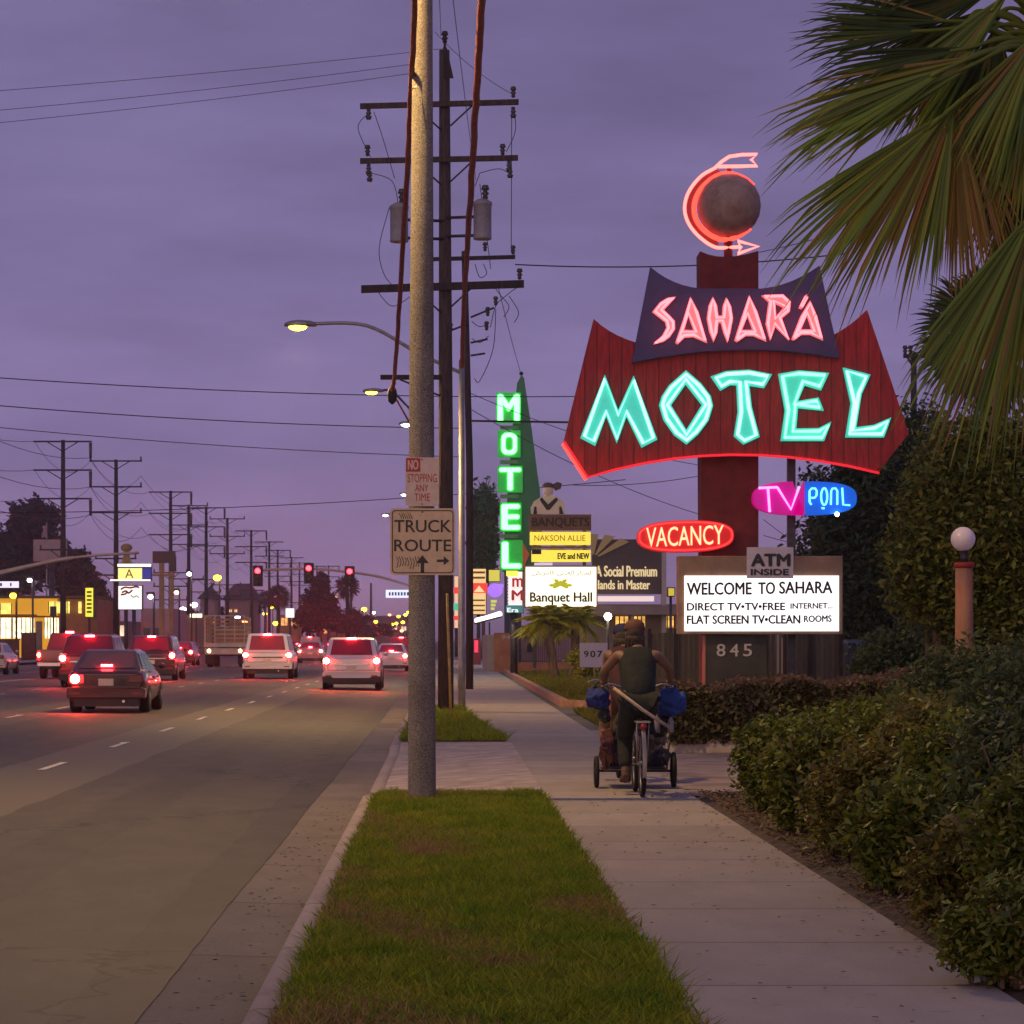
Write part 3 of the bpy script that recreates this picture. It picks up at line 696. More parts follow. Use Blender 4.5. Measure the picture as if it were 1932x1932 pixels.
# ------------------------------------------------------------------ the big motel sign
YM = 70.
def m_(x, y): return PX(x, YM), PZ(y, YM)
def zz(pts, sc, ox, oy): return [m_(ox+sc*x, oy+sc*y) for x, y in pts]
z2 = lambda pts: zz(pts, .34257, 1055.4, 268.3)
zM = lambda pts: zz(pts, .3333, 1055.4, 697.6)
zS = lambda pts: zz(pts, .2037, 1180.7, 536.6)
zG = lambda pts: zz(pts, .1204, 1252.2, 268.3)
z3 = lambda pts: zz(pts, .24073, 1162.7, 876.5)
def boards(name, col, sp):
    m = mat(name, col, .7, nz=.3, ns=5, stretch=(3,3,.4)); nt = m.node_tree; b = nt.nodes['Principled BSDF']; L = nt.links.new
    tc = nt.nodes.new('ShaderNodeTexCoord'); s = nt.nodes.new('ShaderNodeSeparateXYZ'); L(tc.outputs['Object'], s.inputs[0])
    d = nt.nodes.new('ShaderNodeMath'); d.operation = 'DIVIDE'; d.inputs[1].default_value = sp; L(s.outputs['X'], d.inputs[0])
    f = nt.nodes.new('ShaderNodeMath'); f.operation = 'FRACT'; L(d.outputs[0], f.inputs[0])
    g = nt.nodes.new('ShaderNodeMath'); g.operation = 'GREATER_THAN'; g.inputs[1].default_value = .10; L(f.outputs[0], g.inputs[0])
    fl = nt.nodes.new('ShaderNodeMath'); fl.operation = 'FLOOR'; L(d.outputs[0], fl.inputs[0])
    wn = nt.nodes.new('ShaderNodeTexWhiteNoise'); wn.noise_dimensions = '1D'; L(fl.outputs[0], wn.inputs['W'])
    mr = nt.nodes.new('ShaderNodeMapRange'); mr.inputs['To Min'].default_value = .82; mr.inputs['To Max'].default_value = 1.12; L(wn.outputs['Value'], mr.inputs['Value'])
    mu = nt.nodes.new('ShaderNodeMath'); mu.operation = 'MULTIPLY_ADD'; L(g.outputs[0], mu.inputs[0]); mu.inputs[1].default_value = .5; mu.inputs[2].default_value = .5
    mm = nt.nodes.new('ShaderNodeMath'); mm.operation = 'MULTIPLY'; L(mu.outputs[0], mm.inputs[0]); L(mr.outputs[0], mm.inputs[1])
    src = b.inputs['Base Color'].links[0].from_socket
    vm = nt.nodes.new('ShaderNodeVectorMath'); vm.operation = 'SCALE'; L(src, vm.inputs[0]); L(mm.outputs[0], vm.inputs['Scale']); L(vm.outputs[0], b.inputs['Base Color'])
    bp = nt.nodes.new('ShaderNodeBump'); bp.inputs['Strength'].default_value = .6; bp.inputs['Distance'].default_value = .03; L(g.outputs[0], bp.inputs['Height']); L(bp.outputs[0], b.inputs['Normal'])
    return m
M['board'] = boards('oxblood boards', (.50,.026,.026), .30)
M['column'] = mat('dark red stucco', (.17,.022,.02), .85, nz=.35, ns=2, bump=.2)
M['plum'] = mat('plum sheet metal', (.062,.046,.165), .5, nz=.15, ns=3)
M['teal'] = mat('glowing teal enamel', (.07,.48,.40), .4, nz=.12, ns=5, emit=(.035,.44,.34), es=.95)  # emission stands in for tube light on the painted letter faces
M['pinkface'] = mat('glowing pink enamel', (.75,.30,.28), .4, nz=.15, ns=5, emit=(1,.22,.24), es=.5)  # tube light on the pink paint added as emission
M['tealside'] = mat('teal letter returns', (.03,.16,.14), .5)
N_cyan = glow('aqua neon', (.42,1,.80), 1.7)
N_green = glow('sea green neon', (.28,1,.55), 1.9)
N_pink = glow('rose neon', (1,.11,.13), 5)
N_red = glow('red neon', (1,.04,.03), 3.2)
N_border = glow('dull red border neon', (1,.02,.04), .85)
N_salmon = glow('salmon halo glow', (1,.05,.03), 3.2)
N_white = glow('pale pink neon', (1,.14,.12), 4)
t = thing('motel_sign', 'tall red neon motel sign with globe, oval signs and white letter board behind hedge', 'motel sign', (PX(1378,YM), YM, 0))
b = MB(); cx0, cx1 = PX(1326,YM), PX(1431,YM)
top = [m_(x,y) for x, y in ((1321,474),(1336,480),(1352,483.5),(1370,484.5),(1390,483),(1410,479),(1431,473))]
b.prism([(cx0,-.3),(cx1,-.3)]+top[::-1], YM, YM+1.05); b.build('column', M['column'], t)
b = MB(); b.boxm(PX(1488,YM),PX(1503,YM),YM+.2,YM+.4,-.2,PZ(860,YM)); b.build('rear_post', M['darksteel'], t)
# main board
def arc3(a, m, c, n=10):
    """quadratic arc through three points"""
    a, m, c = Vector(a), Vector(m), Vector(c); k = 2*m-(a+c)/2
    return [tuple((1-u)**2*a+2*u*(1-u)*k+u*u*c) for u in [i/n for i in range(n+1)]]
low = arc3((150,1845),(930,1722),(1745,1822))
upl = arc3((185,985),(290,1062),(420,1115),5); upr = arc3((1470,1085),(1580,1020),(1680,935),5)
MB_ = z2([(22,1650)]+low+[(1908,1610)]+upr[::-1]+upl[::-1])
b = MB(); b.prism(MB_, YM-.45, YM-.002); b.build('motel_board', M['board'], t)
b = MB(); b.tube([(x, YM-.48, z-.03) for x, z in z2([(22,1650)]+low)], .034, 6); b.build('border_tube', N_border, t)
b = MB(); b.tube([(x-.02, YM-.2, z-.05) for x, z in z2([(22,1652),(150,1850)])], .05, 6); b.build('border_tube', N_red, t)
SB = z2(arc3((490,708),(620,790),(770,826),6)+[(1090,826)]+arc3((1110,824),(1260,785),(1412,700),6)+[(1475,1000),(1522,1205)]+arc3((1500,1200),(955,1158),(390,1228),8))
b = MB(); b.prism(SB, YM-.72, YM-.452); b.build('name_board', M['plum'], t)
# letters: enamel channel plus tube outline
def letter(name, poly, holes, face, tube, y, d, tr, ins, extra=()):
    b = MB(); b.prism(poly, y-d, y-.002, holes); l = b.build(name, face, t)
    b = MB(); off = y-d-.035
    b.tube([(x, off, z) for x, z in inset(poly, ins)], tr, 6, True)
    for h in holes: b.tube([(x, off, z) for x, z in inset(h, -ins)], tr, 6, True)
    for e in extra: b.tube([(x, off, z) for x, z in e], tr, 6)
    b.build('neon_tube', tube, l)
MO = [((112,395),(250,40),(325,240),(412,45),(545,405),(457,450),(372,275),(318,425),(258,272),(197,440)),
 ((705,15),(790,88),(845,160),(858,215),(832,300),(775,375),(710,432),(640,380),(580,295),(555,210),(570,160),(610,100)),
 ((845,50),(930,20),(1060,12),(1190,38),(1145,115),(1062,102),(1075,220),(1120,390),(1030,432),(975,385),(997,250),(990,100),(955,98),(900,130)),
 ((1225,35),(1340,16),(1510,30),(1465,128),(1372,100),(1335,188),(1450,168),(1480,242),(1335,228),(1325,342),(1450,340),(1522,303),(1482,412),(1238,412),(1262,240)),
 ((1588,0),(1742,40),(1692,150),(1662,335),(1760,322),(1858,280),(1818,392),(1602,392),(1632,200))]
for i, pl in enumerate(MO):
    holes = [zM(((705,95),(622,212),(708,350),(795,210)))] if i == 1 else []
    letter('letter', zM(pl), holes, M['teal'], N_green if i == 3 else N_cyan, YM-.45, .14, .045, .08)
SA = [(((440,150),(375,225),(330,272),(385,325),(430,375),(432,450),(385,520),(330,562),(232,588),(315,505),(352,435),(342,385),(222,290),(290,205),(360,162)),None),
 (((572,150),(645,290),(725,575),(600,520),(520,525),(455,588),(435,570),(500,380)),((555,325),(515,455),(602,458))),
 (((778,150),(815,230),(828,325),(862,325),(870,230),(900,155),(945,240),(962,350),(940,470),(912,572),(875,480),(852,390),(828,390),(820,480),(785,567),(745,470),(723,350),(738,235)),None),
 (((1110,135),(1185,290),(1268,562),(1150,510),(1080,510),(1000,567),(975,552),(1040,340)),((1095,330),(1045,455),(1142,455))),
 (((1222,140),(1420,128),(1492,195),(1482,290),(1410,350),(1475,552),(1350,425),(1303,552),(1262,400),(1288,200)),((1350,215),(1356,330),(1425,250))),
 (((1668,185),(1730,325),(1788,552),(1670,500),(1590,500),(1520,552),(1498,540),(1580,330)),((1640,325),(1585,450),(1682,450))),
 (((1635,128),(1650,150),(1590,265),(1562,255)),None)]
for pl, h in SA:
    letter('letter', zS(pl), [zS(h)] if h else [], M['pinkface'], N_pink, YM-.72, .12, .036, .05)
# globe, crescent and arrow
gx, gz = m_(1379,383); gr = 60.5*YM/F; GY = YM+.45
b = MB(); b.ball((gx,GY,gz), gr, 28); b.build('globe', mat('rusted globe', (.26,.15,.10), .75, nz=.5, ns=3.2, bump=.25, bs=14, col2=(.40,.32,.27)), t)
b = MB(); b.tube([(gx-.02,GY,gz-gr+.05),(gx-.02,GY,PZ(484,YM)-.2)], .11, 10); b.build('stem', M['column'], t); b = MB(); b.tube([(gx,GY,gz+gr-.03),(gx,GY,gz+gr+.17)], .05, 8); b.build('top_pin', M['column'], t)
oc = [(820,370),(640,470),(500,610),(395,780),(350,960),(365,1120),(430,1270),(540,1410),(680,1530),(800,1600),(900,1622),(1080,1615),(1215,1608)]
ic = [(1430,645),(1330,560),(1200,490),(1050,455),(900,470),(740,560),(600,700),(520,850),(495,1000),(520,1160),(600,1290),(720,1400),(860,1475),(960,1492),(1080,1478),(1220,1420),(1380,1310)]
b = MB(); po = zG(oc[:11]); pi = zG(ic[3:13])
b.prism([tuple(v) for v in smooth_path([(x,z,0) for x, z in po],4) and [(v.x,v.y) for v in smooth_path([(x,z,0) for x, z in po],4)]]+[(v.x,v.y) for v in smooth_path([(x,z,0) for x, z in pi],4)][::-1], GY-.02, GY+.08)
b.build('crescent_plate', mat('crescent sheet metal', (.20,.05,.05), .6, nz=.2, ns=5), t)
b = MB(); b.tube(smooth_path([(x,GY-.07,z) for x, z in zG(oc)],5), .042, 7)
b.tube([(x,GY-.07,z) for x, z in zG([(820,370),(930,265),(1050,185),(1250,155),(1490,150),(1395,235),(1490,330),(1200,338),(880,342)])], .042, 7)
b.tube([(x,GY-.07,z) for x, z in zG([(1185,1515),(1510,1600),(1185,1715),(1235,1612)])], .042, 7, True); b.build('arrow_tube', N_white, t)
b = MB(); b.tube(smooth_path([(x,GY-.07,z) for x, z in zG(ic)],5), .062, 7); b.build('crescent_halo', N_salmon, t)  # glowing tube added for the back tube's reflected halo on the globe edge
# oval signs
def oval(x0, x1, y0, y1, y, d, n=36, p=2.6):
    cx, cz = (x0+x1)/2, (y0+y1)/2; rx, rz = (x1-x0)/2, (y1-y0)/2; out = []
    for i in range(n):
        a = 2*math.pi*i/n; c, s = math.cos(a), math.sin(a)
        out.append((cx+rx*math.copysign(abs(c)**(2/p), c), cz+rz*math.copysign(abs(s)**(2/p), s)))
    return out
def slanted(poly, k):
    cx = sum(p[0] for p in poly)/len(poly); return [(x, z+(x-cx)*k) for x, z in poly]
x0, z0 = m_(1200,1043); x1, z1 = m_(1382,983)
b = MB(); b.prism(slanted(oval(x0,x1,z0,z1,0,0),.02), YM-.42, YM-.05); vo = b.build('vacancy_oval', mat('red acrylic', (.55,.02,.02), .35, emit=(1,.008,.018), es=.24), t)
b = MB(); a0, c0 = m_(1217,1031); a1, c1 = m_(1362,990)
text(b, 'VACANCY', a0, a1, c0-.03, c1-.09, YM-.43, -.012, .05, .07); b.build('lettering', glow('cream neon', (1,.42,.22), 2.2), vo)
b = MB(); b.tube([(x_, YM-.44, z_) for x_, z_ in inset(slanted(oval(x0,x1,z0,z1,0,0),.02), .05)], .022, 6, True); b.build('rim_tube', glow('red rim neon', (1,.03,.03), 2.5), vo)
x0, z0 = m_(1417,973); x1, z1 = m_(1612,910); xm = PX(1514,YM)
ov = oval(x0,x1,z0,z1,0,0,48,2.8)
left = [p for p in ov if p[0] < xm]; right = [p for p in ov if p[0] >= xm]
lz = max(p[1] for p in left); rz = max(p[1] for p in ov); rb_ = min(p[1] for p in ov)
left.sort(key=lambda p: math.atan2(p[1]-(z0+z1)/2, p[0]-xm) % (2*math.pi)); right.sort(key=lambda p: math.atan2(p[1]-(z0+z1)/2, p[0]-xm))
b = MB(); b.prism(slanted([(xm,rb_),(xm,rz)][::-1]+left,0), YM-.42, YM-.05); tvo = b.build('tv_oval', mat('glowing magenta paint', (.45,.0,.28), .35, emit=(.80,.0,.30), es=.45), t)  # painted half given emission for the neon light on it
b = MB(); b.prism([(xm+.003,rb_)]+right+[(xm+.003,rz)], YM-.42, YM-.05); po_ = b.build('pool_oval', mat('glowing blue paint', (.0,.10,.5), .35, emit=(.0,.13,.85), es=.6), t)  # neon light on the blue paint put in as emission
def strokes(b, paths, y, r):
    for p in paths: b.tube([(x, y, z) for x, z in z3(p)], r, 6)
b = MB(); strokes(b, [[(1100,192),(1245,186)],[(1172,190),(1186,378)],[(1245,186),(1352,358),(1416,180)]], YM-.47, .032); b.build('neon_tube', glow('magenta neon', (1,.2,.8), 3), tvo)
b = MB()
strokes(b, [[(1510,322),(1496,300),(1496,215),(1512,195),(1540,195),(1552,215),(1550,250),(1535,268),(1505,268)],
 [(1610+24*math.cos(a),258+66*math.sin(a)) for a in [2*math.pi*i/16 for i in range(17)]],
 [(1662,322),(1664,215),(1675,195),(1700,195),(1712,215),(1712,322)], [(1750,190),(1758,322),(1812,326)], [(1590,348),(1612,350)]], YM-.47, .026); b.build('neon_tube', glow('sky neon', (.12,.55,1), 3), po_)
b = MB(); b.ball((PX(1574,YM),YM-.5,PZ(972,YM)),.05,8); b.build('lamp', G_lampw, po_)
# reader board
x0, z0 = m_(1276,1197); x1, z1 = m_(1585,1050)
b = MB(); b.boxm(x0,x1,YM-.5,YM-.01,z0,z1); cb = b.build('cabinet', mat('brown cabinet metal', (.26,.16,.10), .6, nz=.25, ns=2.5), t, .02)
bx0, bz0 = m_(1288,1191); bx1, bz1 = m_(1577,1087)
b = MB(); b.boxm(bx0,bx1,YM-.56,YM-.503,bz0,bz1); wp = b.build('lit_panel', mat('backlit white acrylic', (.8,.8,.8), .4, emit=(1,.97,.97), es=1.3), t)
M['ink'] = mat('black plastic letters', (.012,.012,.014), .5)
def rb(s, xa, xb, ya, yb, bold=.0):
    a, d = m_(1162.7+.24073*xa, 876.5+.24073*yb); c, e = m_(1162.7+.24073*xb, 876.5+.24073*ya)
    b = MB(); text(b, s, a, c, d, e, YM-.562, bold, .012, .01); b.build('lettering', M['ink'], wp)
rb('WELCOME', 540,1040,930,1024,.022); rb('TO',1095,1222,928,1020,.022); rb('SAHARA',1258,1668,922,1015,.022)
rb('DIRECT TV\u2022TV\u2022FREE',540,1300,1088,1146,.03); rb('INTERNET...',1345,1670,1090,1132,.03)
rb('FLAT SCREEN TV\u2022CLEAN',540,1418,1185,1250,.03); rb('ROOMS',1450,1662,1186,1236,.03)
x0, z0 = m_(1404,1092); x1, z1 = m_(1491,1034)
b = MB(); b.boxm(x0,x1,YM-.63,YM-.6,z0,z1); at = b.build('atm_notice', mat('pale notice board', (.60,.53,.58), .5, nz=.1, ns=5), t)
b = MB(); rb_txt = lambda s,xa,xb,ya,yb: text(b, s, m_(xa,0)[0], m_(xb,0)[0], m_(0,yb)[1], m_(0,ya)[1], YM-.632, .05, .01)
rb_txt('ATM',1413,1484,1047,1069); rb_txt('INSIDE',1412,1482,1075,1086); b.build('lettering', M['ink'], at)
x0, z0 = m_(1329,1330); x1, z1 = m_(1444,1198)
b = MB(); b.boxm(x0,x1,YM-.3,YM-.01,-.2,z1); nb = b.build('number_plinth', mat('dark olive plinth', (.05,.045,.035), .8, nz=.3, ns=2), t)
b = MB(); b.boxm(x0-.055,x0-.002,YM-.32,YM,-.2,z1); b.build('plinth_edge', mat('orange edge trim', (.48,.16,.09), .6), nb)
b = MB()
for ch, xa, xb in (('8',1350,1366),('4',1375,1391),('5',1400,1416)): text(b, ch, m_(xa,0)[0], m_(xb,0)[0], m_(0,1238)[1], m_(0,1215)[1], YM-.302, .01, .02)
b.build('house_number', mat('pale metal numerals', (.55,.50,.46), .5), nb)
# ------------------------------------------------------------------ vehicles
GL = mat('dark glass', (.03,.01,.014), .12, spec=.6)
GLr = mat('glass with brake light tint', (.34,.012,.04), .2, spec=.6)  # reflected brake lights put into the rear glass colour
CHR = mat('chrome', (.55,.5,.48), .22, .9)
PLATE = mat('plate', (.75,.62,.45), .5, nz=.3, ns=60)
TRIM = mat('black trim', (.025,.02,.02), .55)
TYRE = mat('tyre', (.013,.012,.012), .85); RIM = mat('rim', (.28,.26,.26), .35, .7)
LENS = mat('red lens', (.32,.008,.008), .25, emit=(1,.012,.016), es=6)
BULB = glow('brake bulb', (1,.03,.022), 480)
BULBo = glow('tail bulb', (1,.05,.02), 300)
AMB = mat('amber lens', (.5,.13,.02), .3)
HEADL = glow('headlight', (1,.9,.7), 16)
def paint(name, col): return mat(name+' car paint', col, .28, .15, coat=.8)
def bil(a, b, c, d, u, v):
    return (a*(1-u)+b*u)*(1-v)+(d*(1-u)+c*u)*v
def panel(mb, cs, u0, u1, v0, v1, off, th=.006):
    a, b, c, d = [Vector(p) for p in cs]; n = (b-a).cross(d-a).normalized()
    q = [bil(a,b,c,d,u0,v0), bil(a,b,c,d,u1,v0), bil(a,b,c,d,u1,v1), bil(a,b,c,d,u0,v1)]
    mb.hexa([p+n*(off-th) for p in q]+[p+n*off for p in q])
KIND = {
 #        L    W    H    belt  zb   rb    rt   ft    fb   hood  deck
 'hatch':(4.2,1.69,1.36,.93,.30, .10, .78, 2.35,3.15,.86,.93),
 'sedan':(4.7,1.80,1.43,.98,.30, .42,1.15, 2.60,3.45,.90,1.00),
 'suv':  (4.8,1.90,1.70,1.08,.34, .05,.45, 2.85,3.65,1.02,1.08),
 'van':  (5.0,2.00,1.82,1.10,.38, .03,.20, 2.95,3.75,1.06,1.10),
}
def car(kind, X, Y, col, label, cat='car', lights=True, plate=True, left_only=False, bulb=None, name=None, glass=None, group=None):
    L_, W, H, belt, zb, rbk, rt, ft, fb, hood, deck = KIND[kind]
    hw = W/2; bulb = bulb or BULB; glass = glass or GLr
    z0 = roadz(max(-28.5, X))
    t = thing(name or {'hatch':'parked_car','sedan':'sedan','suv':'suv','van':'passenger_van'}[kind].replace('parked_car','hatchback_car'), label, cat, (0,0,0), group)
    def ring(y, w, a, b_):
        w *= hw
        return [(-w*.9,y,a),(-w*.985,y,a+.1),(-w,y,(a+b_)/2),(-w*.975,y,b_-.12),(-w*.93,y,b_-.03),(-w*.82,y,b_),(w*.82,y,b_),(w*.93,y,b_-.03),(w*.975,y,b_-.12),(w,y,(a+b_)/2),(w*.985,y,a+.1),(w*.9,y,a)]
    b = MB()
    b.loft([ring(0,.90,zb+.2,deck-.10),ring(.06,.955,zb+.14,deck-.03),ring(.25,.985,zb+.02,deck),ring(.9,1,zb-.06,belt+.01),ring(L_*.5,1,zb-.08,belt-.01),ring(L_-1.2,1,zb-.06,hood+.03),ring(L_-.5,.97,zb,hood-.03),ring(L_-.12,.92,zb+.06,hood-.16),ring(L_,.85,zb+.12,hood-.28)])
    body = b.build('body', col, t, .015)
    bw, tw = hw*.90, hw*(.68 if kind in ('hatch','sedan') else .76)
    zt = H-.045; zbl = belt-.03
    A = [(-bw,rbk,zbl),(bw,rbk,zbl),(bw,fb,zbl-.03),(-bw,fb,zbl-.03)]; T = [(-tw,rt,zt),(tw,rt,zt),(tw,ft,zt),(-tw,ft,zt)]
    T2 = [(-tw*.86,rt+.16,H),(tw*.86,rt+.16,H),(tw*.86,ft-.2,H),(-tw*.86,ft-.2,H)]
    b = MB(); b.loft([A,T,T2], False); cabn = b.build('cabin', col, t, .03)
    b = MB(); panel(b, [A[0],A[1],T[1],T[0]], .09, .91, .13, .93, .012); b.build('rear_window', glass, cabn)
    b = MB(); panel(b, [A[2],A[3],T[3],T[2]], .07, .93, .08, .94, .012); b.build('windscreen', GL, cabn)
    for cs in ([A[1],A[2],T[2],T[1]], [A[3],A[0],T[0],T[3]]):
        for (u0,u1) in ((.07,.34),(.37,.62),(.65,.93)):
            if cs[0] == A[3]: u0, u1 = 1-u1, 1-u0
            b = MB(); panel(b, cs, u0, u1, .14, .9, .012); b.build('side_window', GL, cabn)
    # bumper, plate, lamps
    b = MB(); b.loft([[(-hw*.99,y,zb+.02),(-hw*.99,y,zb+.22),(-hw*.9,y-.02,zb+.26),(hw*.9,y-.02,zb+.26),(hw*.99,y,zb+.22),(hw*.99,y,zb+.02)] for y in (-.055,.32)], False)
    b.build('bumper', col if kind != 'hatch' else paint('bumper', (.10,.03,.035)), t, .02)
    b = MB(); b.boxm(-hw*.82,hw*.82,.02,.5,zb-.16,zb+.02); b.build('underbody', TRIM, t)
    if kind == 'suv': b = MB(); b.loft([[(-hw*.97,y,zb-.10),(-hw*.995,y,zb+.10),(-hw*.7,y,zb+.10),(-hw*.62,y,zb+.05),(hw*.62,y,zb+.05),(hw*.7,y,zb+.10),(hw*.995,y,zb+.10),(hw*.97,y,zb-.10)] for y in (-.075,.3)], False); b.build('valance', TRIM, t)
    if plate:
        b = MB(); zc = zb+.36; b.boxm(-.16,.16,-.03,-.012,zc-.075,zc+.075); b.build('licence_plate', PLATE, t)
    zl = deck-.20 if kind in ('hatch','sedan') else deck-.14
    for s in (-1, 1):
        ww, hh = (.30,.17) if kind in ('hatch','sedan') else (.17,.30)
        xc = s*(hw*.93-ww/2)
        b = MB(); b.boxm(xc-ww/2,xc+ww/2,-.022,.09,zl-hh/2,zl+hh/2); l = b.build('tail_light', LENS if lights and not (left_only and s > 0) else mat('unlit red lens', (.16,.01,.012), .25), t, .015)
        if lights and not (left_only and s > 0):
            b = MB(); b.ball((xc+s*ww*.08,-.024,.0+zl),.095,10,(1.05,.35,1)); b.build('bulb', bulb, l)
    if lights:
        b = MB()
        if kind in ('hatch','sedan'): zz_ = zbl+.09; yy = rbk+.10; b.boxm(-.12,.12,yy-.09,yy-.02,zz_,zz_+.045)
        else: b.boxm(-.15,.15,rt-.05,rt+.03,zt-.03,zt+.03)
        b.build('brake_light', glow('high brake lamp', (1,.02,.025), 160), cabn)
    if kind in ('suv','van'):
        b = MB(); b.boxm(-hw*.62,hw*.62,-.018,.01,zb+.47,zb+.51); b.build('tailgate_trim', CHR if kind == 'suv' else TRIM, body)
        b = MB()
        for s in (-1,1): b.boxm(s*tw*.82-.02,s*tw*.82+.02,rt+.25,ft-.3,H-.005,H+.04)
        b.build('roof_rail', TRIM, cabn)
    b = MB(); zs = zb+.30
    b.boxm(-hw*.80,hw*.80,-.014,.03,zs-.008,zs+.008)
    for s in (-1,1): b.boxm(s*hw*.80-.008,s*hw*.80+.008,-.014,.03,zs,deck-.12)
    b.build('tailgate_seam', TRIM, body)
    for s in (-1,1):
        b = MB(); b.boxm(s*hw*.78-.10,s*hw*.78+.10,-.062,-.04,zb+.10,zb+.14); b.build('reflector', mat('red reflector lens', (.35,.01,.012), .2), t)
    b = MB(); b.tube([(hw*.45,-.06,zb-.05),(hw*.45,.3,zb-.05)],.03,8); b.build('exhaust', CHR, t)
    if kind in ('suv','van'): b = MB(); b.tube([(0,rbk+.02,zbl+.10),(hw*.42,rbk+.05,zbl+.13)],.012,5); b.build('rear_wiper', TRIM, cabn)
    if kind == 'hatch':
        b = MB(); b.boxm(-.42,-.25,-.026,-.012,zb+.30,zb+.42); b.boxm(.25,.42,-.026,-.012,zb+.30,zb+.42); b.build('plate_recess', TRIM, body)
    for s in (-1,1):
        b = MB(); b.ball((s*(hw+.09),fb-.55,belt+.06),.09,10,(.9,.6,.75)); b.build('wing_mirror', col, t)
        b = MB(); b.boxm(s*hw*.995-.012,s*hw*.995+.012,L_*.40,L_*.40+.16,belt-.19,belt-.16); b.boxm(s*hw*.995-.012,s*hw*.995+.012,L_*.62,L_*.62+.16,belt-.19,belt-.16); b.build('door_handle', TRIM, body)
    r = .31 if kind in ('hatch','sedan') else .35
    for s in (-1,1):
        for yw in (.85, L_-.9):
            b = MB(); b.lathe([(r*.62,-.11),(r*.93,-.11),(r,-.075),(r,.075),(r*.93,.11),(r*.62,.11)], s*(hw-.10), yw, 20, 'x', r); wl = b.build('wheel', TYRE, t)
            b = MB(); b.lathe([(r*.2,-.02),(r*.61,-.02),(r*.61,.02),(r*.2,.05)], s*(hw-.02), yw, 14, 'x', r); b.build('rim', RIM, wl)
    t.location = (X, Y, z0)
    return t
def lane_x(xd, Y): return PX(xd, Y)
car('hatch', PX(200,61.2), 61.2, paint('black cherry', (.03,.006,.008)), 'small black hatchback with one lit tail light, nearest car on the road', left_only=True, glass=mat('rear glass sedan', (.06,.03,.035), .08, spec=.8), name='hatchback_car')
car('suv', PX(663,92.5), 92.5, paint('pearl white', (.80,.74,.68)), 'white crossover SUV with red brake lights in the kerb lane beside the concrete pole', 'SUV')
car('van', PX(504,114), 114, paint('white', (.82,.78,.75)), 'boxy white SUV with large red glowing rear window beside the stake bed truck', 'SUV', name='suv')
car('sedan', PX(738,147), 147, paint('silver white', (.78,.74,.74)), 'white sedan half hidden behind the concrete pole, right tail light lit', bulb=BULB)
car('suv', PX(166,92), 92, paint('wine red', (.22,.008,.014)), 'dark red SUV with lit roof brake light right behind the black hatchback', 'SUV')
car('suv', PX(284,108), 108, paint('dark plum', (.07,.022,.036)), 'dark plum SUV with one bright right tail light past the black hatchback', 'SUV', bulb=BULB)
car('sedan', PX(337,168), 168, paint('deep red', (.2,.01,.015)), 'red car with brake lights seen over the plum SUV roof')
car('sedan', PX(585,190), 190, paint('pale red', (.45,.30,.28)), 'pale sedan with red lights in the gap between the two white SUVs')
car('van', PX(757,205), 205, paint('crimson', (.28,.02,.03)), 'tall red van far ahead over the white sedan by the pole', 'van', name='delivery_van')
car('van', PX(584,262), 262, paint('cream', (.62,.5,.35)), 'cream van far ahead between the two white SUVs', 'van', name='delivery_van', glass=mat('cream panel', (.6,.48,.33), .5))
car('sedan', PX(-28,128), 128, paint('ivory', (.6,.52,.42)), 'white car cut by the left edge of the picture', lights=False)
for k, (xd, Y) in enumerate(((620,300),(648,345),(690,300),(700,420),(655,480),(560,330))):
    car('sedan', PX(xd,Y), Y, paint(('grey','brick','slate')[k%3], ((.2,.18,.18),(.2,.06,.05),(.1,.09,.1))[k%3]), 'small distant car with red tail lights in the queue at the lights', group='distant cars in the queue')
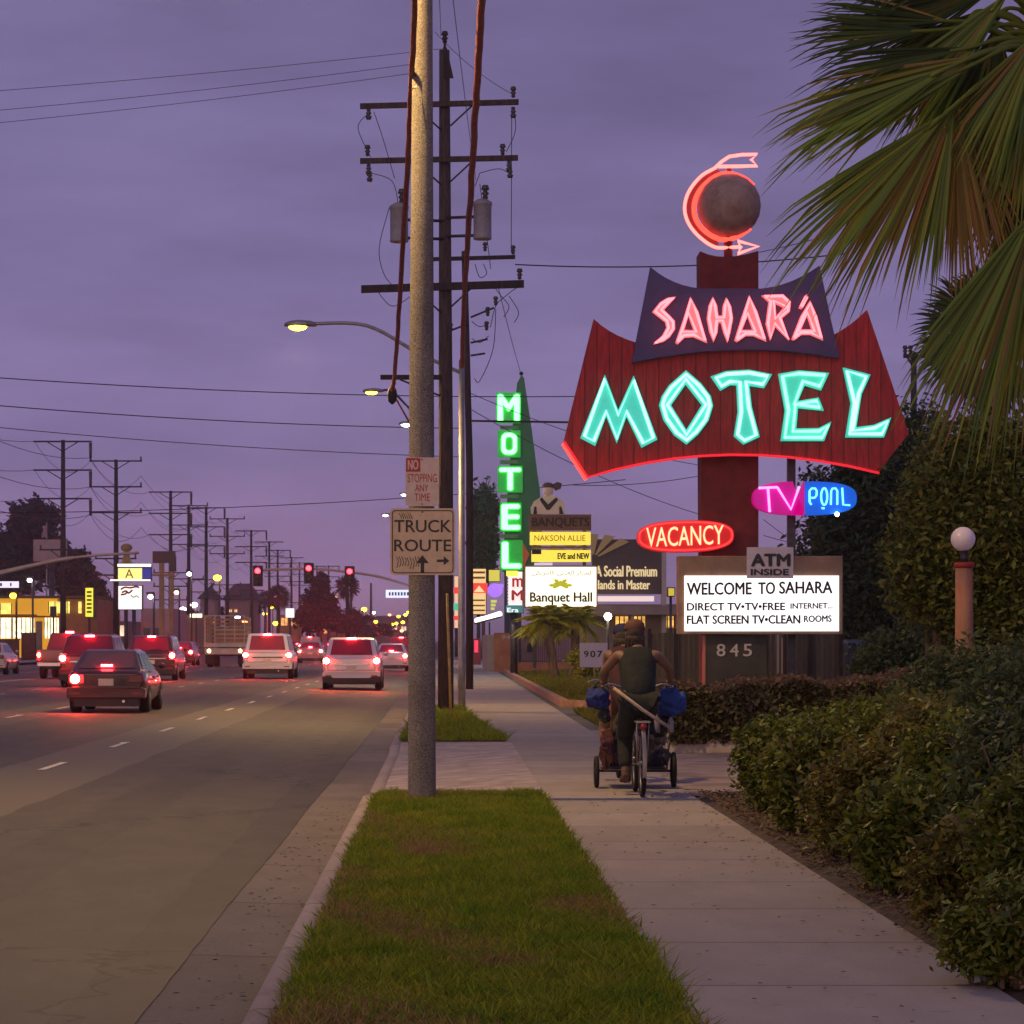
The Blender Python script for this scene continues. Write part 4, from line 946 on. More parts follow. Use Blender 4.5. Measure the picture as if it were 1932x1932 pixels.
# pickup truck
def pickup(X, Y):
    col = paint('maroon', (.24,.014,.016)); t = thing('pickup_truck', 'dark red pickup truck with pale tailgate bumper, leftmost of the lit queue', 'pickup truck', (0,0,0))
    b = MB()
    b.boxm(-.98,.98,.1,.16,.62,1.14); b.boxm(-.98,-.90,.16,2.1,.62,1.14); b.boxm(.90,.98,.16,2.1,.62,1.14); b.boxm(-.9,.9,.16,2.1,.62,.70); b.build('cargo_bed', col, t, .02)
    b = MB(); b.boxm(-.86,.86,.055,.098,.66,1.10); tg = b.build('tailgate', mat('tailgate sheen', (.22,.03,.03), .3, coat=.8), t, .015); b = MB(); b.boxm(-.10,.10,.04,.054,.93,1.0); b.build('tailgate_handle', CHR, tg)
    b = MB(); rg = lambda y,w,a,z: [(-w,y,a),(-w,y,z-.08),(-w*.9,y,z),(w*.9,y,z),(w,y,z-.08),(w,y,a)]
    b.loft([rg(2.12,.98,.5,1.16),rg(4.0,.99,.5,1.16),rg(5.2,.95,.55,1.08),rg(5.5,.86,.6,.95)]); b.build('body', col, t, .02)
    b = MB(); A = [(-.92,2.14,1.13),(.92,2.14,1.13),(.92,4.2,1.13),(-.92,4.2,1.13)]; T = [(-.74,2.32,1.80),(.74,2.32,1.80),(.74,3.5,1.80),(-.74,3.5,1.80)]
    b.loft([A,T], False); cb = b.build('cab', col, t, .04)
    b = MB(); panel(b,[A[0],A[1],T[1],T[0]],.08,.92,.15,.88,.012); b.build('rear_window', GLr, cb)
    for cs in ([A[1],A[2],T[2],T[1]],[A[3],A[0],T[0],T[3]]):
        b = MB(); panel(b,cs,.1,.9,.12,.88,.012); b.build('side_window', GL, cb)
    b = MB(); b.boxm(-.16,.16,2.25,2.33,1.79,1.86); b.build('brake_light', glow('high brake lamp', (1,.02,.025), 160), cb)
    b = MB(); b.boxm(-.97,.97,-.06,.05,.48,.64); b.build('bumper', CHR, t, .02)
    b = MB(); b.boxm(-.17,.17,.035,.055,.70,.84); b.build('licence_plate', PLATE, t)
    for s in (-1,1):
        b = MB(); b.boxm(s*.92-.06,s*.92+.06,.05,.12,.74,1.08); l = b.build('tail_light', LENS, t, .01)
        b = MB(); b.ball((s*.92,.05,.93),.075,10,(.8,.4,1.1)); b.build('bulb', BULBo, l)
        for yw in (1.0,4.4):
            b = MB(); b.lathe([(.22,-.12),(.34,-.12),(.37,-.08),(.37,.08),(.34,.12),(.22,.12)], s*.86, yw, 18, 'x', .37); wl = b.build('wheel', TYRE, t)
            b = MB(); b.lathe([(.07,-.02),(.22,-.02),(.22,.02),(.07,.05)], s*.96, yw, 12, 'x', .37); b.build('rim', RIM, wl)
    b = MB(); b.boxm(-.8,.8,.2,5.0,.38,.6); b.build('chassis', TRIM, t)
    t.location = (X, Y, roadz(X))
pickup(PX(117,112), 112)
# stake bed truck
def stake_truck(X, Y):
    cream = mat('cream truck paint', (.62,.5,.36), .5, nz=.15, ns=3); t = thing('stake_truck', 'cream flatbed truck with wooden stake sides left of the boxy white SUV', 'truck', (0,0,0))
    b = MB(); b.boxm(-1.15,1.15,0,4.6,1.12,1.34); b.build('flatbed', cream, t, .01)
    pl = mat('stake planks', (.42,.21,.09), .8, nz=.3, ns=4)
    def fence_(ax, along0, along1, const, name):
        b = MB()
        for k in range(6):
            z = 1.42+k*.23
            if ax == 'x': b.boxm(along0,along1,const,const+.03,z,z+.15)
            else: b.boxm(const,const+.03,along0,along1,z,z+.15)
        f = b.build(name, pl, t); b = MB(); n = 5
        for k in range(n):
            a = along0+(along1-along0-.06)*k/(n-1)
            if ax == 'x': b.boxm(a,a+.06,const-.035,const-.002,1.34,2.82)
            else: b.boxm(const-.035,const-.002,a,a+.06,1.34,2.82)
        if ax == 'x': b.boxm(along0,along1,const-.04,const+.03,2.825,2.88)
        b.build('stake', cream, f)
    fence_('x',-1.12,1.12,.04,'tail_rack'); fence_('y',.1,4.5,-1.12,'side_rack'); fence_('y',.1,4.5,1.12,'side_rack')
    b = MB(); A = [(-1.0,4.75,.9),(1.0,4.75,.9),(1.0,6.4,.9),(-1.0,6.4,.9)]; T=[(-.9,4.75,2.3),(.9,4.75,2.3),(.88,6.0,2.3),(-.88,6.0,2.3)]; b.loft([A,T],False); b.build('cab', cream, t, .05)
    b = MB(); b.boxm(-.45,.45,.2,6.2,.62,1.1); b.build('chassis', TRIM, t)
    b = MB(); b.boxm(-1.1,1.1,-.06,.06,.72,1.06); rp_ = b.build('rear_panel', cream, t, .01)
    b = MB(); b.boxm(-.18,.18,-.075,-.062,.82,.96); b.build('licence_plate', PLATE, rp_)
    for s in (-1,1):
        b = MB(); b.boxm(s*.86-.13,s*.86+.13,-.10,-.062,.84,1.0); l = b.build('tail_light', mat('orange lens', (.5,.12,.02), .3, emit=(1,.35,.08), es=1.0), t); b = MB(); b.ball((s*.86,-.10,.92),.085,10,(1,.4,1)); b.build('bulb', glow('warm bulb', (1,.62,.3), 40), l)
        b = MB(); b.boxm(s*.9-.22,s*.9+.22,.5,.53,.2,.72); b.build('mud_flap', M['black'], t)
        for yw in (1.0,5.6):
            b = MB(); b.lathe([(.25,-.16),(.38,-.16),(.42,-.1),(.42,.1),(.38,.16),(.25,.16)], s*.88, yw, 18, 'x', .42); wl = b.build('wheel', TYRE, t); b = MB(); b.lathe([(.08,-.02),(.25,-.02),(.25,.02),(.08,.05)], s*1.0, yw, 12, 'x', .42); b.build('rim', RIM, wl)
    t.location = (X, Y, roadz(X))
stake_truck(PX(424,158), 158)
# headlights of oncoming traffic
for k, (xd, Y) in enumerate(((362,300),(20,400))):
    X = PX(xd,Y); col = paint('grey', (.2,.18,.18))
    o = car('sedan', 0, 0, col, 'oncoming car with white headlights far down the road, left of the cream truck' if k == 0 else 'distant oncoming car near the left edge', lights=False, plate=False)
    for s in (-1,1):
        b = MB(); b.ball((s*.65,4.66,.66),.10,10,(1.4,.5,1)); b.build('headlight', HEADL, o)
    o.location = (X, Y, roadz(max(-28.5,X))); o.rotation_euler = (0,0,math.pi)

# ------------------------------------------------------------------ traffic signals at the crossing
YT = 190.
def signal_mast():
    fx = PX(797,YT); t = thing('traffic_signal', 'long curved signal mast arm with three red traffic lights over the queue', 'traffic signal', (fx,YT,0))
    b = MB(); b.tube([(fx,YT,-.1),(fx,YT,5.6)],[.15,.12],12); b.build('pole', M['steel'], t)
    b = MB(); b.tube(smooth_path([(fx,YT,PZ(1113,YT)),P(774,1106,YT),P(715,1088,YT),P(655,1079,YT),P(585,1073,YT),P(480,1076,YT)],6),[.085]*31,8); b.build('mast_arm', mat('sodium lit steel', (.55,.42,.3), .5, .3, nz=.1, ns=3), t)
    for (x, y) in ((487,1076),(583,1071),(660,1077)):
        cx, cz = PX(x,YT), PZ(y,YT); hz = cz-.62
        b = MB(); b.boxm(cx-.2,cx+.2,YT-.45,YT-.2,hz-.32,hz+.80); h = b.build('signal_head', mat('signal housing', (.03,.015,.02), .5), t, .03)
        b = MB(); b.boxm(cx-.33,cx+.33,YT-.195,YT-.18,hz-.45,hz+.93); b.build('backplate', TRIM, h)
        for k, m in enumerate((glow('red signal', (1,.014,.022), 24), mat('dark amber lens', (.08,.04,.01), .3), mat('dark green lens', (.01,.05,.03), .3))):
            b = MB(); b.ball((cx,YT-.46,cz-.08-.36*k+.04),.185,12,(1,.35,1)); b.build('red_lens' if k == 0 else 'unlit_lens', m, h)
            b = MB()
            for a in range(9):
                an = R(10+20*a); 
                if a < 8:
                    an2 = R(10+20*(a+1)); zc = cz-.04-.36*k
                    b.hexa([(cx+r_*math.cos(q_), y_, zc+r_*math.sin(q_)) for y_, in ((YT-.68,),(YT-.455,)) for r_, q_ in ((.17,an),(.17,an2),(.185,an2),(.185,an))])
            b.build('visor', TRIM, h)
    b = MB(); x0,z0 = PX(728,YT),PZ(1128,YT); x1,z1 = PX(774,YT),PZ(1113,YT); b.boxm(x0,x1,YT-.3,YT-.15,z0,z1); s = b.build('street_name_sign', mat('lit blue white panel', (.6,.7,.9), .4, emit=(.72,.80,1), es=1.1), t)
    b = MB()
    for k in range(7): b.boxm(x0+.2+k*.2,x0+.32+k*.2,YT-.306,YT-.301,z0+.15,z1-.15)
    b.build('lettering', mat('blue legend', (.08,.12,.3), .5), s)
signal_mast()
t = thing('signal_mast', 'long pale mast arm entering from the left edge above the yellow shop', 'traffic signal', (PX(-40,150),150,0))
b = MB(); b.tube([(PX(-60,150),150,-.1),(PX(-60,150),150,PZ(1090,150))],[.16,.12],10); b.build('pole', M['steel'], t)
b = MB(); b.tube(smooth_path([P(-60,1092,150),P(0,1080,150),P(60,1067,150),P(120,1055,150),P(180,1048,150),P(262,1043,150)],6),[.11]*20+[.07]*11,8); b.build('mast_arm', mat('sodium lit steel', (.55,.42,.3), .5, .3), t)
b = MB(); b.boxm(PX(-14,150),PX(36,150),149.8,149.95,PZ(1109,150),PZ(1097,150)); s = b.build('street_name_sign', mat('lit lilac panel', (.8,.75,.9), .4, emit=(.85,.78,1), es=1.0), t)
b = MB(); b.boxm(PX(1,150),PX(5,150),149.79,149.8-.002,PZ(1106,150),PZ(1100,150)); b.boxm(PX(20,150),PX(23,150),149.79,149.798,PZ(1106,150),PZ(1100,150)); b.build('lettering', mat('blue legend', (.08,.12,.3), .5), s)

# ------------------------------------------------------------------ far side: power poles
ORD = ['first','second','third','fourth','fifth','sixth','seventh','eighth','ninth','tenth','eleventh','twelfth','thirteenth']
FP = [(119,830,6),(219,867,5),(322,926,6),(356,952,4),(389,956,5),(429,977,5),(474,1000,4),(508,1021,4),(524,1037,4),(550,1051,4),(565,1061,3),(598,1067,3),(620,1067,3)]
tops = []
for i, (x, y, na) in enumerate(FP):
    Y = 16.45*F/(HY-y); X = PX(x,Y); zt = 18.
    t = thing('power_pole', 'dark power pole with stepped crossarms beyond the traffic, '+ORD[i]+' from left in its row', 'power pole', (X,Y,0), 'power poles beyond the road')
    g = .13 if i < 6 else .16
    b = MB(); b.tube([(X,Y,-.2),(X,Y,9),(X,Y,zt)],[.27,.23,.16],8); b.build('shaft', M['darkwood'], t)
    for k in range(na):
        z = zt-.15-k*2.35 if k < 3 else zt-.15-2*2.35-4.2-(k-3)*1.5
        l = 2.4 if k < 3 else 1.9
        b = MB(); b.boxm(X-l,X+l,Y-.35,Y-.22,z-g/2,z+g/2); b.tube([(X-l*.55,Y-.28,z),(X,Y-.25,z-.8)],.04,4); b.tube([(X+l*.55,Y-.28,z),(X,Y-.25,z-.8)],.04,4); b.build('crossarm', M['darkwood'], t)
        if k < 3 and i % 2 == 0:
            b = MB(); b.tube([(X+l-.1,Y-.28,z-.1),(X+l-.1,Y-.28,z-1.4)],[.14,.11],7); b.build('insulator', M['porc'], t)
        elif i < 6:
            b = MB(); b.tube([(X-l+.1,Y-.28,z),(X-l+.1,Y-.28,z+.4)],.08,6); b.tube([(X+l-.1,Y-.28,z),(X+l-.1,Y-.28,z+.4)],.08,6); b.build('insulator', M['porc'], t)
    tops.append((X,Y,zt))
for k, (dx, dz, lab) in enumerate(((-2.3,-.15,'left upper'),(2.3,-1.5,'right upper'),(-2.3,-2.5,'left middle'),(2.3,-3.9,'right middle'),(-2.3,-4.85,'left lower'),(2.3,-6.2,'right lower'))):
    pts = []
    pv = (tops[0][0]-1.5, 150, 18.2)
    for (X,Y,z) in [tops[i] for i in (0,1,2,4,5,6,7,8,10)]:
        pts += [p for p in sag((pv[0]+dx,pv[1],pv[2]+dz),(X+dx,Y-.3,z+dz),1.7 if pv[1] < 240 else 1.2,12)][:-1]; pv = (X,Y-.3,z)
    cable('power_line', lab+' line sagging from pole to pole on the far side', pts, .022, M['wire'], 'wire', 4, 'lines between the far power poles')

# ------------------------------------------------------------------ far side: shops and signs
def lit(name, col, s):
    new = name not in MATS; m = mat(name, tuple(min(.9,c*.7) for c in col), .5, emit=col, es=s)
    if new and 'window' in name:
        nt = m.node_tree; b = nt.nodes['Principled BSDF']; L = nt.links.new; tc = nt.nodes.new('ShaderNodeTexCoord')
        mp = nt.nodes.new('ShaderNodeMapping'); mp.inputs['Scale'].default_value = (1.1,1,2.3); L(tc.outputs['Object'], mp.inputs[0])
        v = nt.nodes.new('ShaderNodeTexVoronoi'); v.distance = 'CHEBYCHEV'; v.inputs['Scale'].default_value = 1.3; L(mp.outputs[0], v.inputs['Vector'])
        r = nt.nodes.new('ShaderNodeMapRange'); r.inputs['To Min'].default_value = .6*s; r.inputs['To Max'].default_value = 1.5*s; L(v.outputs['Color'], r.inputs['Value']); L(r.outputs[0], b.inputs['Emission Strength'])
    return m
def win(t, x0, x1, y0, y1, Y, m, nm='window', bars=0, off=.05):
    b = MB(); b.boxm(PX(x0,Y),PX(x1,Y),Y-off-.03,Y-off,PZ(y1,Y),PZ(y0,Y)); f = b.build(nm, m, t)
    if bars:
        b = MB(); 
        for k in range(bars+1):
            x = PX(x0+(x1-x0)*k/bars,Y); b.boxm(x-.035,x+.035,Y-off-.08,Y-off-.032,PZ(y1,Y),PZ(y0,Y))
        b.build('frame', TRIM, f)
    return f
Y = 250.
t = thing('shop', 'two storey shop with yellow lit upper wall and bright white shop windows at far left', 'shop', (PX(70,Y),Y,0))
b = MB(); b.boxm(PX(-60,Y),PX(108,Y),Y,Y+18,-.2,PZ(1127,Y)); b.build('wall', mat('glowing yellow render', (.62,.36,.05), .8, nz=.2, ns=.6, emit=(1,.46,.02), es=.55), t)  # wall given a glow in place of light falling on it
b = MB(); b.boxm(PX(108.2,Y),PX(182,Y),Y+.2,Y+18,-.2,PZ(1130,Y)); b.build('side_wall', mat('orange stucco', (.40,.19,.08), .85, nz=.2, ns=.6), t)
for (a,b_,c,d,m) in ((-20,22,1138,1158,lit('yellow window',(1,.82,.16),1.1)),(92,116,1135,1157,lit('yellow window',(1,.82,.16),1.1)),(121,133,1135,1157,lit('yellow window',(1,.82,.16),1.1)),(148,154,1135,1157,lit('yellow window',(1,.82,.16),1.1))):
    win(t,a,b_,c,d,Y,m,'window',2 if b_-a > 10 else 0)
for (a,b_) in ((-30,22),(24,66),(84,112)):
    win(t,a,b_,1166,1204,Y,lit('shop window',(1,.86,.52),1.9),'shop_window',5)
b = MB(); b.boxm(PX(-60,Y),PX(182,Y),Y-.12,Y+18,PZ(1129,Y),PZ(1124,Y)); b.build('parapet', mat('dark parapet', (.16,.09,.03), .8), t)
b = MB(); b.boxm(PX(68,Y),PX(80,Y),Y-.1,Y-.02,-.1,PZ(1172,Y)); b.build('door', GL, t)
b = MB(); b.boxm(PX(-20,Y),PX(70,Y),Y-.25,Y-.09,PZ(1163,Y),PZ(1159,Y)); b.build('sign_band', mat('ochre sign band', (.5,.25,.03), .6), t)
b = MB(); b.boxm(PX(-60,Y),PX(112,Y),Y-1.6,Y-.1,PZ(1165,Y),PZ(1162,Y)); b.build('canopy', mat('canopy', (.25,.14,.04), .7), t)
def board_sign(name, label, x0, x1, y0, y1, Y, face, posts=(), strokes_=None, frame=None, cat='sign', dep=.5, txt=()):
    t = thing(name, label, cat, (PX((x0+x1)/2,Y),Y,0))
    b = MB(); b.boxm(PX(x0,Y),PX(x1,Y),Y,Y+dep,PZ(y1,Y),PZ(y0,Y)); b.build('cabinet', frame or TRIM, t)
    dx = .06; b = MB(); b.boxm(PX(x0,Y)+dx,PX(x1,Y)-dx,Y-.05,Y-.005,PZ(y1,Y)+dx,PZ(y0,Y)-dx); f = b.build('face', face, t)
    for (s, xa, xb, ya, yb, m) in txt:
        b = MB(); text(b,s,PX(xa,Y),PX(xb,Y),PZ(yb,Y),PZ(ya,Y),Y-.055,.015,.02); b.build('lettering', m, f)
    for (x, r, yt) in posts:
        b = MB(); b.tube([(PX(x,Y),Y+dep/2,-.1),(PX(x,Y),Y+dep/2,PZ(yt,Y))], r, 8); b.build('post', M['darksteel'], t)
    return t, f
Y = 205.
t, f = board_sign('pylon_sign','pylon sign with yellow lit top and white panel with red script, beyond the far kerb',222,269,1104,1151,Y,lit('white panel far',(1,.98,.88),1.2),((237,.14,1150),(252,.14,1150)))
b = MB()
for pts in (((228,1112),(236,1108),(246,1109),(257,1107),(263,1109)),((230,1118),(238,1115),(243,1119),(250,1113)),((228,1122),(236,1121),(240,1117))): b.tube(smooth_path([(PX(x,Y),Y-.07,PZ(y,Y)) for x, y in pts],4),.07,5)
b.build('script', mat('red orange script', (.5,.06,.02), .5), f)
b = MB()
b.tube(smooth_path([(PX(x,Y),Y-.07,PZ(y,Y)) for x, y in ((247,1123),(252,1127),(258,1124),(262,1128))],4),.04,5); b.build('script', mat('green script', (.25,.45,.2), .5), f)
b = MB(); b.boxm(PX(222,Y),PX(286,Y),Y,Y+.5,PZ(1096,Y),PZ(1063,Y)); tp = b.build('top_cabinet', mat('navy cabinet', (.03,.04,.22), .5), t)
b = MB(); b.boxm(PX(223,Y),PX(268,Y),Y-.05,Y-.004,PZ(1093,Y),PZ(1072,Y)); b.build('yellow_face', lit('yellow panel far',(1,.85,.25),1.15), tp)
b = MB(); b.boxm(PX(222,Y),PX(285,Y),Y-.12,Y-.004,PZ(1069,Y),PZ(1064,Y)); b.boxm(PX(208,Y),PX(284,Y),Y-.12,Y-.055,PZ(1096,Y),PZ(1093.5,Y)); b.build('light_strip', lit('strip light',(1,.95,.7),1.8), tp)
b = MB(); b.boxm(PX(269,Y),PX(285,Y),Y-.05,Y-.004,PZ(1091,Y),PZ(1073,Y)); b.build('blue_face', mat('blue panel far', (.03,.05,.35), .5, emit=(.03,.06,.5), es=.4), tp)
b = MB(); b.ball((PX(238,Y),Y+.25,PZ(1033,Y)),.42,12,(1,1,.7)); b.lathe([(.45,0),(.25,.3),(.18,1.1)],PX(238,Y),Y+.25,12,cz=PZ(1063,Y)); b.build('finial', mat('ochre finial', (.40,.26,.07), .7, nz=.3, ns=3), t)
b = MB(); text(b,'A',PX(236,Y),PX(252,Y),PZ(1091,Y),PZ(1074,Y),Y-.055,.0,.02); b.build('lettering', mat('olive legend', (.35,.28,.03), .6), tp)
t, f = board_sign('blade_sign','narrow upright yellow lit sign on the orange wall at far left',160,177,1108,1165,248.4,lit('yellow blade',(.95,.92,.06),1.0),((168,.12,1165),))
b = MB()
for k in range(6): b.boxm(PX(164,248.4),PX(173,248.4),248.33,248.345,PZ(1119+k*7.5,248.4),PZ(1115+k*7.5,248.4))
b.build('lettering', mat('olive legend', (.35,.28,.03), .6), f)
board_sign('billboard','pale pink billboard on one post in front of the dark trees',62,127,1017,1060,300,mat('pale pink hoarding', (.42,.30,.30), .7, nz=.12, ns=1),((97,.3,1060),),txt=(),cat='billboard')
t = thing('flag', 'striped red and white flag above the pale billboard', 'flag', (PX(85,302),302,0))
b = MB(); b.tube([(PX(88,302),302,-.1),(PX(88,302),302,PZ(986,302))],.08,6); b.build('pole', M['steel'], t)
b = MB()
for k in range(6):
    z = PZ(992+k*3.6,302); b.boxm(PX(80,302)+.1*math.sin(k),PX(88,302),301.95+.03*k,301.97+.03*k,z-.2,z)
b.build('stripes', mat('flag cloth', (.45,.25,.25), .8, nz=.4, ns=6), t)
Y = 240.
t = thing('sign_tower', 'tan twin column sign tower with dark box head right of the white script panel', 'sign', (PX(305,Y),Y,0))
b = MB(); b.boxm(PX(300,Y),PX(309,Y),Y,Y+.5,-.1,PZ(1062,Y)); b.build('column', mat('tan column', (.40,.26,.12), .8, nz=.2, ns=2), t)
b = MB(); b.boxm(PX(319,Y),PX(327,Y),Y,Y+.5,-.1,PZ(1055,Y)); b.build('column', mat('tan column', (.40,.26,.12), .8), t)
b = MB(); b.boxm(PX(288,Y),PX(330,Y),Y-.1,Y+.7,PZ(1062,Y),PZ(1040,Y)); b.boxm(PX(320,Y),PX(331,Y),Y-.2,Y+.8,PZ(1078,Y),PZ(1048,Y)); b.build('head_box', mat('brown box', (.12,.08,.06), .8), t)
b = MB(); b.boxm(PX(284,Y),PX(330,Y),Y-.15,Y-.02,PZ(1087,Y),PZ(1083,Y)); b.build('crossbar', mat('tan column', (.40,.26,.12), .8), t)
def house(name, label, x0, x1, yt, Y, wall, roof=0, dep=14, wins=(), wm=None, cat='building', rm=None):
    t = thing(name, label, cat, (PX((x0+x1)/2,Y),Y,0))
    b = MB(); a, c, z = PX(x0,Y), PX(x1,Y), PZ(yt,Y); b.boxm(a,c,Y,Y+dep,-.3,z); b.build('wall', wall, t)
    if roof:
        b = MB(); b.add([(a-.5,Y-.6,z+.01),(c+.5,Y-.6,z+.01),(c+.5,Y+dep+.6,z+.01),(a-.5,Y+dep+.6,z+.01),(a+1,Y+dep*.5,z+roof),(c-1,Y+dep*.5,z+roof)], [(0,1,5,4),(1,2,5),(2,3,4,5),(3,0,4),(0,3,2,1)]); b.build('roof', rm or mat('dark roof', (.06,.045,.045), .9, nz=.3, ns=2), t)
    for (p, q_, r, s) in wins: win(t,p,q_,r,s,Y,wm or lit('warm window',(1,.62,.25),1.2),'window',2)
    return t
house('pink_building','pale pink windowless building behind the traffic below the white script panel',266,325,1148,262,mat('pink stucco', (.50,.33,.32), .85, nz=.12, ns=.8),wins=((272,282,1185,1200),(290,300,1185,1200)),wm=GL)
house('low_shop','low dark shop with a pale band behind the red pickup',182,240,1172,280,mat('grey brown stucco', (.20,.14,.12), .85),wins=((188,204,1180,1200),(208,236,1180,1200)),wm=lit('dim window',(1,.75,.5),1.1))
house('petrol_station','flat roofed forecourt with a row of bright lamps behind the stake bed truck',326,384,1160,330,mat('brown stucco far', (.22,.14,.10), .85),wins=((326,352,1160,1166),(358,382,1158,1165)),wm=lit('forecourt lamps',(1,.85,.55),2.2))
house('roofed_house','house with dark pitched roof beyond the stake bed truck, left of two',378,402,1130,420,mat('mauve stucco', (.28,.2,.22), .85),2.2)
house('roofed_house','house with dark pitched roof and lit windows beyond the boxy white SUV',424,480,1132,430,mat('mauve stucco', (.28,.2,.22), .85),2.6,wins=((432,438,1150,1155),(442,448,1150,1155)))
house('corner_shop','orange lit shop front above the roof of the boxy white SUV',528,562,1160,420,mat('orange brown stucco', (.4,.2,.09), .85, nz=.2, ns=.7),wins=((530,543,1166,1180),(546,560,1166,1180)),wm=lit('orange window',(1,.5,.15),1.0))
board_sign('shop_sign','small white lit sign board above the boxy white SUV',586-48,586-30,1147,1166,395,lit('white panel far',(1,.98,.88),1.2),((547,.15,1166),))
house('roadside_shop','red lit low building at the end of the road left of the white SUV',600,700,1180,640,mat('red brown stucco', (.25,.10,.08), .85, nz=.3, ns=.4),1.5,wins=((610,622,1187,1195),(640,650,1187,1195),(668,680,1186,1194)),wm=lit('orange window',(1,.5,.15),1.0))
house('roadside_shop','dusky building at the end of the road beside the concrete pole',702,790,1172,760,mat('dusky stucco', (.22,.13,.12), .85, nz=.3, ns=.4),1.5,wins=((708,720,1180,1190),(735,750,1178,1188),(757,768,1182,1190)),wm=lit('pale window',(1,.8,.6),1.0))
# small lamps: posts with a bright head
def post_lamp(x, y, Y, lens, label, r=.3, group=None):
    t = thing('lamp_post', label, 'lamp', (PX(x,Y),Y,0), group)
    b = MB(); b.tube([(PX(x,Y)+.25,Y,-.2),(PX(x,Y)+.25,Y,PZ(y,Y)+.25)],.09,6); b.boxm(PX(x,Y)-.3,PX(x,Y)+.3,Y-.2,Y+.2,PZ(y,Y)+.2,PZ(y,Y)+.36); b.build('post', M['darksteel'], t)
    b = MB(); b.ball((PX(x,Y),Y,PZ(y,Y)),r,10,(1,1,.8)); b.build('lens', lens, t)
    return t
G_sod = glow('sodium lamp', (1,.55,.02), 14); G_wht = glow('cool lamp', (1,.80,.78), 20); G_sod2 = glow('amber lamp', (1,.30,.10), 9)
post_lamp(410,1090,330,G_sod,'large yellow orange street lamp among the far power poles',.45)
post_lamp(25,1124,225,G_sod,'orange lamp in front of the yellow shop',.28)
post_lamp(56,1095,230,G_wht,'white lamp above the yellow shop roof',.2)
post_lamp(357,1083,300,G_wht,'small white lamp between the fourth and fifth power poles',.25)
post_lamp(284,1126,215,G_wht,'white lamp right of the white script panel',.2)
post_lamp(333,1118,260,glow('sodium lamp small', (1,.6,.2), 10),'pair height yellow lamp left of the stake bed truck',.22)
post_lamp(37,990,330,G_wht,'white lamp in front of the dark tree at far left',.3)
post_lamp(615,1127,420,G_sod,'yellow lamp left of the pointed dark tree, left of two',.5)
post_lamp(632,1129,420,G_sod,'yellow lamp left of the pointed dark tree, right of two',.42)
post_lamp(687,1150,520,G_sod,'yellow lamp right of the pointed dark tree',.5)
for (x, y, Y) in ((752,1163,700),(765,1160,720),(760,1174,650),(784,1165,780),(815,1162,800),(740,1178,760),(718,1165,800),(709,1173,640),(697,1180,700),(726,1186,820),(664,1182,620),(676,1174,690),(580,1150,560),(576,1136,600),(512,1145,520),(500,1158,540),(745,1190,800),(772,1182,800)):
    post_lamp(x, y, Y, G_sod if (x+y) % 3 else G_wht, 'tiny lamp glowing far down the road by the horizon', .42, 'tiny lamps at the end of the road')

for (x, y, Y) in ((345,1150,330),(366,1141,330),(398,1176,360),(462,1172,420),(448,1165,420),(520,1176,430),(556,1168,430),(596,1176,520),(642,1186,560),(655,1168,600),(690,1166,640),(705,1156,700),(735,1160,760),(748,1176,720),(770,1155,780),(758,1190,640),(130,1178,290),(196,1168,300),(246,1180,300),(300,1172,300),(318,1180,330)):
    post_lamp(x, y, Y, (G_sod, G_wht, G_sod2)[(x*3+y) % 3], 'tiny lamp glowing far down the road by the horizon', .40, 'tiny lamps at the end of the road')

# low dark clutter in front of the far shops
for (x0, x1, y1, Y, nm, lab) in ((40,66,1196,222,'utility_cabinet','dark brown metal cabinet on the far pavement in front of the bright shop windows'),(-6,34,1208,218,'low_hedge_wall','low brick wall at the far left edge in front of the shop')):
    t = thing(nm, lab, nm.replace('_',' ').split()[-1], (PX((x0+x1)/2,Y),Y,0)); b = MB(); b.boxm(PX(x0,Y),PX(x1,Y),Y,Y+.7,-.05,PZ(y1,Y)); b.build('body', mat('dark brick', (.14,.06,.04), .8, nz=.4, ns=3), t, .03)
    b = MB(); b.boxm(PX(x0,Y)-.05,PX(x1,Y)+.05,Y-.05,Y+.75,PZ(y1,Y)+.002,PZ(y1,Y)+.1); b.build('cap', mat('dark cap', (.10,.07,.06), .8), t)
t = thing('street_sign','small dark sign on a post in front of the bright shop windows','sign',(PX(101,224),224,0)); b = MB(); b.tube([(PX(101,224),224,0),(PX(101,224),224,PZ(1152,224))],.07,6); b.build('post', M['darksteel'], t); b = MB(); b.boxm(PX(95,224),PX(107,224),223.8,223.9,PZ(1162,224),PZ(1144,224)); b.build('panel', mat('dark sign back', (.07,.06,.05), .6), t)
# ------------------------------------------------------------------ green motel tower
YG = 143.
gP = lambda x, y: (PX(x,YG), PZ(y,YG))
t = thing('motel_tower', 'tall green fin sign with upright glowing MOTEL letters beyond the timber poles', 'motel sign', (PX(975,YG),YG,0))
b = MB(); b.prism([gP(x,y) for x, y in ((984,706),(989,712),(1003,806),(1019,926),(1023,1000),(1018,1078),(948,1078),(953,1000),(968,800),(976,722))], YG+.25, YG+.85)
b.build('fin', mat('green fin enamel', (.03,.20,.09), .5, nz=.15, ns=1), t)
b = MB(); b.ball((PX(984,YG),YG+.5,PZ(703,YG)),.10,8); b.build('finial', M['black'], t)
b = MB(); b.boxm(PX(952,YG),PX(984,YG),YG+.3,YG+.8,-.2,PZ(1076,YG)); b.build('post', mat('dark blue post', (.03,.045,.07), .6), t)
gface = mat('glowing green letter box face', (.02,.26,.05), .45, nz=.2, ns=2, emit=(.015,.55,.06), es=.4); gtube = glow('mint neon', (.10,1,.14), 8)  # box faces glow in place of neon light on green enamel
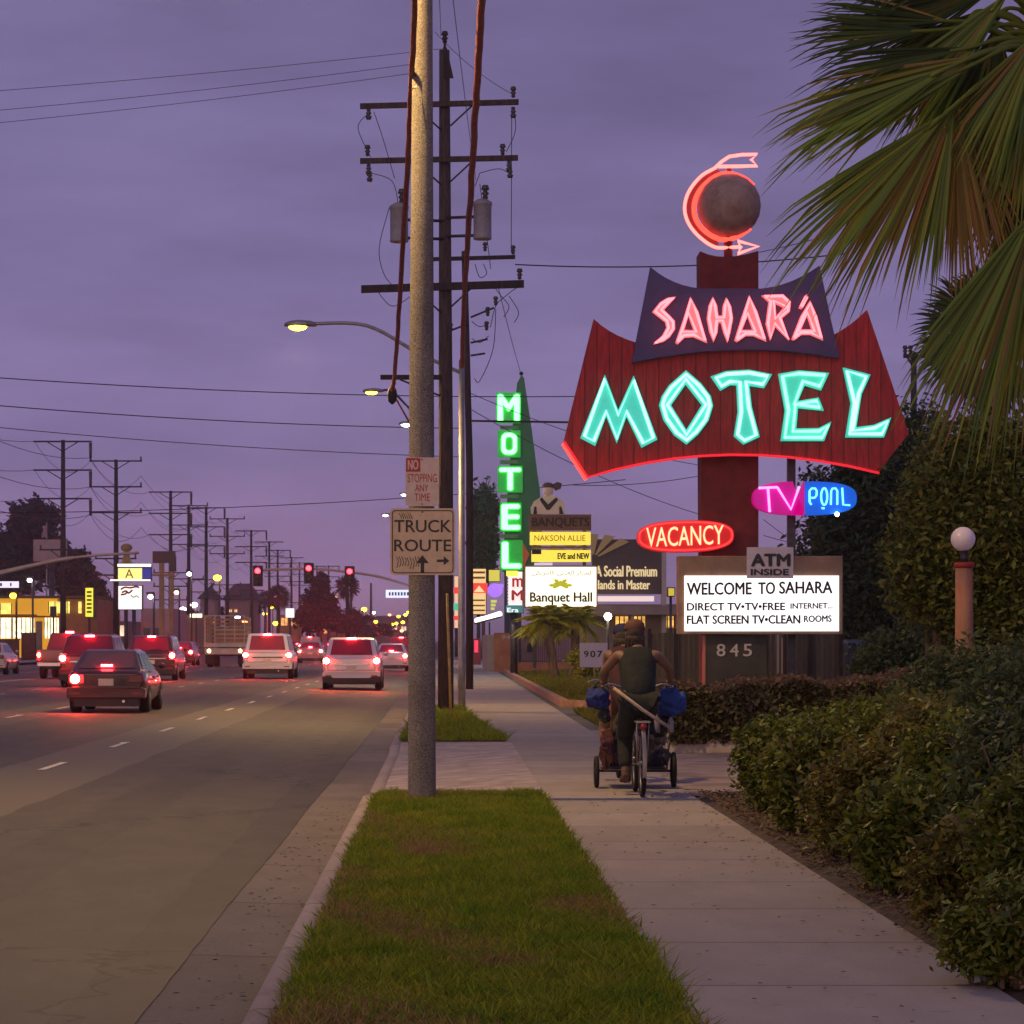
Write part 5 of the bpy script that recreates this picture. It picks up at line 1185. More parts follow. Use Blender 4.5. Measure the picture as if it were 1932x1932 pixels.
for ch, xa, xb, ya, yb in (('M',939,981,744,795),('O',942,980,815,860),('T',942,984,882,926),('E',946,982,951,1000),('L',947,984,1022,1073)):
    b = MB(); x0,z0 = gP(xa-3,yb+3); x1,z1 = gP(xb+2,ya-3); b.boxm(x0,x1,YG-.1,YG+.24,z0,z1); bx = b.build('letter_box', gface, t)
    b = MB(); a,c = gP(xa+2,yb-2); d,e = gP(xb-3,ya+2)
    if ch == 'O':
        o_ = rrect(a+.05,d-.05,c,e,.28); i_ = rrect(a+.25,d-.25,c+.2,e-.2,.16); b.prism(o_, YG-.17, YG-.10, [i_])
    else: text(b,ch,a,d,c,e,YG-.10,.03,.07)
    b.build('neon_letter', gtube, bx)
b = MB()
for ya in (801,866,931,1006): b.boxm(PX(944,YG),PX(978,YG),YG,YG+.2,PZ(ya+9,YG),PZ(ya+2,YG))
b.build('spacer', mat('grey green spacer', (.15,.25,.16), .6), t)
b = MB(); b.prism([gP(x,y) for x, y in ((972,1018),(986,1022),(999,1046),(988,1072),(972,1076))], YG+.05, YG+.24); b.build('arrow', mat('orange arrow', (.55,.14,.06), .5, emit=(1,.12,.03), es=.12), t)

# ------------------------------------------------------------------ banquet hall sign
YB = 118.
bP = lambda x, y: (PX(x,YB), PZ(y,YB))
def bbox(b, x0, x1, y0, y1, ya, yb): b.boxm(PX(x0,YB),PX(x1,YB),ya,yb,PZ(y1,YB),PZ(y0,YB))
t = thing('banquet_sign', 'stacked brown and yellow banquet hall sign with lit white box and painted figure on top', 'sign', (PX(1057,YB),YB,0))
b = MB(); bbox(b,1006,1012,972,1260,YB+.1,YB+.4); bbox(b,1100,1106,972,1260,YB+.1,YB+.4); b.build('post', M['darksteel'], t)
b = MB(); bbox(b,998,1115,971,1001,YB-.2,YB+.3); p_ = b.build('brown_panel', mat('brown sign board', (.22,.11,.06), .6, nz=.15, ns=2), t)
b = MB(); text(b,'BANQUETS',PX(1004,YB),PX(1111,YB),PZ(996,YB),PZ(977,YB),YB-.2,.02,.03); b.build('lettering', mat('dark brown legend', (.05,.022,.015), .6), p_)
yl = lit('yellow sign panel',(1,.78,.08),.95)
b = MB(); bbox(b,1000,1114,1004,1028,YB-.2,YB+.3); p_ = b.build('yellow_panel', yl, t)
b = MB(); text(b,'NAKSON ALLIE',PX(1008,YB),PX(1104,YB),PZ(1021,YB),PZ(1010,YB),YB-.2,.0,.02); b.build('lettering', mat('ochre legend', (.45,.27,.02), .6), p_)
b = MB(); bbox(b,1004,1113,1031,1035,YB-.2,YB+.2); b.build('thin_strip', mat('dim strip', (.3,.2,.12), .6), t)
b = MB(); bbox(b,1003,1114,1038,1060,YB-.2,YB+.3); p_ = b.build('yellow_panel', yl, t)
b = MB(); text(b,'EVE and NEW',PX(1052,YB),PX(1111,YB),PZ(1055,YB),PZ(1044,YB),YB-.2,.03,.02); bbox(b,1003,1021,1038,1046,YB-.225,YB-.203); b.build('lettering', M['ink'], p_)
b = MB(); bbox(b,1008,1042,1062,1067,YB-.2,YB+.2); b.build('thin_strip', mat('pale strip', (.6,.55,.6), .6, emit=(.8,.75,1), es=.6), t)
b = MB(); bbox(b,989,1127,1067,1147,YB-.22,YB+.35); b.build('box_frame', mat('brown sign board', (.22,.11,.06), .6), t)
b = MB(); bbox(b,991.5,1124.5,1070,1144.5,YB-.27,YB-.225); p_ = b.build('lit_panel', lit('warm white panel',(1,.95,.72),1.4), t)
b = MB()
ok_ar = '\uFEF2\uFEDC\uFEF3\uFEAE\uFEE3\u0623\uFEDF\u0627 \uFEF2\uFE91\uFEAE\uFECC\uFEDF\u0627 \uFEB0\uFEDB\uFEAE\uFEE4\uFEDF\u0627'
text(b, ok_ar, PX(1003,YB),PX(1117,YB),PZ(1089,YB),PZ(1074,YB),YB-.275,-.005,.01)
b.build('arabic_lettering', mat('grey green legend', (.06,.06,.02), .6), p_)
b = MB()
for k in range(9):
    a = R(-20+27.5*k); cx, cz = bP(1057,1106); l = .24+.09*(k % 2)
    b.prism([(cx,cz),(cx+l*1.2*math.cos(a-.25),cz+l*.8*math.sin(a-.25)),(cx+l*1.6*math.cos(a),cz+l*math.sin(a)),(cx+l*1.2*math.cos(a+.25),cz+l*.8*math.sin(a+.25))], YB-.285-.002*k, YB-.275)
b.build('leaf_emblem', mat('olive emblem', (.55,.55,.03), .6, emit=(.6,.62,.03), es=.55), p_)
b = MB(); text(b,'Banquet Hall',PX(1000,YB),PX(1116,YB),PZ(1141,YB),PZ(1118,YB),YB-.275,.02,.01); b.build('lettering', mat('dark olive legend', (.05,.045,.012), .6), p_)
# the painted cut-out bust above
fig = thing('painted_figure', 'cream jacketed painted bust with dark collar standing on the brown banquet board', 'figure', (PX(1033,YB),YB,PZ(971,YB)))
b = MB(); b.prism([bP(x,y) for x, y in ((1002,970),(1001,958),(1007,946),(1020,938),(1028,934),(1042,934),(1052,938),(1062,946),(1066,958),(1066,970))], YB-.05, YB+.08); b.build('jacket', mat('cream paint', (.90,.80,.52), .7, nz=.1, ns=3), fig)
b = MB(); b.prism([bP(x,y) for x, y in ((1022,938),(1034,952),(1049,938),(1053,943),(1037,962),(1031,962),(1018,943))], YB-.075, YB-.052); b.prism([bP(x,y) for x, y in ((1006,970),(1008,956),(1012,956),(1013,970))], YB-.075, YB-.052); b.prism([bP(x,y) for x, y in ((1055,970),(1055,956),(1059,956),(1063,970))], YB-.075, YB-.052); b.build('collar', M['ink'], fig)
b = MB(); b.ball((*((PX(1034,YB)),), YB, PZ(925,YB)), .24, 12, (.9,.4,1.25)); b.build('head', mat('painted skin', (.75,.62,.45), .7), fig)
b = MB(); b.ball((PX(1034,YB), YB+.01, PZ(917,YB)), .22, 12, (1.1,.5,.7)); b.prism([bP(x,y) for x, y in ((1040,915),(1052,909),(1060,912),(1058,922),(1048,926))], YB-.02, YB+.06); b.build('hair', mat('painted hair', (.10,.07,.05), .7), fig)

# ------------------------------------------------------------------ things along the right pavement
t, f = board_sign('pylon_sign','tall stacked sign of red and yellow panels at the far end of the pavement',888,918,1072,1160,225,lit('amber panel',(1,.70,.28),.85),((903,.15,1160),))
b = MB(); YY=225
b.boxm(PX(888,YY),PX(920,YY),YY-.1,YY-.055,PZ(1119,YY),PZ(1100,YY)); b.build('red_panel', lit('red panel',(1,.07,.05),.8), f)
b = MB(); b.prism([(PX(x,YY),PZ(y,YY)) for x, y in ((894,1117),(904,1105),(914,1117))], YY-.14, YY-.105); b.build('roof_emblem', lit('cream emblem',(1,.75,.4),.9), f)
b = MB()
for ya, yb in ((1078,1082),(1088,1092),(1131,1134),(1141,1144),(1150,1153)): b.boxm(PX(891,YY),PX(915,YY),YY-.08,YY-.055,PZ(yb,YY),PZ(ya,YY))
b.build('panel_divider', mat('orange divider', (.5,.2,.05), .6), f)
t, f = board_sign('pylon_sign','yellow and purple lit sign right of the red and yellow stack',921,944,1074,1098,228,lit('yellow green panel',(.85,.75,.10),.75),((932,.12,1200),))
b = MB(); YY=228; b.ball((PX(934,YY),YY-.1,PZ(1114,YY)),.62,14,(1,.25,.9)); b.boxm(PX(930,YY),PX(950,YY),YY-.2,YY-.1,PZ(1109,YY),PZ(1102,YY)); b.build('purple_disc', lit('purple disc',(.45,.2,1),1.0), t)
b = MB()
for k in range(3): b.boxm(PX(926,YY),PX(937-k*2,YY),YY-.1,YY-.0,PZ(1137+k*7,YY),PZ(1132+k*7,YY))
b.build('lettering', lit('yellow green legend',(.8,.8,.15),.8), t)
t = thing('light_canopy', 'bright white tube lit canopy low at the far end of the pavement', 'canopy', (PX(922,210),210,0))
b = MB(); b.tube([P(899,1171,208),P(920,1166,209),P(944,1158,210)],.20,8); b.build('light_tube', lit('fluorescent',(1,.93,.78),2.6), t)
b = MB(); b.hexa([P(896,1175,207)+Vector((0,0,-.12)),P(946,1162,209)+Vector((0,0,-.12)),P(946,1162,214)+Vector((0,0,-.12)),P(896,1175,212)+Vector((0,0,-.12)),P(896,1175,207),P(946,1162,209),P(946,1162,214),P(896,1175,212)]); b.build('canopy_slab', M['darksteel'], t)
b = MB(); b.boxm(PX(922,208),PX(925,208),208,208.2,-.1,PZ(1174,208)); b.build('post', M['darksteel'], t)
t, f = board_sign('checkered_sign','white sign with red letters and scalloped blue edge under the green letters',955,988,1076,1157,121,lit('white red panel',(1,.86,.86),.85),((970,.16,1157),))
YY=121; b = MB(); b.boxm(PX(955,YY),PX(977,YY),YY-.09,YY-.055,PZ(1087,YY),PZ(1077,YY)); b.build('yellow_panel', lit('yellow small panel',(1,.85,.1),.9), f)
b = MB(); text(b,'m',PX(967,YY),PX(986,YY),PZ(1107,YY),PZ(1091,YY),YY-.055,.03,.03); text(b,'M',PX(966,YY),PX(986,YY),PZ(1132,YY),PZ(1114,YY),YY-.055,.04,.03); b.build('lettering', mat('red legend', (.6,.04,.06), .5), f)
b = MB(); b.boxm(PX(955,YY),PX(987,YY),YY-.09,YY-.055,PZ(1156,YY),PZ(1142,YY)); b.build('teal_panel', mat('teal panel', (.05,.20,.22), .5, emit=(.05,.3,.32), es=.4), f)
b = MB(); text(b,'Era',PX(957,YY),PX(978,YY),PZ(1155,YY),PZ(1147,YY),YY-.09,.02,.03); b.build('lettering', lit('white small legend',(.9,.95,1),1), f)
b = MB()
for k in range(9): b.boxm(PX(955,YY),PX(959,YY),YY-.08,YY-.056,PZ(1093+k*6,YY),PZ(1090+k*6,YY))
b.build('blue_edge', mat('blue edge', (.06,.06,.3), .5), f)
t, f = board_sign('pylon_sign','slim many coloured sign glimpsed between the timber pole and the grey street light',856,866,1086,1186,260,lit('salmon panel',(1,.62,.4),.8),((861,.15,1186),))
YY=260; b = MB(); b.boxm(PX(856,YY),PX(866,YY),YY-.1,YY-.055,PZ(1152,YY),PZ(1138,YY)); b.build('green_panel', lit('green small panel',(.1,.7,.4),.7), f)
b = MB(); b.boxm(PX(856,YY),PX(866,YY),YY-.1,YY-.055,PZ(1170,YY),PZ(1162,YY)); b.boxm(PX(856,YY),PX(866,YY),YY-.1,YY-.055,PZ(1120,YY),PZ(1108,YY)); b.build('red_panel', lit('red panel',(1,.07,.05),.8), f)
# block wall with railing
brick = mat('orange block wall', (.42,.17,.08), .9, nz=.25, ns=1.5, bump=.3)
t = thing('block_wall', 'orange brown block wall with house number and pale pilaster beside the pavement', 'wall', (PX(955,140),140,0))
b = MB(); b.boxm(PX(932,140),PX(978,140),140,140.25,-.1,PZ(1194,140)); b.build('wall', brick, t)
b = MB(); b.boxm(PX(919,140),PX(932,140)-.003,140,158,-.1,PZ(1198,140)); b.build('pilaster', mat('grey render', (.34,.29,.22), .9, nz=.2, ns=2), t)
b = MB(); text(b,'945',PX(946,140),PX(971,140),PZ(1206,140),PZ(1198,140),140,.02,.03); b.build('house_number', mat('cream numerals', (.6,.45,.35), .6), t)
t = thing('railing', 'low brick plinth with iron railing right of the orange block wall', 'fence', (PX(1020,141),141,0))
b = MB(); b.boxm(PX(978,140)+.004,PX(1075,140),140.05,140.3,-.1,PZ(1250,140)); b.build('plinth', brick, t)
b = MB(); 
for k in range(26): x = PX(979.5+k*3.7,140); b.boxm(x-.012,x+.012,140.16,140.19,PZ(1250,140),PZ(1200,140))
for y in (1202,1247): b.boxm(PX(978,140)+.004,PX(1075,140),140.155,140.195,PZ(y+1.5,140),PZ(y,140))
b.build('rail', M['darksteel'], t)
house('motel_office','low pink walled building with red awning behind the railing',984,1076,1186,152,mat('pink render', (.46,.26,.27), .85, nz=.15, ns=.8),wins=((996,1004,1212,1230),),wm=GL,dep=10)
t = thing('awning', 'dull red awning on the pink walled building above the railing', 'awning', (PX(1005,151),151,2))
b = MB(); b.hexa([(PX(985,151),149.6,PZ(1200,150)),(PX(1024,151),149.6,PZ(1200,150)),(PX(1024,151),151.8,PZ(1200,150)),(PX(985,151),151.8,PZ(1200,150)),(PX(985,151),149.9,PZ(1194,150)),(PX(1024,151),149.9,PZ(1194,150)),(PX(1024,151),151.8,PZ(1180,150)),(PX(985,151),151.8,PZ(1180,150))]); b.build('cloth', mat('red awning cloth', (.30,.03,.04), .8), t)
t = thing('news_rack', 'small red lit vending box at the pavement edge before the block wall', 'vending box', (PX(899,178),178,0))
b = MB(); b.boxm(PX(892,178),PX(907,178),178,178.5,-.02,PZ(1205,178)); b.build('cabinet', mat('dark red cabinet', (.2,.02,.03), .5), t, .02)
b = MB(); b.boxm(PX(895,178),PX(902,178),177.96,177.995,PZ(1231,178),PZ(1208,178)); b.build('front', lit('red vending front',(1,.06,.13),.8), t)
# the restaurant behind the banquet sign
YR = 176.
t = thing('restaurant', 'restaurant with dark sign fascia, ribbed roof ornament and amber lit windows', 'restaurant', (PX(1190,YR),YR,0))
wallm = mat('taupe stucco', (.26,.19,.15), .85, nz=.2, ns=.7)
b = MB(); b.boxm(PX(1090,YR),PX(1330,YR),YR+.5,YR+16,-.2,PZ(1140,YR)); b.build('wall', wallm, t)
b = MB(); b.boxm(PX(1117,YR),PX(1247,YR),YR-.5,YR+.4,PZ(1121,YR),PZ(1018,YR)); fa = b.build('fascia', mat('dark brown fascia', (.10,.07,.06), .7, nz=.2, ns=1), t)
b = MB(); text(b,'E.A Social Premium',PX(1113,YR),PX(1238,YR),PZ(1088,YR),PZ(1068,YR),YR-.5,.02,.05); text(b,'Hands in Master',PX(1120,YR),PX(1225,YR),PZ(1112,YR),PZ(1095,YR),YR-.5,.02,.05); b.build('lettering', lit('cream legend',(1,.80,.42),.62), fa)
b = MB()
for k in range(7):
    a0, a1 = R(172-k*19), R(160-k*19); cx, cz = PX(1118,YR), PZ(1062,YR); r0, r1 = .5, 3.2
    b.prism([(cx+r0*math.cos(a),cz+r0*math.sin(a)) if r == 0 else (cx+r1*math.cos(a),cz+r1*.55*math.sin(a)) for r, a in ((0,a0),(1,a0),(1,a1),(0,a1))], YR-.62-.01*k, YR-.505)
b.build('sun_ornament', mat('tan ribs', (.42,.30,.13), .7, emit=(1,.7,.25), es=.05), fa)
b = MB(); b.boxm(PX(1113,YR),PX(1232,YR),YR-.9,YR-.52,PZ(1135,YR),PZ(1125,YR)); b.build('light_strip', lit('pink white strip',(1,.80,.74),.75), t)
b = MB(); b.boxm(PX(1100,YR),PX(1290,YR),YR-1.5,YR+.49,PZ(1160,YR),PZ(1143,YR)); b.build('eave', mat('grey brown eave', (.30,.22,.18), .8, nz=.15, ns=1), t)
b = MB(); b.boxm(PX(1247,YR)+.01,PX(1256,YR),YR-.5,YR+.1,-.2,PZ(1040,YR)); b.boxm(PX(1142,YR),PX(1147,YR),YR-1.2,YR-1,-.2,PZ(1160,YR)); b.boxm(PX(1188,YR),PX(1193,YR),YR-1.2,YR-1,-.2,PZ(1160,YR)); b.build('column', mat('cream column', (.5,.42,.36), .7), t)
for (a,c) in ((1160,1186),(1195,1218),(1252,1272)): win(t,a,c,1163,1184,YR+.5,lit('amber window',(1,.52,.10),.95),'window',3)
t, f = board_sign('price_board','small yellow board on the cream column left of the letter board',1259,1274,1108,1126,170,lit('yellow board',(.9,.7,.06),.6),((1266,.08,1126),))
def globe_lamp(x, y, Y, r, label, lens): 
    t = thing('globe_lamp', label, 'lamp', (PX(x,Y),Y,0)); b = MB(); b.tube([(PX(x,Y),Y,-.1),(PX(x,Y),Y,PZ(y,Y)-r*.9)],.05,8); b.build('post', M['darksteel'], t)
    b = MB(); b.ball((PX(x,Y),Y,PZ(y,Y)),r,14); b.build('globe', lens, t)
globe_lamp(1147,1163,111,.145,'small lit white globe lamp right of the short palms',glow('white globe', (1,.88,.55), 30))
# yard sign
t = thing('yard_sign', 'square white 907 number sign on a stake in the lawn', 'sign', (PX(1121,100),100,0))
b = MB(); b.boxm(PX(1094,100),PX(1146,100),100,100.03,PZ(1259,100),PZ(1213,100)); p_ = b.build('panel', mat('white yard board', (.62,.55,.60), .6, nz=.06, ns=3), t)
b = MB()
for ch, xa, xb in (('9',1102,1110),('0',1114,1123),('7',1127,1136)): text(b,ch,PX(xa,100),PX(xb,100),PZ(1240,100),PZ(1228,100),100,.02,.01)
b.build('lettering', M['ink'], p_)
b = MB(); b.tube([(PX(1118,100),100.05,PZ(1212,100)),(PX(1123,100),100.05,-.02)],.03,6); b.build('stake', mat('pale stake', (.5,.36,.18), .8), t)
# timber fence behind the hedge
FB = boards('weathered fence boards', (.11,.085,.055), .14)
t = thing('board_fence', 'dark upright board fence behind the letter board and hedge', 'fence', (PX(1400,78),78,0))
b = MB(); x = PX(1222,78)
while x < PX(1590,78): h = 1.72+random.uniform(-.03,.03); b.boxm(x,x+.132,78+random.uniform(-.008,.008),78.025,-.1,h); x += .14
b.build('boards', FB, t)
b = MB()
for px in (1225,1275,1330,1385,1440,1483,1530,1586): b.boxm(PX(px,78)-.05,PX(px,78)+.05,77.9,77.985,-.1,1.85)
b.build('post', M['darkwood'], t)
b = MB(); b.boxm(PX(1466,77),PX(1470,77),77,77.05,0,1.8); b.boxm(PX(1474,77),PX(1477,77),77,77.05,0,1.6)
tag(b.build('pale_batten', mat('pale batten', (.45,.36,.27), .8)), 'pair of pale upright battens leaning on the dark board fence', 'batten')
t = thing('rubbish_bin', 'dark navy bin right of the board fence under the trees', 'bin', (PX(1618,74),74,0))
b = MB(); b.hexa([(PX(1602,74),74,.05),(PX(1635,74),74,.05),(PX(1635,74),74.7,.05),(PX(1602,74),74.7,.05),(PX(1599,74),73.95,1.42),(PX(1638,74),73.95,1.42),(PX(1638,74),74.75,1.42),(PX(1599,74),74.75,1.42)]); b.build('body', mat('navy plastic', (.02,.025,.06), .5), t, .03)
b = MB(); b.hexa([(PX(1598,74),73.9,1.425),(PX(1639,74),73.9,1.425),(PX(1639,74),74.8,1.425),(PX(1598,74),74.8,1.425),(PX(1600,74),73.95,1.48),(PX(1637,74),73.95,1.48),(PX(1637,74),74.75,1.56),(PX(1600,74),74.75,1.56)]); b.build('lid', mat('navy plastic', (.02,.025,.06), .5), t, .02)
t = thing('railing', 'thin iron railing and yellow lit window wall glimpsed under the trees', 'fence', (PX(1640,90),90,0))
b = MB()
for k in range(16): x = PX(1590+k*7,90); b.boxm(x-.012,x+.012,90,90.03,-.1,PZ(1192,90))
for y in (1192,1202): b.boxm(PX(1588,90),PX(1700,90),89.99,90.04,PZ(y+1.4,90),PZ(y,90))
b.build('rail', M['darksteel'], t)
house('motel_wing','low motel wing with one yellow lit window behind the right hand trees',1560,2050,1120,104,mat('olive stucco', (.12,.10,.07), .9, nz=.2, ns=1),wins=((1670,1709,1158,1208),),wm=lit('lime window',(1,.85,.35),.9),dep=12)

# ------------------------------------------------------------------ hedge, shrubs, trees
LV = dict(
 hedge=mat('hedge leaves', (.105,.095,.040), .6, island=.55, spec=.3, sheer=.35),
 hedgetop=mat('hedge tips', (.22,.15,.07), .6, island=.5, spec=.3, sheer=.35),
 shrub=mat('shrub leaves', (.125,.155,.024), .55, island=.6, spec=.3, sheer=.35),
 shrub2=mat('russet shrub leaves', (.165,.155,.03), .55, island=.6, spec=.3, sheer=.35),
 dark=mat('dark tree leaves', (.085,.115,.042), .6, island=.6, spec=.3, sheer=.35),
 olive=mat('olive tree leaves', (.175,.20,.032), .6, island=.6, spec=.3, sheer=.35),
 lime=mat('lime leaves', (.46,.46,.045), .6, island=.4, spec=.3, sheer=.4),
 far=mat('far tree leaves', (.065,.05,.032), .8, island=.4, spec=.1, sheer=.3),
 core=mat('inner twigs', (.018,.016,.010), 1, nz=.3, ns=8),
 trunk=mat('bark', (.16,.105,.07), .95, nz=.45, ns=6, bump=.6, bs=25, stretch=(2,2,.4)),
 flower=mat('white petals', (.62,.52,.50), .7),
)
t = thing('low_wall', 'low pale rendered wall under the trimmed hedge', 'wall', (5.4,39.6,0))
b = MB(); b.boxm(3.02,9.0,39.45,39.65,-.1,.30); b.boxm(3.02,3.22,39.65,47,-.1,.30); b.build('wall', mat('pale render', (.46,.38,.34), .9, nz=.3, ns=3, bump=.3), t)
b = MB(); b.boxm(3.0,9.02,39.43,39.67,.303,.33); b.build('coping', M['kerb'], t)
t = thing('trimmed_hedge', 'long dark trimmed hedge with brownish top spilling over the low wall', 'hedge', (5.4,40.4,0))
def hedge_pts(n, top=False):
    x = rng.uniform(3.05,7.6,n); z1 = .90+.10*np.clip((x-4.2)/2,0,1)+.05*np.sin(x*3.1)+.03*np.sin(x*8)
    y = rng.uniform(39.35,41.3,n)
    if top: z = z1+rng.normal(size=n)*.035
    else:
        z = .12+(z1-.12)*rng.random(n)**.8; f = rng.random(n) < .55; bulge = .16*np.sin(np.pi*np.clip(z/z1,0,1))+.07*np.sin(x*4.3+z*5)
        y = np.where(f, 39.5-bulge+rng.normal(size=n)*.06, y)
    return np.stack([x,y,z],1)
def leaf_at(p, s, up=.3, asp=.5):
    n = len(p); nr = unit(n); nr[:,2] = np.abs(nr[:,2])+up; nr /= np.linalg.norm(nr,axis=1,keepdims=True)
    a = np.cross(nr, unit(n)); a /= np.linalg.norm(a,axis=1,keepdims=True)+1e-9; c = np.cross(nr,a); s = s*(.6+.8*rng.random((n,1)))
    return np.stack([p-a*s, p+c*s*asp+nr*s*.1, p+a*s, p-c*s*asp+nr*s*.1],1)
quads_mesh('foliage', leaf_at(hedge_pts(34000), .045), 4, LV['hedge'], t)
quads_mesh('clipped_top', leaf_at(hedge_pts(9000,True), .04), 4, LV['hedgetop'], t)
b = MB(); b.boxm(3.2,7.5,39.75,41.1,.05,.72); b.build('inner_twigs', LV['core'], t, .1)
def shrub(name, label, blobs, m, leaf=.05, core=True, stems=None, extra=None, cat='shrub'):
    x = sum(b_[0] for b_ in blobs)/len(blobs); y = sum(b_[1] for b_ in blobs)/len(blobs)
    t = thing(name, label, cat, (x,y,0))
    quads_mesh('foliage', leaves(blobs, leaf, .20, 34, .42, .35, .02), 4, m, t)
    if core:
        b = MB()
        for (cx,cy,cz,rx,ry,rz,n) in blobs:
            for k in range(5):
                a = 2*math.pi*k/5+cx; b.tube(smooth_path([(cx+.05*math.cos(a),cy+.05*math.sin(a),0),(cx+rx*.3*math.cos(a),cy+ry*.3*math.sin(a),cz*.7),(cx+rx*.7*math.cos(a),cy+ry*.7*math.sin(a),cz+rz*.5)],3),[.013]*4+[.007]*3,5)
        b.build('stems', LV['trunk'], t)
    if extra is not None: quads_mesh('new_growth', extra[0], 4, extra[1], t)
    return t
def jitter_blobs(cx, cy, h, r, n):
    out = [(cx,cy,h*.47,r*.76,r*.76,h*.47,n//2),(cx,cy,h*.2,r*.7,r*.7,h*.18,n//8)]
    for k in range(5):
        a = rng.uniform(0,6.28); out.append((cx+r*.45*math.cos(a),cy+r*.45*math.sin(a),h*rng.uniform(.42,.72),r*.5,r*.5,h*.34,n//10))
    return out
SH = [(3.06,25.2,.90,.46,'shrub','rounded green shrub nearest the motel drive, first of the pavement row'),
 (3.08,22.5,.92,.54,'shrub','rounded green shrub second in the row from the motel drive'),
 (3.02,19.8,.86,.50,'shrub2','russet tinged shrub third in the row from the motel drive'),
 (2.93,17.2,.76,.45,'shrub','green shrub fourth in the row from the motel drive'),
 (2.84,15.0,.66,.40,'shrub2','yellowing shrub by the crumpled paper at the lower right'),
 (2.66,12.9,.50,.36,'shrub','small green shrub in the bottom right corner'),
 (3.75,24.6,1.02,.72,'shrub','dense green shrub just behind the first rounded shrub'),
 (3.80,21.6,1.10,.72,'shrub2','russet topped shrub behind the second rounded shrub'),
 (3.72,18.8,1.12,.70,'shrub','bushy green shrub behind the russet tinged shrub'),
 (3.5,16.2,1.22,.66,'dark','dark bushy shrub at the right edge above the crumpled paper'),
 (3.2,14.2,1.0,.54,'shrub','leafy green shrub cut by the right edge near the bottom'),
 (4.55,22.9,1.55,.9,'dark','tall dark shrub in front of the globe lamp column'),
 (4.3,19.8,1.52,.85,'dark','tallest dark shrub at the right edge'),
 (4.6,27.2,1.02,.8,'shrub','leafy shrub between the rounded shrubs and the trimmed hedge'),
 (5.6,30.5,1.15,.9,'dark','dark shrub at the foot of the globe lamp column')]
for (x,y,h,r,m,lab) in SH:
    x -= .07; r += .05; ex = None
    if False: ex = (leaves([(x,y,h*.7,r*.7,r*.7,h*.3,380)], .038, .2, 30, .4), mat('orange new leaves', (.22,.10,.02), .6, island=.4))
    shrub('shrub', lab, jitter_blobs(x,y,h,r,int(17500*(r/.6)**2)), LV[m], .034 if y > 15 else .029, True, None, ex)
for (px, py, Y, lab) in ((1802,1306,24,'cluster of white flowers on the tall dark shrub by the globe lamp column'),(1690,1568,20.5,'white flower cluster low in the middle shrubs'),(1635,1562,21.5,'small pale flower cluster right of the rounded green shrubs')):
    c = P(px,py,Y-.9); o = quads_mesh('flower_cluster', leaf_at(np.array(c)+rng.normal(size=(70,3))*.05, .025, .6, .8), 4, LV['flower']); tag(o, lab, 'flowers')
# fallen leaves and weeds on the bed
n = 4200; yb = rng.uniform(11,28.2,n); xb = 2.46+np.abs(rng.normal(size=n))*.35
fl = leaf_at(np.stack([xb,yb,np.full(n,.045)+rng.random(n)*.03],1), .022, 1.2, .45)
stuff(quads_mesh('fallen_leaves', fl, 4, mat('fallen leaves', (.13,.085,.035), .8, island=.5, sheer=.2)), 'brown fallen leaves and weeds strewn along the pavement edge of the bed', 'leaf litter')
# litter on the bed
for (px, py, lab) in ((1795,1757,'crumpled pale blue paper on the soil at the lower right'),(1848,1480+380,'small white scrap of paper by the pavement edge')):
    p = P(px,py,8370/(py-1207)); b = MB(); b.v = [(p.x+.05*math.cos(a)*random.uniform(.3,1.4),p.y+.07*math.sin(a)*random.uniform(.4,1.2),.01+.04*random.random()) for a in [k*.9 for k in range(7)]]; b.v.append((p.x,p.y,.055)); b.f = [(k,(k+1)%7,7) for k in range(7)]; b.sm = [False]*7
    tag(b.build('litter', mat('litter paper', (.40,.40,.48), .8)), lab, 'litter')
# globe lamp on its column
YL = 33.
t = thing('globe_lamp', 'unlit white globe lamp on a thick reddish column among the right hand shrubs', 'lamp', (PX(1818,YL),YL,0))
b = MB(); cx = PX(1819,YL); b.lathe([(.105,-.1),(.105,1.6),(.10,PZ(1064,YL)-.05)],cx,YL,20); b.build('column', mat('red stained column', (.36,.22,.17), .85, nz=.5, ns=2.2, col2=(.30,.10,.05), bump=.3, bs=30, stretch=(2,2,.5)), t)
b = MB(); b.lathe([(.10,-.06),(.12,-.04),(.12,0),(.10,.01)],cx,YL,20,cz=PZ(1064,YL)+.01); b.build('collar', mat('red collar', (.35,.03,.02), .6), t)
b = MB(); b.lathe([(.055,0),(.045,.06),(.045,.14),(.06,.16)],cx,YL,14,cz=PZ(1064,YL)+.02); b.build('neck', M['darksteel'], t)
b = MB(); b.ball((PX(1817,YL),YL,PZ(1017,YL)),.141,26); b.build('globe', mat('opal glass', (.72,.62,.66), .3, emit=(.8,.55,.65), es=.06), t)  # faint glow put into the globe although the lamp is off
def tree(name, label, blobs, m, trunks, leaf, per=40, clump=.2, cat='tree', flat=None):
    x, y = trunks[0][0][0], trunks[0][0][1]
    t = thing(name, label, cat, (x,y,0))
    quads_mesh('crown', leaves(blobs, leaf, clump, per, .45, .25, flat), 4, m, t)
    b = MB()
    for pts in trunks:
        sp_ = smooth_path([p[:3] for p in pts], 4); n = len(sp_); r0, r1 = pts[0][3], pts[-1][3]
        b.tube(sp_, [r0+(r1-r0)*i/(n-1) for i in range(n)], 8)
    b.build('trunk', LV['trunk'], t)
    return t
def W(x, y, Y): return tuple(P(x,y,Y))
def blob(x, y, Y, rx, ry, n, dep=None): k = Y/F; p = P(x,y,Y); return (p.x,p.y,p.z,rx*k,(dep or (rx+ry)/2)*k,ry*k,n)
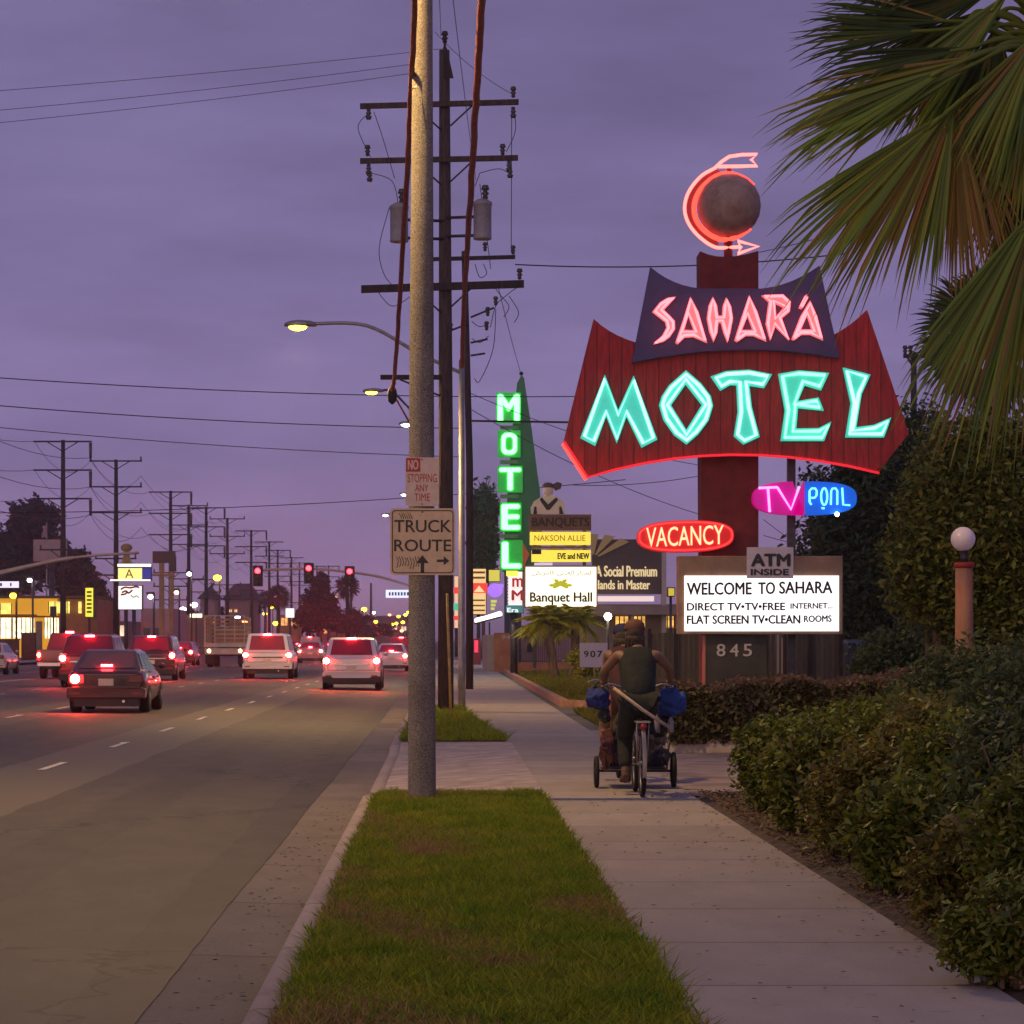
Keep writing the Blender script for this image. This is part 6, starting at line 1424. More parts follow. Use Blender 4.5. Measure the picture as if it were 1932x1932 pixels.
def limb(pts, Y, r0, r1): return [(PX(x,Y),Y+d,PZ(y,Y) if y else -.1, r0+(r1-r0)*i/(len(pts)-1)) for i,(x,y,d) in enumerate(pts)]
Yt = 43.
tree('broadleaf_tree','olive green tree with two slim trunks behind the globe lamp',
 [blob(1830,940,Yt,120,135,13000),blob(1900,1060,Yt,115,150,14000),blob(1770,1060,Yt,100,115,10000),blob(1880,840,Yt,90,70,4000),blob(1820,1170,Yt,70,80,3500),blob(1950,1220,Yt,100,120,5000)],
 LV['olive'], [limb([(1776,0,0),(1772,1240,0),(1764,1150,.1),(1790,1060,.2),(1840,950,.1)],Yt,.085,.03),limb([(1758,0,.3),(1757,1240,.3),(1750,1160,.2),(1745,1080,0)],Yt,.05,.02),limb([(1890,0,.6),(1885,1200,.6),(1900,1060,.4),(1890,900,.2)],Yt,.09,.03)], .062)
Yt = 86.
tree('broadleaf_tree','large dark tree behind the pink and blue oval sign',
 [blob(1700,960,Yt,140,115,15000),blob(1610,1050,Yt,100,120,11000),blob(1690,1110,Yt,120,115,12000),blob(1590,920,Yt,70,60,3200),blob(1735,850,Yt,60,90,3500),blob(1640,1160,Yt,90,60,3500)],
 LV['dark'], [limb([(1690,0,0),(1688,1200,0),(1680,1080,.3),(1690,960,0),(1700,880,0)],Yt,.22,.05),limb([(1684,1150,0),(1640,1080,.2),(1600,1000,0)],Yt,.10,.03)], .11)
tree('small_tree','leafy understorey bush tree below the dark tree, right of the navy bin',
 [blob(1700,1235,60,75,50,4500),blob(1650,1260,60,50,35,2500),blob(1745,1225,60,45,55,2500)], LV['dark'], [limb([(1690,0,0),(1692,1260,0),(1700,1220,0)],60,.05,.02)], .07)
tree('cypress','dark green tree glowing green beside the upright green letters',
 [blob(914,1000,240,27,82,6000),blob(910,1050,240,24,40,2500)], mat('green lit leaves', (.06,.13,.035), .7, island=.4, sheer=.35), [limb([(912,0,0),(912,1120,0),(913,1000,0)],240,.18,.06)], .30)
# short palms lit by the banquet sign
def bush_palm(x, ytop, ybase, Y, lean, label, n=26, rr=1.2):
    t = thing('short_palm', label, 'palm', (PX(x,Y),Y,0))
    top = Vector((PX(x+lean,Y),Y,PZ(ytop,Y)))
    b = MB(); b.tube(smooth_path([(PX(x,Y),Y,-.1),(PX(x+lean*.3,Y),Y,1.0),tuple(top)],5),[.22]*3+[.18]*8,9); b.build('trunk', LV['trunk'], t)
    vs = []
    for k in range(n):
        a = rng.uniform(0,6.28); e = rng.uniform(-.3,1.2); d = Vector((math.cos(a)*math.cos(e),math.sin(a)*math.cos(e),math.sin(e)))
        L_ = rr*rng.uniform(.7,1.15); s = d.cross(Vector((0,0,1))).normalized()
        for j in range(26):
            u = .15+.85*j/26; p = top+d*L_*u-Vector((0,0,.45*L_*u*u))
            for sg in (-1,1):
                tip = p+s*sg*.38*L_*(1-u*.6)+d*.18*L_-Vector((0,0,.15*L_)); w_ = d*.035
                vs.append([p-w_, p+w_, tip+w_*.2, tip-w_*.2])
    quads_mesh('fronds', np.array([[list(q_) for q_ in v] for v in vs]), 4, LV['lime'], t)
bush_palm(1046,1172,1262,113,-18,'short leaning palm left of two under the lit white banquet box',64,1.15)
bush_palm(1084,1170,1258,113.6,2,'short upright palm right of two under the lit white banquet box',64,1.15)
shrub('shrub','low lime green bush between the short palms',[(PX(1106,112),112,.7,.7,.5,.65,1500)],LV['lime'],.12)
# far side trees
def far_tree(name, label, bl, Y, trunk, leaf, m=LV['far']):
    tree(name, label, [blob(x,y,Y,rx,ry,n) for x,y,rx,ry,n in bl], m, [limb([(trunk,0,0),(trunk,1190,0),(trunk,1100,0)],Y,.4,.2)], leaf)
far_tree('broadleaf_tree','dark tree with flat top behind the pale billboard',((62,985,46,40,4500),(35,1040,50,40,4000),(90,1050,50,45,4000)),330,62,.42)
far_tree('broadleaf_tree','dark low trees behind the orange walled shop',((20,1085,60,40,3500),(140,1085,36,40,3500),(165,1110,40,30,2500)),345,145,.42)
far_tree('conifer','tall pointed dark tree under the middle red signal',((604,1105,17,22,1800),(603,1135,30,28,3000),(602,1165,42,26,3500)),400,603,.42, mat('russet dark leaves', (.085,.032,.022), .8, island=.4, sheer=.3))
far_tree('broadleaf_tree','round dusky tree below the short fan palm',((665,1172,32,18,2500),(650,1182,26,12,1200)),470,662,.42, mat('russet dark leaves', (.085,.032,.022), .8, island=.4, sheer=.3))
far_tree('broadleaf_tree','low row of dusky trees behind the stake bed truck',((345,1165,30,14,1400),(400,1150,20,12,900),(470,1150,24,12,900)),440,400,.42)
far_tree('broadleaf_tree','low dusky tree row at the end of the road',((720,1190,30,10,1200),(690,1192,26,10,900)),560,700,.45)
def far_palm(x, ytop, Y, label, r, dn=60):
    t = thing('palm_tree', label, 'palm', (PX(x,Y),Y,0)); top = Vector((PX(x,Y),Y,PZ(ytop,Y)))
    b = MB(); b.tube([(PX(x,Y),Y,-.2),(PX(x+1,Y),Y,top.z*.5),tuple(top)],[.35,.26,.24],8); b.build('trunk', M['darkwood'], t)
    vs = []
    for k in range(dn):
        a = rng.uniform(0,6.28); e = rng.uniform(-.9,1.3); d = Vector((math.cos(a)*math.cos(e),math.sin(a)*math.cos(e)*.8,math.sin(e)))
        for j in range(9):
            f = d+Vector(rng.normal(size=3))*.22; q_ = top+d*r*.35; tip = top+f.normalized()*r*rng.uniform(.8,1.1)-Vector((0,0,.2*r)); s = f.cross(Vector((0,1,0))).normalized()*r*.045
            vs.append([q_-s,q_+s,tip+s*.2,tip-s*.2])
    quads_mesh('fronds', np.array([[list(v) for v in q_] for q_ in vs]), 4, LV['far'], t)
far_palm(655,1105,400,'short fan palm under the right hand red signal',1.9)
far_palm(525,1124,430,'shaggy palm behind the boxy white SUV',2.1)
far_palm(500,1128,520,'smaller shaggy palm left of the shaggy palm behind the SUV',1.7)
t = thing('utility_pole','timber pole top with crossarm seen right of the large red sign','utility pole',(PX(1726,130),130,0))
b = MB(); b.tube([(PX(1724,130),130,-.2),(PX(1724,130),130,PZ(664,130))],[.2,.13],8); b.build('shaft', M['darkwood'], t)
b = MB(); b.boxm(PX(1703,130),PX(1748,130),129.7,129.85,PZ(672,130)-.1,PZ(672,130)+.06); b.tube([(PX(1710,130),129.75,PZ(674,130)),(PX(1724,130),129.9,PZ(694,130))],.06,5); b.build('crossarm', M['darkwood'], t)
for (x) in (1706,1716,1742):
    b = MB(); insulator(b,PX(x,130),129.75,PZ(671,130),1,1.8); b.build('insulator', M['porc'], t)

# ------------------------------------------------------------------ the fan palm
PG = [mat('palm green', (.15,.23,.018), .45, island=.5, spec=.45, sheer=.3), mat('palm olive', (.19,.225,.022), .5, island=.45, spec=.4, sheer=.3), mat('palm dry', (.29,.20,.06), .7, island=.4, spec=.2, sheer=.3), mat('palm dark', (.06,.095,.016), .6, island=.4, spec=.3, sheer=.3)]
def fan(parent, hub, d, nrm, Rr, spread, nseg, droop, mats, dryness, base):
    d = Vector(d).normalized(); nrm = Vector(nrm); nrm = (nrm-d*nrm.dot(d)).normalized(); s = nrm.cross(d)
    hub = Vector(hub); base = Vector(base); mid = (hub+base)/2+Vector((0,0,.15))
    b = MB(); b.tube(smooth_path([base,mid,hub,hub+d*Rr*.12],5),[.03]*8+[.018]*8,6); fr = b.build('frond', mats[1], parent)
    gb, db = MB(), MB(); st = (0,.2,.42,.6,.74,.88,1.0)
    for k in range(nseg):
        th = spread*(-1+2*(k+.5)/nseg)+random.uniform(-.5,.5)*spread/nseg*1.5
        th2 = th; sd = d*math.cos(th)+s*math.sin(th); L_ = Rr*(1-.20*(th/spread)**2)*random.uniform(.86,1.05)
        dth = 2*spread/nseg*random.uniform(.8,1.15); sx = sd.cross(nrm).normalized(); lift = random.uniform(-.09,.09)
        dr = droop*random.uniform(.4,1.0); kink = random.uniform(.72,.95); tipd = random.uniform(.05,.5)
        vs = []
        for u in st:
            c = hub+sd*L_*u+nrm*(Rr*lift*u)-Vector((0,0,dr*L_*u**2.6))
            if u > kink: c = c-Vector((0,0,(u-kink)*L_*tipd))
            wj = L_*min(u,.56)*dth*.72+.007
            w_ = wj if u <= .56 else wj*max(0.02,(1-(u-.56)/.44))**.8
            vs += [c-sx*w_, c+nrm*w_*.55, c+sx*w_]
        fs = []
        for i in range(len(st)-1):
            for j in (0,1): fs.append((i*3+j,i*3+j+1,(i+1)*3+j+1,(i+1)*3+j))
        (db if random.random() < dryness else gb).add(vs, fs, True)
    if gb.v: gb.build('leaf_fan', mats[0], fr, fix=False)
    if db.v: db.build('dry_leaflets', mats[2], fr, fix=False)
YP = 25.
kp = YP/F; CR = P(1990,120,YP+.3)
t = thing('fan_palm', 'large fan palm hanging its fronds in from the upper right', 'palm', (CR.x+.1,YP+.3,0))
b = MB(); b.tube(smooth_path([(CR.x+.1,YP+.3,-.1),(CR.x+.05,YP+.3,3),(CR.x,YP+.3,CR.z)],5),[.24]*3+[.2]*8,14); b.build('trunk', LV['trunk'], t)
FR = [ # hub in the photo, direction (deg), length (px), spread (deg), depth, dry share, droop, palette
 (1750,58,184,275,15,-.2,.03,.04,3),(1790,40,178,270,14,.0,.05,.03,3),
 (1850,105,199,440,10,-.5,.12,.05,1),(1840,120,206,440,9,-.7,.10,.05,0),(1790,128,207,330,13,-.9,.15,.06,0),(1830,90,192,350,9,-.3,.1,.04,3),
 (1785,213,222,440,13,-.6,.22,.06,0),(1790,210,238,430,11,-.5,.40,.06,1),(1798,208,256,370,11,-.4,.45,.05,0),(1805,205,274,350,13,-.2,.95,.04,1),(1815,200,287,325,8,-.1,.9,.04,2),
 (1952,395,238,450,10,-.9,.10,.09,0),(1955,400,250,480,12,-.8,.25,.08,0),(1965,410,262,460,13,-.6,.30,.07,1),(1985,400,274,440,14,-.4,.2,.07,0),
 (1880,50,262,270,26,.1,.2,.06,3),(1900,180,268,300,24,.2,.3,.06,3),(1850,100,240,210,20,.2,.25,.06,3),(1940,290,266,330,22,.3,.35,.07,3),(1880,-25,196,300,22,.2,.1,.06,3),(1920,240,250,260,20,.4,.3,.05,3),(1850,20,215,230,18,.3,.1,.05,3),
 (1845,25,224,290,16,.15,.1,.05,3),(1880,70,236,330,15,.1,.2,.05,0),(1905,15,210,330,16,.3,.05,.05,3),(1925,190,244,300,14,.2,.2,.05,3),(1900,-10,228,360,14,-.2,.1,.06,0),
 (1960,60,250,300,30,-.4,.2,.08,0),(1985,220,270,360,24,.1,.5,.06,1),(1860,-70,184,300,22,-.1,.05,.05,3),(1900,120,258,330,22,.3,.2,.06,3),(1950,150,262,300,26,-.1,.15,.06,1),
 (2070,40,-20,300,30,-.2,.1,.08,0),(2080,140,-40,320,28,.1,.2,.1,1),(2050,-60,40,300,34,0,.05,.08,0),(1960,-120,120,320,34,.1,.05,.08,0),(2040,230,-70,340,28,-.2,.4,.08,1),(2020,-110,75,300,34,-.2,.05,.08,0)]
for (hx,hy,an,Rp,spd,dep,dry,dr,pal) in FR:
    h = P(hx,hy,YP+dep); a = R(an); d = (math.cos(a),random.uniform(-.25,.1),math.sin(a))
    mats = [PG[pal], PG[1], PG[2]]
    fan(t, h, d, (random.uniform(-.2,.2),-1,random.uniform(.15,.45)), Rp*kp, R(spd), int(11+spd*.95), dr*.7, mats, dry*(.8 if dry < .4 else .95), CR)
t = thing('fan_palm','far palm whose brown trunk shows between the hanging fronds','palm',(PX(1880,48),48,0))
b = MB(); b.tube([(PX(1880,48),48,-.1),(PX(1879,48),48,3),(PX(1878,48),48,PZ(640,48))],[.22,.18,.17],12); b.build('trunk', mat('pinkish palm bark', (.26,.16,.13), .95, nz=.4, ns=9, bump=.6, bs=20, stretch=(1,1,3)), t)
CR2 = P(1878,630,48)
for k in range(14):
    a = R(k*360/14+9); h = CR2+Vector((.6*math.cos(a),-.1,.5*math.sin(a))); fan(t,h,(math.cos(a),random.uniform(-.4,.4),math.sin(a)-.15),(0,-1,.3),.95,R(40),22,.15,[PG[3],PG[1],PG[2]],.15,CR2)
# ------------------------------------------------------------------ the cyclists
def skin(name, chains, m, parent, sub=1, root=0):
    """a body grown over a skeleton: chains of (x,y,z,radius); joints that coincide are shared"""
    vs, rs, es, key = [], [], [], {}
    for ch in chains:
        prev = None
        for (x,y,z,r) in ch:
            k = (round(x,4),round(y,4),round(z,4))
            if k not in key: key[k] = len(vs); vs.append((x,y,z)); rs.append(r)
            i = key[k]
            if prev is not None: es.append((prev,i))
            prev = i
    off = parent_off(parent)
    me = bpy.data.meshes.new(name); me.from_pydata([(v[0]-off[0],v[1]-off[1],v[2]-off[2]) for v in vs], es, [])
    o = bpy.data.objects.new(name, me); C.objects.link(o)
    md = o.modifiers.new('skin','SKIN'); md.use_smooth_shade = True
    if not me.skin_vertices: 
        bpy.context.view_layer.objects.active = o; bpy.ops.mesh.customdata_skin_add()
    for i, r in enumerate(rs):
        d = me.skin_vertices[0].data[i]; d.radius = r if isinstance(r, tuple) else (r, r); d.use_root = (i == root)
    if sub: s = o.modifiers.new('sub','SUBSURF'); s.levels = s.render_levels = sub
    bpy.context.view_layer.update()
    nm = bpy.data.meshes.new_from_object(o.evaluated_get(bpy.context.evaluated_depsgraph_get()))
    o.modifiers.clear(); o.data = nm; nm.materials.clear(); nm.materials.append(m)
    nm.polygons.foreach_set('use_smooth', [True]*len(nm.polygons))
    bpy.data.meshes.remove(me); o.parent = parent
    return o
SK = mat('tanned skin', (.21,.115,.07), .55, nz=.1, ns=14)
def bicycle(x, yr, label, col, name='bicycle'):
    t = thing(name, label, 'bicycle', (x,yr,0)); r = .335; yf = yr+1.05
    pm = paint(label.split()[0], col)
    for (yy, nm) in ((yr,'wheel'),(yf,'wheel')):
        b = MB(); b.tube([(x, yy+(r-.02)*math.cos(a), r+(r-.02)*math.sin(a)) for a in [2*math.pi*k/30 for k in range(30)]], .024, 8, True); w_ = b.build(nm, TYRE, t)
        b = MB(); b.tube([(x, yy+(r-.05)*math.cos(a), r+(r-.05)*math.sin(a)) for a in [2*math.pi*k/26 for k in range(26)]], .010, 6, True); b.tube([(x-.045,yy,r),(x+.045,yy,r)],.022,8)
        for k in range(16): a = math.pi*2*k/16; b.tube([(x+(.02 if k%2 else -.02),yy,r),(x,yy+(r-.05)*math.cos(a),r+(r-.05)*math.sin(a))],.0018,3)
        b.build('rim', RIM, w_)
    bb = (x,yr+.43,.30); seat = (x,yr+.18,.84); head0 = (x,yr+.86,.62); head1 = (x,yr+.82,.86)
    b = MB()
    for p, q_ in ((bb,seat),(bb,head0),(seat,head1),(head0,head1)): b.tube([p,q_],.017,8)
    for s in (-.05,.05):
        b.tube([bb,(x+s,yr,r)],.010,6); b.tube([(x,yr+.2,.76),(x+s,yr,r)],.009,6); b.tube([(x,yr+.87,.58),(x+s,yr+.93,.52),(x+s,yf,r)],.012,6)
    b.build('frame', pm, t)
    b = MB(); b.tube(smooth_path([head1,(x,yr+.80,1.0),(x,yr+.82,1.05)],3),.013,8); b.tube(smooth_path([(x-.36,yr+.68,1.08),(x-.27,yr+.76,1.10),(x-.12,yr+.82,1.06),(x,yr+.83,1.05),(x+.12,yr+.82,1.06),(x+.27,yr+.76,1.10),(x+.36,yr+.68,1.08)],4),.012,8); b.build('handlebar', CHR, t)
    b = MB(); b.loft([[(x-w_,yr+yy,z),(x,yr+yy,z+.03),(x+w_,yr+yy,z),(x+w_*.8,yr+yy,z-.05),(x-w_*.8,yr+yy,z-.05)] for yy,w_,z in ((.02,.09,.90),(.12,.10,.90),(.22,.05,.89),(.33,.02,.89))]); b.build('saddle', M['black'], t)
    b = MB(); b.tube([(x-.09,bb[1],.30),(x+.09,bb[1],.30)],.012,6); b.tube([(x-.09,bb[1],.30),(x-.09,bb[1]+.06,.14)],.010,6); b.tube([(x+.09,bb[1],.30),(x+.09,bb[1]-.06,.46)],.010,6); b.boxm(x-.19,x-.09,bb[1]+.01,bb[1]+.11,.125,.145); b.boxm(x+.09,x+.19,bb[1]-.11,bb[1]-.01,.45,.47); b.build('pedals', M['darksteel'], t)
    b = MB(); rr_ = r+.035; a0 = R(-25); pts = [(yr+rr_*math.cos(a),r+rr_*math.sin(a)) for a in [R(60+k*10) for k in range(15)]]
    for w0 in (-.028,):
        vs = []; 
        for (yy,zz_) in pts: vs += [(x-.020,yy,zz_-.010),(x,yy,zz_),(x+.020,yy,zz_-.010)]
        b.add(vs, [(i*3+j,i*3+j+1,i*3+j+4,i*3+j+3) for i in range(14) for j in (0,1)], True)
    b.build('mudguard', mat('pale mudguard', (.34,.30,.27), .5, .2), t, fix=False)
    b = MB(); b.boxm(x-.07,x+.07,yr-.18,yr+.18,.735,.75); b.tube([(x-.06,yr-.1,.735),(x-.05,yr,r)],.007,5); b.tube([(x+.06,yr-.1,.735),(x+.05,yr,r)],.007,5); b.build('rear_rack', M['steel'], t)
    b = MB(); b.ball((x,yr-.19,.70),.03,10,(1.2,.5,1)); b.build('reflector', mat('red reflector', (.35,.02,.02), .2), t)
    return t
def hand(px, py, pz, s):
    """four fingers curled forward over the grip and a thumb below it, as skeleton chains rooted in the palm"""
    palm = (px,py,pz,.034); ch = []
    for k, l in enumerate((.9,1.0,.95,.75)):
        o_ = (k-1.5)*.021
        ch.append([palm,(px+o_,py+.035,pz+.012,.011),(px+o_,py+.062*l+.01,pz-.008,.0095),(px+o_,py+.055*l,pz-.04,.008)])
    ch.append([palm,(px-s*.030,py+.02,pz-.020,.011),(px-s*.026,py+.045,pz-.032,.009)])
    return ch
def person(label, cx, cy, cap, shirt, trousers, shirt_m, leg_m, elbows, hands, kneeL, ankL, kneeR, ankR, bare_arms=True, bare_legs=False, head=(0,.33,1.605), lean=.26):
    t = thing('person', label, 'person', (cx,cy,0))
    pel = (cx,cy,.96,.13); wa = (cx,cy+lean*.25,1.09,(.145,.105)); chs = (cx,cy+lean*.65,1.28,(.16,.11)); nb = (cx,cy+lean*.95,1.445,(.08,.07)); nk = (cx,cy+lean*1.05,1.50,.058)
    hx, hy, hz = cx+head[0], cy+head[1], head[2]
    body = [[pel,wa,chs,nb,nk,(hx,hy,hz-.06,.075),(hx,hy,hz+.02,(.082,.098)),(hx,hy-.01,hz+.085,.066)]]
    sh = {}
    for s, e, h in ((-1,elbows[0],hands[0]),(1,elbows[1],hands[1])):
        S = (cx+s*.185,cy+lean*.85,1.405,.062); sh[s] = S
        mid = tuple((S[i]+e[i])/2 for i in range(3))+(.052,)
        fa = tuple((e[i]+h[i])/2 for i in range(3))+(.042,)
        body.append([chs[:3]+(chs[3],),S,mid,(*e,.044),fa,(h[0],h[1]-.05,h[2]+.01,.030),(*h,.034)]); body += hand(*h, -s)
    for s, k, a in ((-1,kneeL,ankL),(1,kneeR,ankR)):
        hp = (cx+s*.095,cy,.93,.105); th = tuple((hp[i]+k[i])/2 for i in range(3))+(.088,); cf = tuple(k[i]*.55+a[i]*.45 for i in range(3))+(.058,)
        body.append([pel,hp,th,(*k,.064),cf,(*a,.040),(a[0],a[1]+.03,a[2]-.045,.042),(a[0],a[1]+.15,a[2]-.07,.032)])
    skin('body', body, SK, t, 2)
    pad = lambda p, d: (p[0],p[1],p[2],tuple(v+d for v in p[3]) if isinstance(p[3],tuple) else p[3]+d)
    v = [[(cx,cy-.01,.90,.165),(wa[0],wa[1],wa[2],(.19,.15)),(chs[0],chs[1],1.25,(.20,.165)),(cx,cy+lean*.8,1.37,(.19,.145)),(nb[0],nb[1],nb[2]+.01,(.10,.09))]]
    for s in (-1,1): v.append([v[0][3],(sh[s][0]-s*.02,sh[s][1],sh[s][2]+.002,.082)])
    skin(shirt, v, shirt_m, t, 2)
    tr = []
    for s, k, a in ((-1,kneeL,ankL),(1,kneeR,ankR)):
        hp = (cx+s*.092,cy,.925,.118); th = tuple((hp[i]+k[i])/2 for i in range(3))+(.108,)
        if bare_legs: tr.append([(cx,cy,.97,.15),hp,th])
        else: tr.append([(cx,cy,.97,.15),hp,th,(*k,.085),tuple(k[i]*.5+a[i]*.5 for i in range(3))+(.075,),(a[0],a[1],a[2]+.02,.068)])
    skin(trousers, tr, leg_m, t, 2)
    for s, a in ((-1,ankL),(1,ankR)):
        b = MB(); b.loft([[(a[0]-w_,a[1]+yy,a[2]-.115),(a[0]-w_,a[1]+yy,a[2]-.115+h*.6),(a[0]-w_*.6,a[1]+yy,a[2]-.115+h),(a[0]+w_*.6,a[1]+yy,a[2]-.115+h),(a[0]+w_,a[1]+yy,a[2]-.115+h*.6),(a[0]+w_,a[1]+yy,a[2]-.115)] for yy,w_,h in ((-.075,.03,.07),(-.04,.042,.10),(.05,.045,.085),(.14,.047,.06),(.19,.03,.04))]); b.build('shoe', mat('dark shoe', (.07,.03,.025), .7), t)
    # face, ears, hair and cap
    b = MB()
    for s in (-1,1): b.ball((hx+s*.088,hy-.01,hz+.005),.026,8,(.4,.8,1.1))
    b.ball((hx,hy+.098,hz-.005),.018,8,(.8,1.1,1.3)); b.build('ears_and_nose', SK, t)
    b = MB()
    for s in (-1,1): b.ball((hx+s*.034,hy+.082,hz+.028),.012,8)
    b.tube([(hx-.028,hy+.088,hz-.05),(hx,hy+.094,hz-.053),(hx+.028,hy+.088,hz-.05)],.006,5); b.build('eyes_and_mouth', mat('dark eyes', (.04,.02,.015), .4), t)
    b = MB(); b.ball((hx,hy-.022,hz+.018),.093,14,(1,.98,1.08)); [b.tube(smooth_path([(hx+.085*math.sin(a),hy-.02-.075*math.cos(a),hz-.02),(hx+.093*math.sin(a),hy-.03-.08*math.cos(a),hz-.06),(hx+.088*math.sin(a)+random.uniform(-.012,.012),hy-.02-.08*math.cos(a),hz-.115-random.uniform(0,.03))],3),[.016]*3+[.009]*4,5) for a in [R(-80+12.5*k) for k in range(14)]]; b.build('hair', mat('greying dark hair', (.06,.045,.035), .8, nz=.4, ns=30), t)
    b = MB(); b.lathe([(.102,.0),(.104,.03),(.096,.075),(.06,.108),(.01,.118)],hx,hy,18,cz=hz+.035); bl = []
    b.loft([[(hx-w_,hy+yy,hz+.04),(hx,hy+yy,hz+.052),(hx+w_,hy+yy,hz+.04),(hx,hy+yy,hz+.036)] for yy,w_ in ((.08,.085),(.13,.075),(.17,.045))]); b.build('cap', cap, t)
    return t
bicycle(1.925,28.2,'brown bicycle with pale rear mudguard ridden by the man in the dark vest',(.10,.05,.03))
vest = mat('dark green vest', (.011,.016,.0145), .85, nz=.5, ns=9, bump=.6, bs=14)
person('person in dark sleeveless vest and rust brown cap cycling away on the pavement',1.905,28.40,mat('rust cap', (.12,.05,.03), .8, nz=.2, ns=12),'vest','trousers',vest,mat('charcoal trousers', (.016,.019,.018), .9, nz=.4, ns=9, bump=.6, bs=12),
 ((1.575,28.72,1.235),(2.235,28.74,1.26)),((1.592,28.93,1.115),(2.258,28.93,1.115)),(1.79,28.80,.56),(1.785,28.62,.245),(2.01,28.88,.73),(2.03,28.57,.575),head=(-.02,.32,1.605))
bicycle(1.93,31.1,'grey bicycle towing the low trailer, ridden by the person in the navy cap',(.16,.15,.16))
person('person in navy cap and shorts cycling ahead, mostly hidden behind the vest rider',1.955,31.25,mat('navy cap cloth', (.02,.022,.07), .8),'shirt','shorts',mat('brick shirt', (.06,.02,.022), .85, nz=.2, ns=10),mat('rust shorts', (.10,.045,.03), .85, nz=.2, ns=10),
 ((1.76,31.60,1.20),(2.14,31.60,1.20)),((1.75,31.82,1.11),(2.16,31.82,1.11)),(1.735,31.62,.60),(1.745,31.50,.24),(2.04,31.70,.74),(2.07,31.45,.58),bare_legs=True,head=(-.02,.32,1.58))
# low two-wheeled trailer with bags
t = thing('bicycle_trailer','low two wheeled cargo trailer with small black wheels in front of the vest rider','trailer',(1.97,29.95,0))
for x in (1.565,2.37):
    r = .17 if x < 2 else .19
    b = MB(); b.tube([(x,29.92+(r-.025)*math.cos(a),r+(r-.025)*math.sin(a)) for a in [2*math.pi*k/24 for k in range(24)]],.025,7,True); w_ = b.build('wheel', TYRE, t)
    b = MB(); b.lathe([(.03,-.03),(.05,-.01),(.05,.01),(.03,.03)],x,29.92,12,'x',r); b.lathe([(r-.06,-.008),(r-.045,-.008),(r-.045,.008),(r-.06,.008)],x,29.92,18,'x',r); b.build('hub', M['black'], w_)
b = MB(); b.tube([(1.55,29.92,.18),(2.39,29.92,.18)],.014,6)
for x in (1.66,2.28): b.tube([(x,29.68,.20),(x,30.6,.20)],.014,6); b.tube([(x,29.7,.2),(x-.03*(1 if x < 2 else -1),29.7,.52)],.012,6)
for y in (29.68,30.15,30.6): b.tube([(1.66,y,.20),(2.28,y,.20)],.012,6)
b.tube(smooth_path([(1.97,30.6,.2),(1.97,30.85,.28),(1.985,31.1,.34)],3),.014,6); b.build('frame', M['darksteel'], t)
b = MB(); b.boxm(1.675,2.265,29.70,30.58,.215,.235); b.build('floor', mat('trailer canvas', (.03,.03,.05), .9), t)
def bag(name, label, cx, cy, cz, rx, ry, rz, m, strap=True, seed=1):
    rd = random.Random(seed); t = thing(name, label, 'bag', (cx,cy,cz-rz))
    rings = []
    for i in range(11):
        a = math.pi*i/10; x = -rx*math.cos(a)*(1+.05*rd.uniform(-1,1)); s = max(.12,math.sin(a)**.45)
        rings.append([(cx+x,cy+ry*s*math.cos(q_)*(1+.16*rd.uniform(-1,1)),cz+rz*s*math.sin(q_)*(1+.20*rd.uniform(-1,1))) for q_ in [2*math.pi*k/14 for k in range(14)]])
    b = MB(); b.loft(rings); o = b.build('sack', m, t); sb = o.modifiers.new('s','SUBSURF'); sb.levels = sb.render_levels = 2
    tx = bpy.data.textures.get('cloth folds') or bpy.data.textures.new('cloth folds','CLOUDS'); tx.noise_scale = .07; dm = o.modifiers.new('folds','DISPLACE'); dm.texture = tx; dm.strength = .07; dm.mid_level = .5; dm.texture_coords = 'LOCAL'
    if strap:
        b = MB(); b.tube(smooth_path([(cx-rx*.4,cy,cz+rz*.9),(cx-rx*.15,cy,cz+rz*1.35),(cx+rx*.15,cy,cz+rz*1.35),(cx+rx*.4,cy,cz+rz*.9)],4),.010,5); b.build('strap', M['black'], t)
    return t
BL = mat('royal blue nylon', (.014,.028,.19), .8, nz=.35, ns=6, bump=.4, bs=12); BL2 = mat('bright blue nylon', (.018,.06,.30), .75, nz=.35, ns=5, bump=.4, bs=12)
bag('blue_bag','royal blue bundle hanging at the left end of the vest rider\'s handlebar',1.535,29.0,.955,.115,.10,.115,BL,True,3)
bag('blue_bag','bright blue bundle hanging at the right end of the vest rider\'s handlebar',2.27,29.0,.91,.155,.12,.145,BL2,True,5)
NV = mat('navy canvas', (.016,.017,.045), .85, nz=.4, ns=6, bump=.3, bs=20)
bag('duffel_bag','dark navy duffel lying on the right of the low trailer',2.11,29.82,.33,.20,.14,.13,NV,True,7)
bag('duffel_bag','dark duffel with reddish mark on the left of the low trailer',1.80,29.82,.34,.15,.13,.13,mat('plum canvas', (.05,.022,.035), .85, nz=.6, ns=8),True,8)
bag('sack','pale grey bundle on top of the navy duffel',2.20,29.95,.52,.10,.10,.075,mat('grey bundle', (.22,.19,.18), .9, nz=.4, ns=9),False,9)
bag('sack','black stuffed sack piled in the middle of the trailer',1.96,30.25,.50,.24,.20,.20,M['black'],False,11)
b = MB(); b.tube([(1.640,28.13,1.075),(1.925,28.12,.86),(2.185,28.14,.69)],.017,8)
tag(b.build('wooden_pole', mat('pale wooden pole', (.46,.36,.28), .7, nz=.2, ns=12)), 'long pale wooden pole carried slantwise behind the man in the dark vest', 'pole')
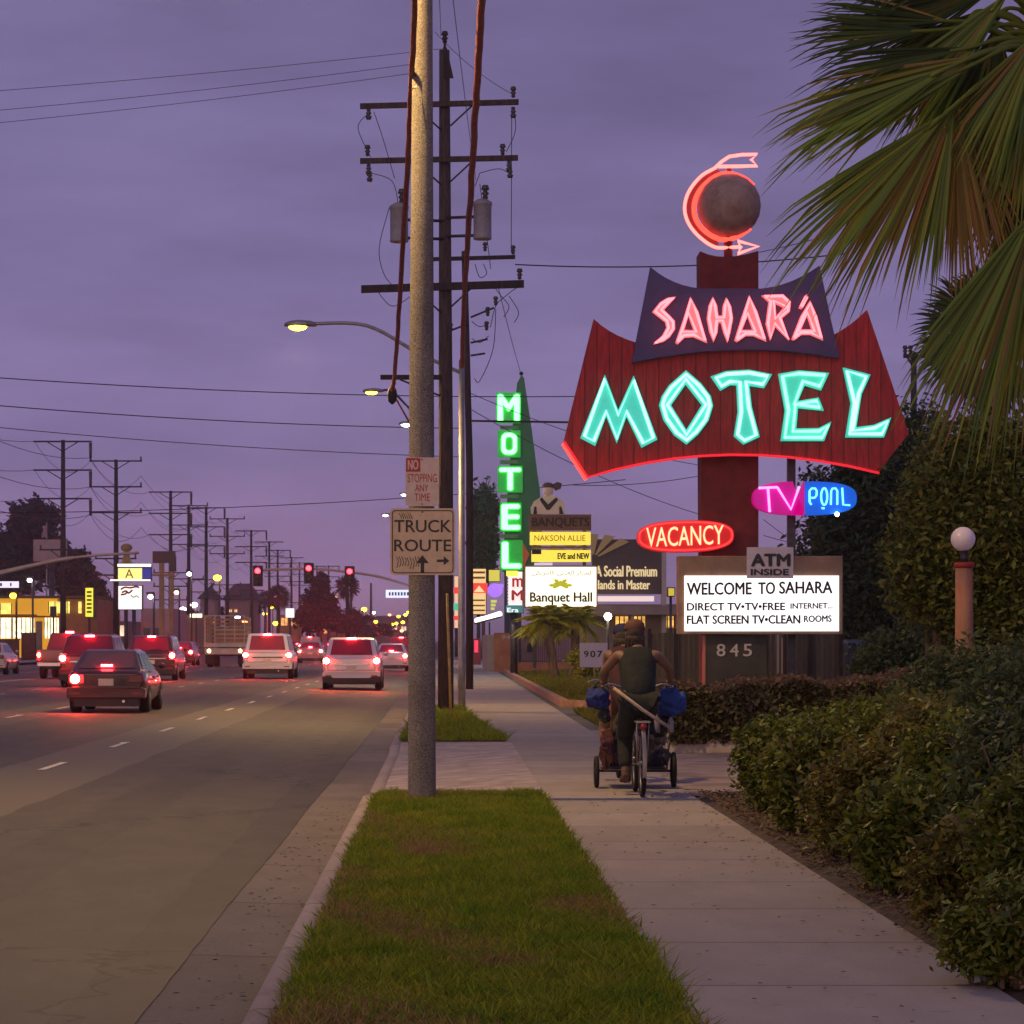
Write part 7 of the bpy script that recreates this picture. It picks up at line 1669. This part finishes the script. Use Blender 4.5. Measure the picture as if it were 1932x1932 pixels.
b = MB(); b.tube([(1.72,29.70,.52),(1.70,29.69,.75),(1.69,29.68,.98)],.012,6); tag(b.build('orange_lit_edge', mat('orange edge light', (.34,.10,.045), .5)), 'added orange upright for the lit edge at the left side of the low trailer', 'lit edge')  # upright added where only an edge catches orange light

# the rest of the load: rolled tarpaulin, bottles, cloths and cords
b = MB(); b.tube(smooth_path([(1.66,29.75,.56),(1.95,29.9,.62),(2.27,29.8,.58)],5),[.05,.06,.065,.06,.065,.06,.055,.06,.065,.05,.045],10); tag(b.build('rolled_tarpaulin', mat('dull green tarpaulin', (.03,.035,.028), .9, nz=.4, ns=8)), 'dull green tarpaulin rolled across the top of the trailer load', 'tarpaulin')
bag('sack','small plum sack hanging low at the left side of the trailer',1.67,29.72,.46,.07,.08,.12,mat('plum cloth', (.07,.02,.04), .9, nz=.5, ns=9),False,21)
bag('sack','dark crumpled sack hanging below the bright blue bundle',2.19,29.1,.70,.08,.07,.10,mat('black crumpled plastic', (.012,.012,.02), .5, nz=.3, ns=9),True,23)
bag('sack','dark crumpled sack hanging below the royal blue bundle',1.60,29.1,.78,.06,.06,.08,mat('black crumpled plastic', (.012,.012,.02), .5, nz=.3, ns=9),True,25)
for (x, y, z, lab) in ((2.13,29.02,.70,'small clear bottle hanging under the bright blue bundle, left of two'),(2.27,29.02,.70,'small clear bottle hanging under the bright blue bundle, right of two')):
    t = thing('bottle', lab, 'bottle', (x,y,z-.09)); b = MB(); b.lathe([(.03,0),(.033,.01),(.033,.11),(.012,.15),(.012,.17)],x,y,12,cz=z-.09); b.build('body', mat('cloudy plastic', (.30,.28,.32), .3), t); b = MB(); b.lathe([(.014,0),(.014,.018)],x,y,10,cz=z+.081); b.build('cap', mat('white cap', (.5,.45,.45), .5), t)
b = MB(); b.v = [(1.60+.03*math.sin(k*1.7),29.66+.01*k,.60-.085*k) for k in range(6)]+[(1.70+.04*math.sin(k*2.3),29.66+.012*k,.62-.085*k) for k in range(6)]+[(1.65,29.7,.60-.085*k) for k in range(6)]; b.f = [(k,k+1,k+7,k+6) for k in range(5)]+[(k+12,k+13,k+7,k+6) for k in range(5)]; b.sm = [True]*10
tag(b.build('hanging_cloth', mat('brick cloth', (.16,.06,.04), .9, nz=.5, ns=8), fix=False), 'brick coloured cloth hanging over the left side of the trailer', 'cloth')
b = MB()
for k in range(5): x = 1.72+.13*k; b.tube(smooth_path([(x,29.66,.24),(x+.03*math.sin(k),29.66,.42),(x+.05,29.75,.60),(x+.02,30.1,.66)],4),.007,5)
tag(b.build('lashing_cord', M['black']), 'black cords lashed over the trailer load', 'cord')
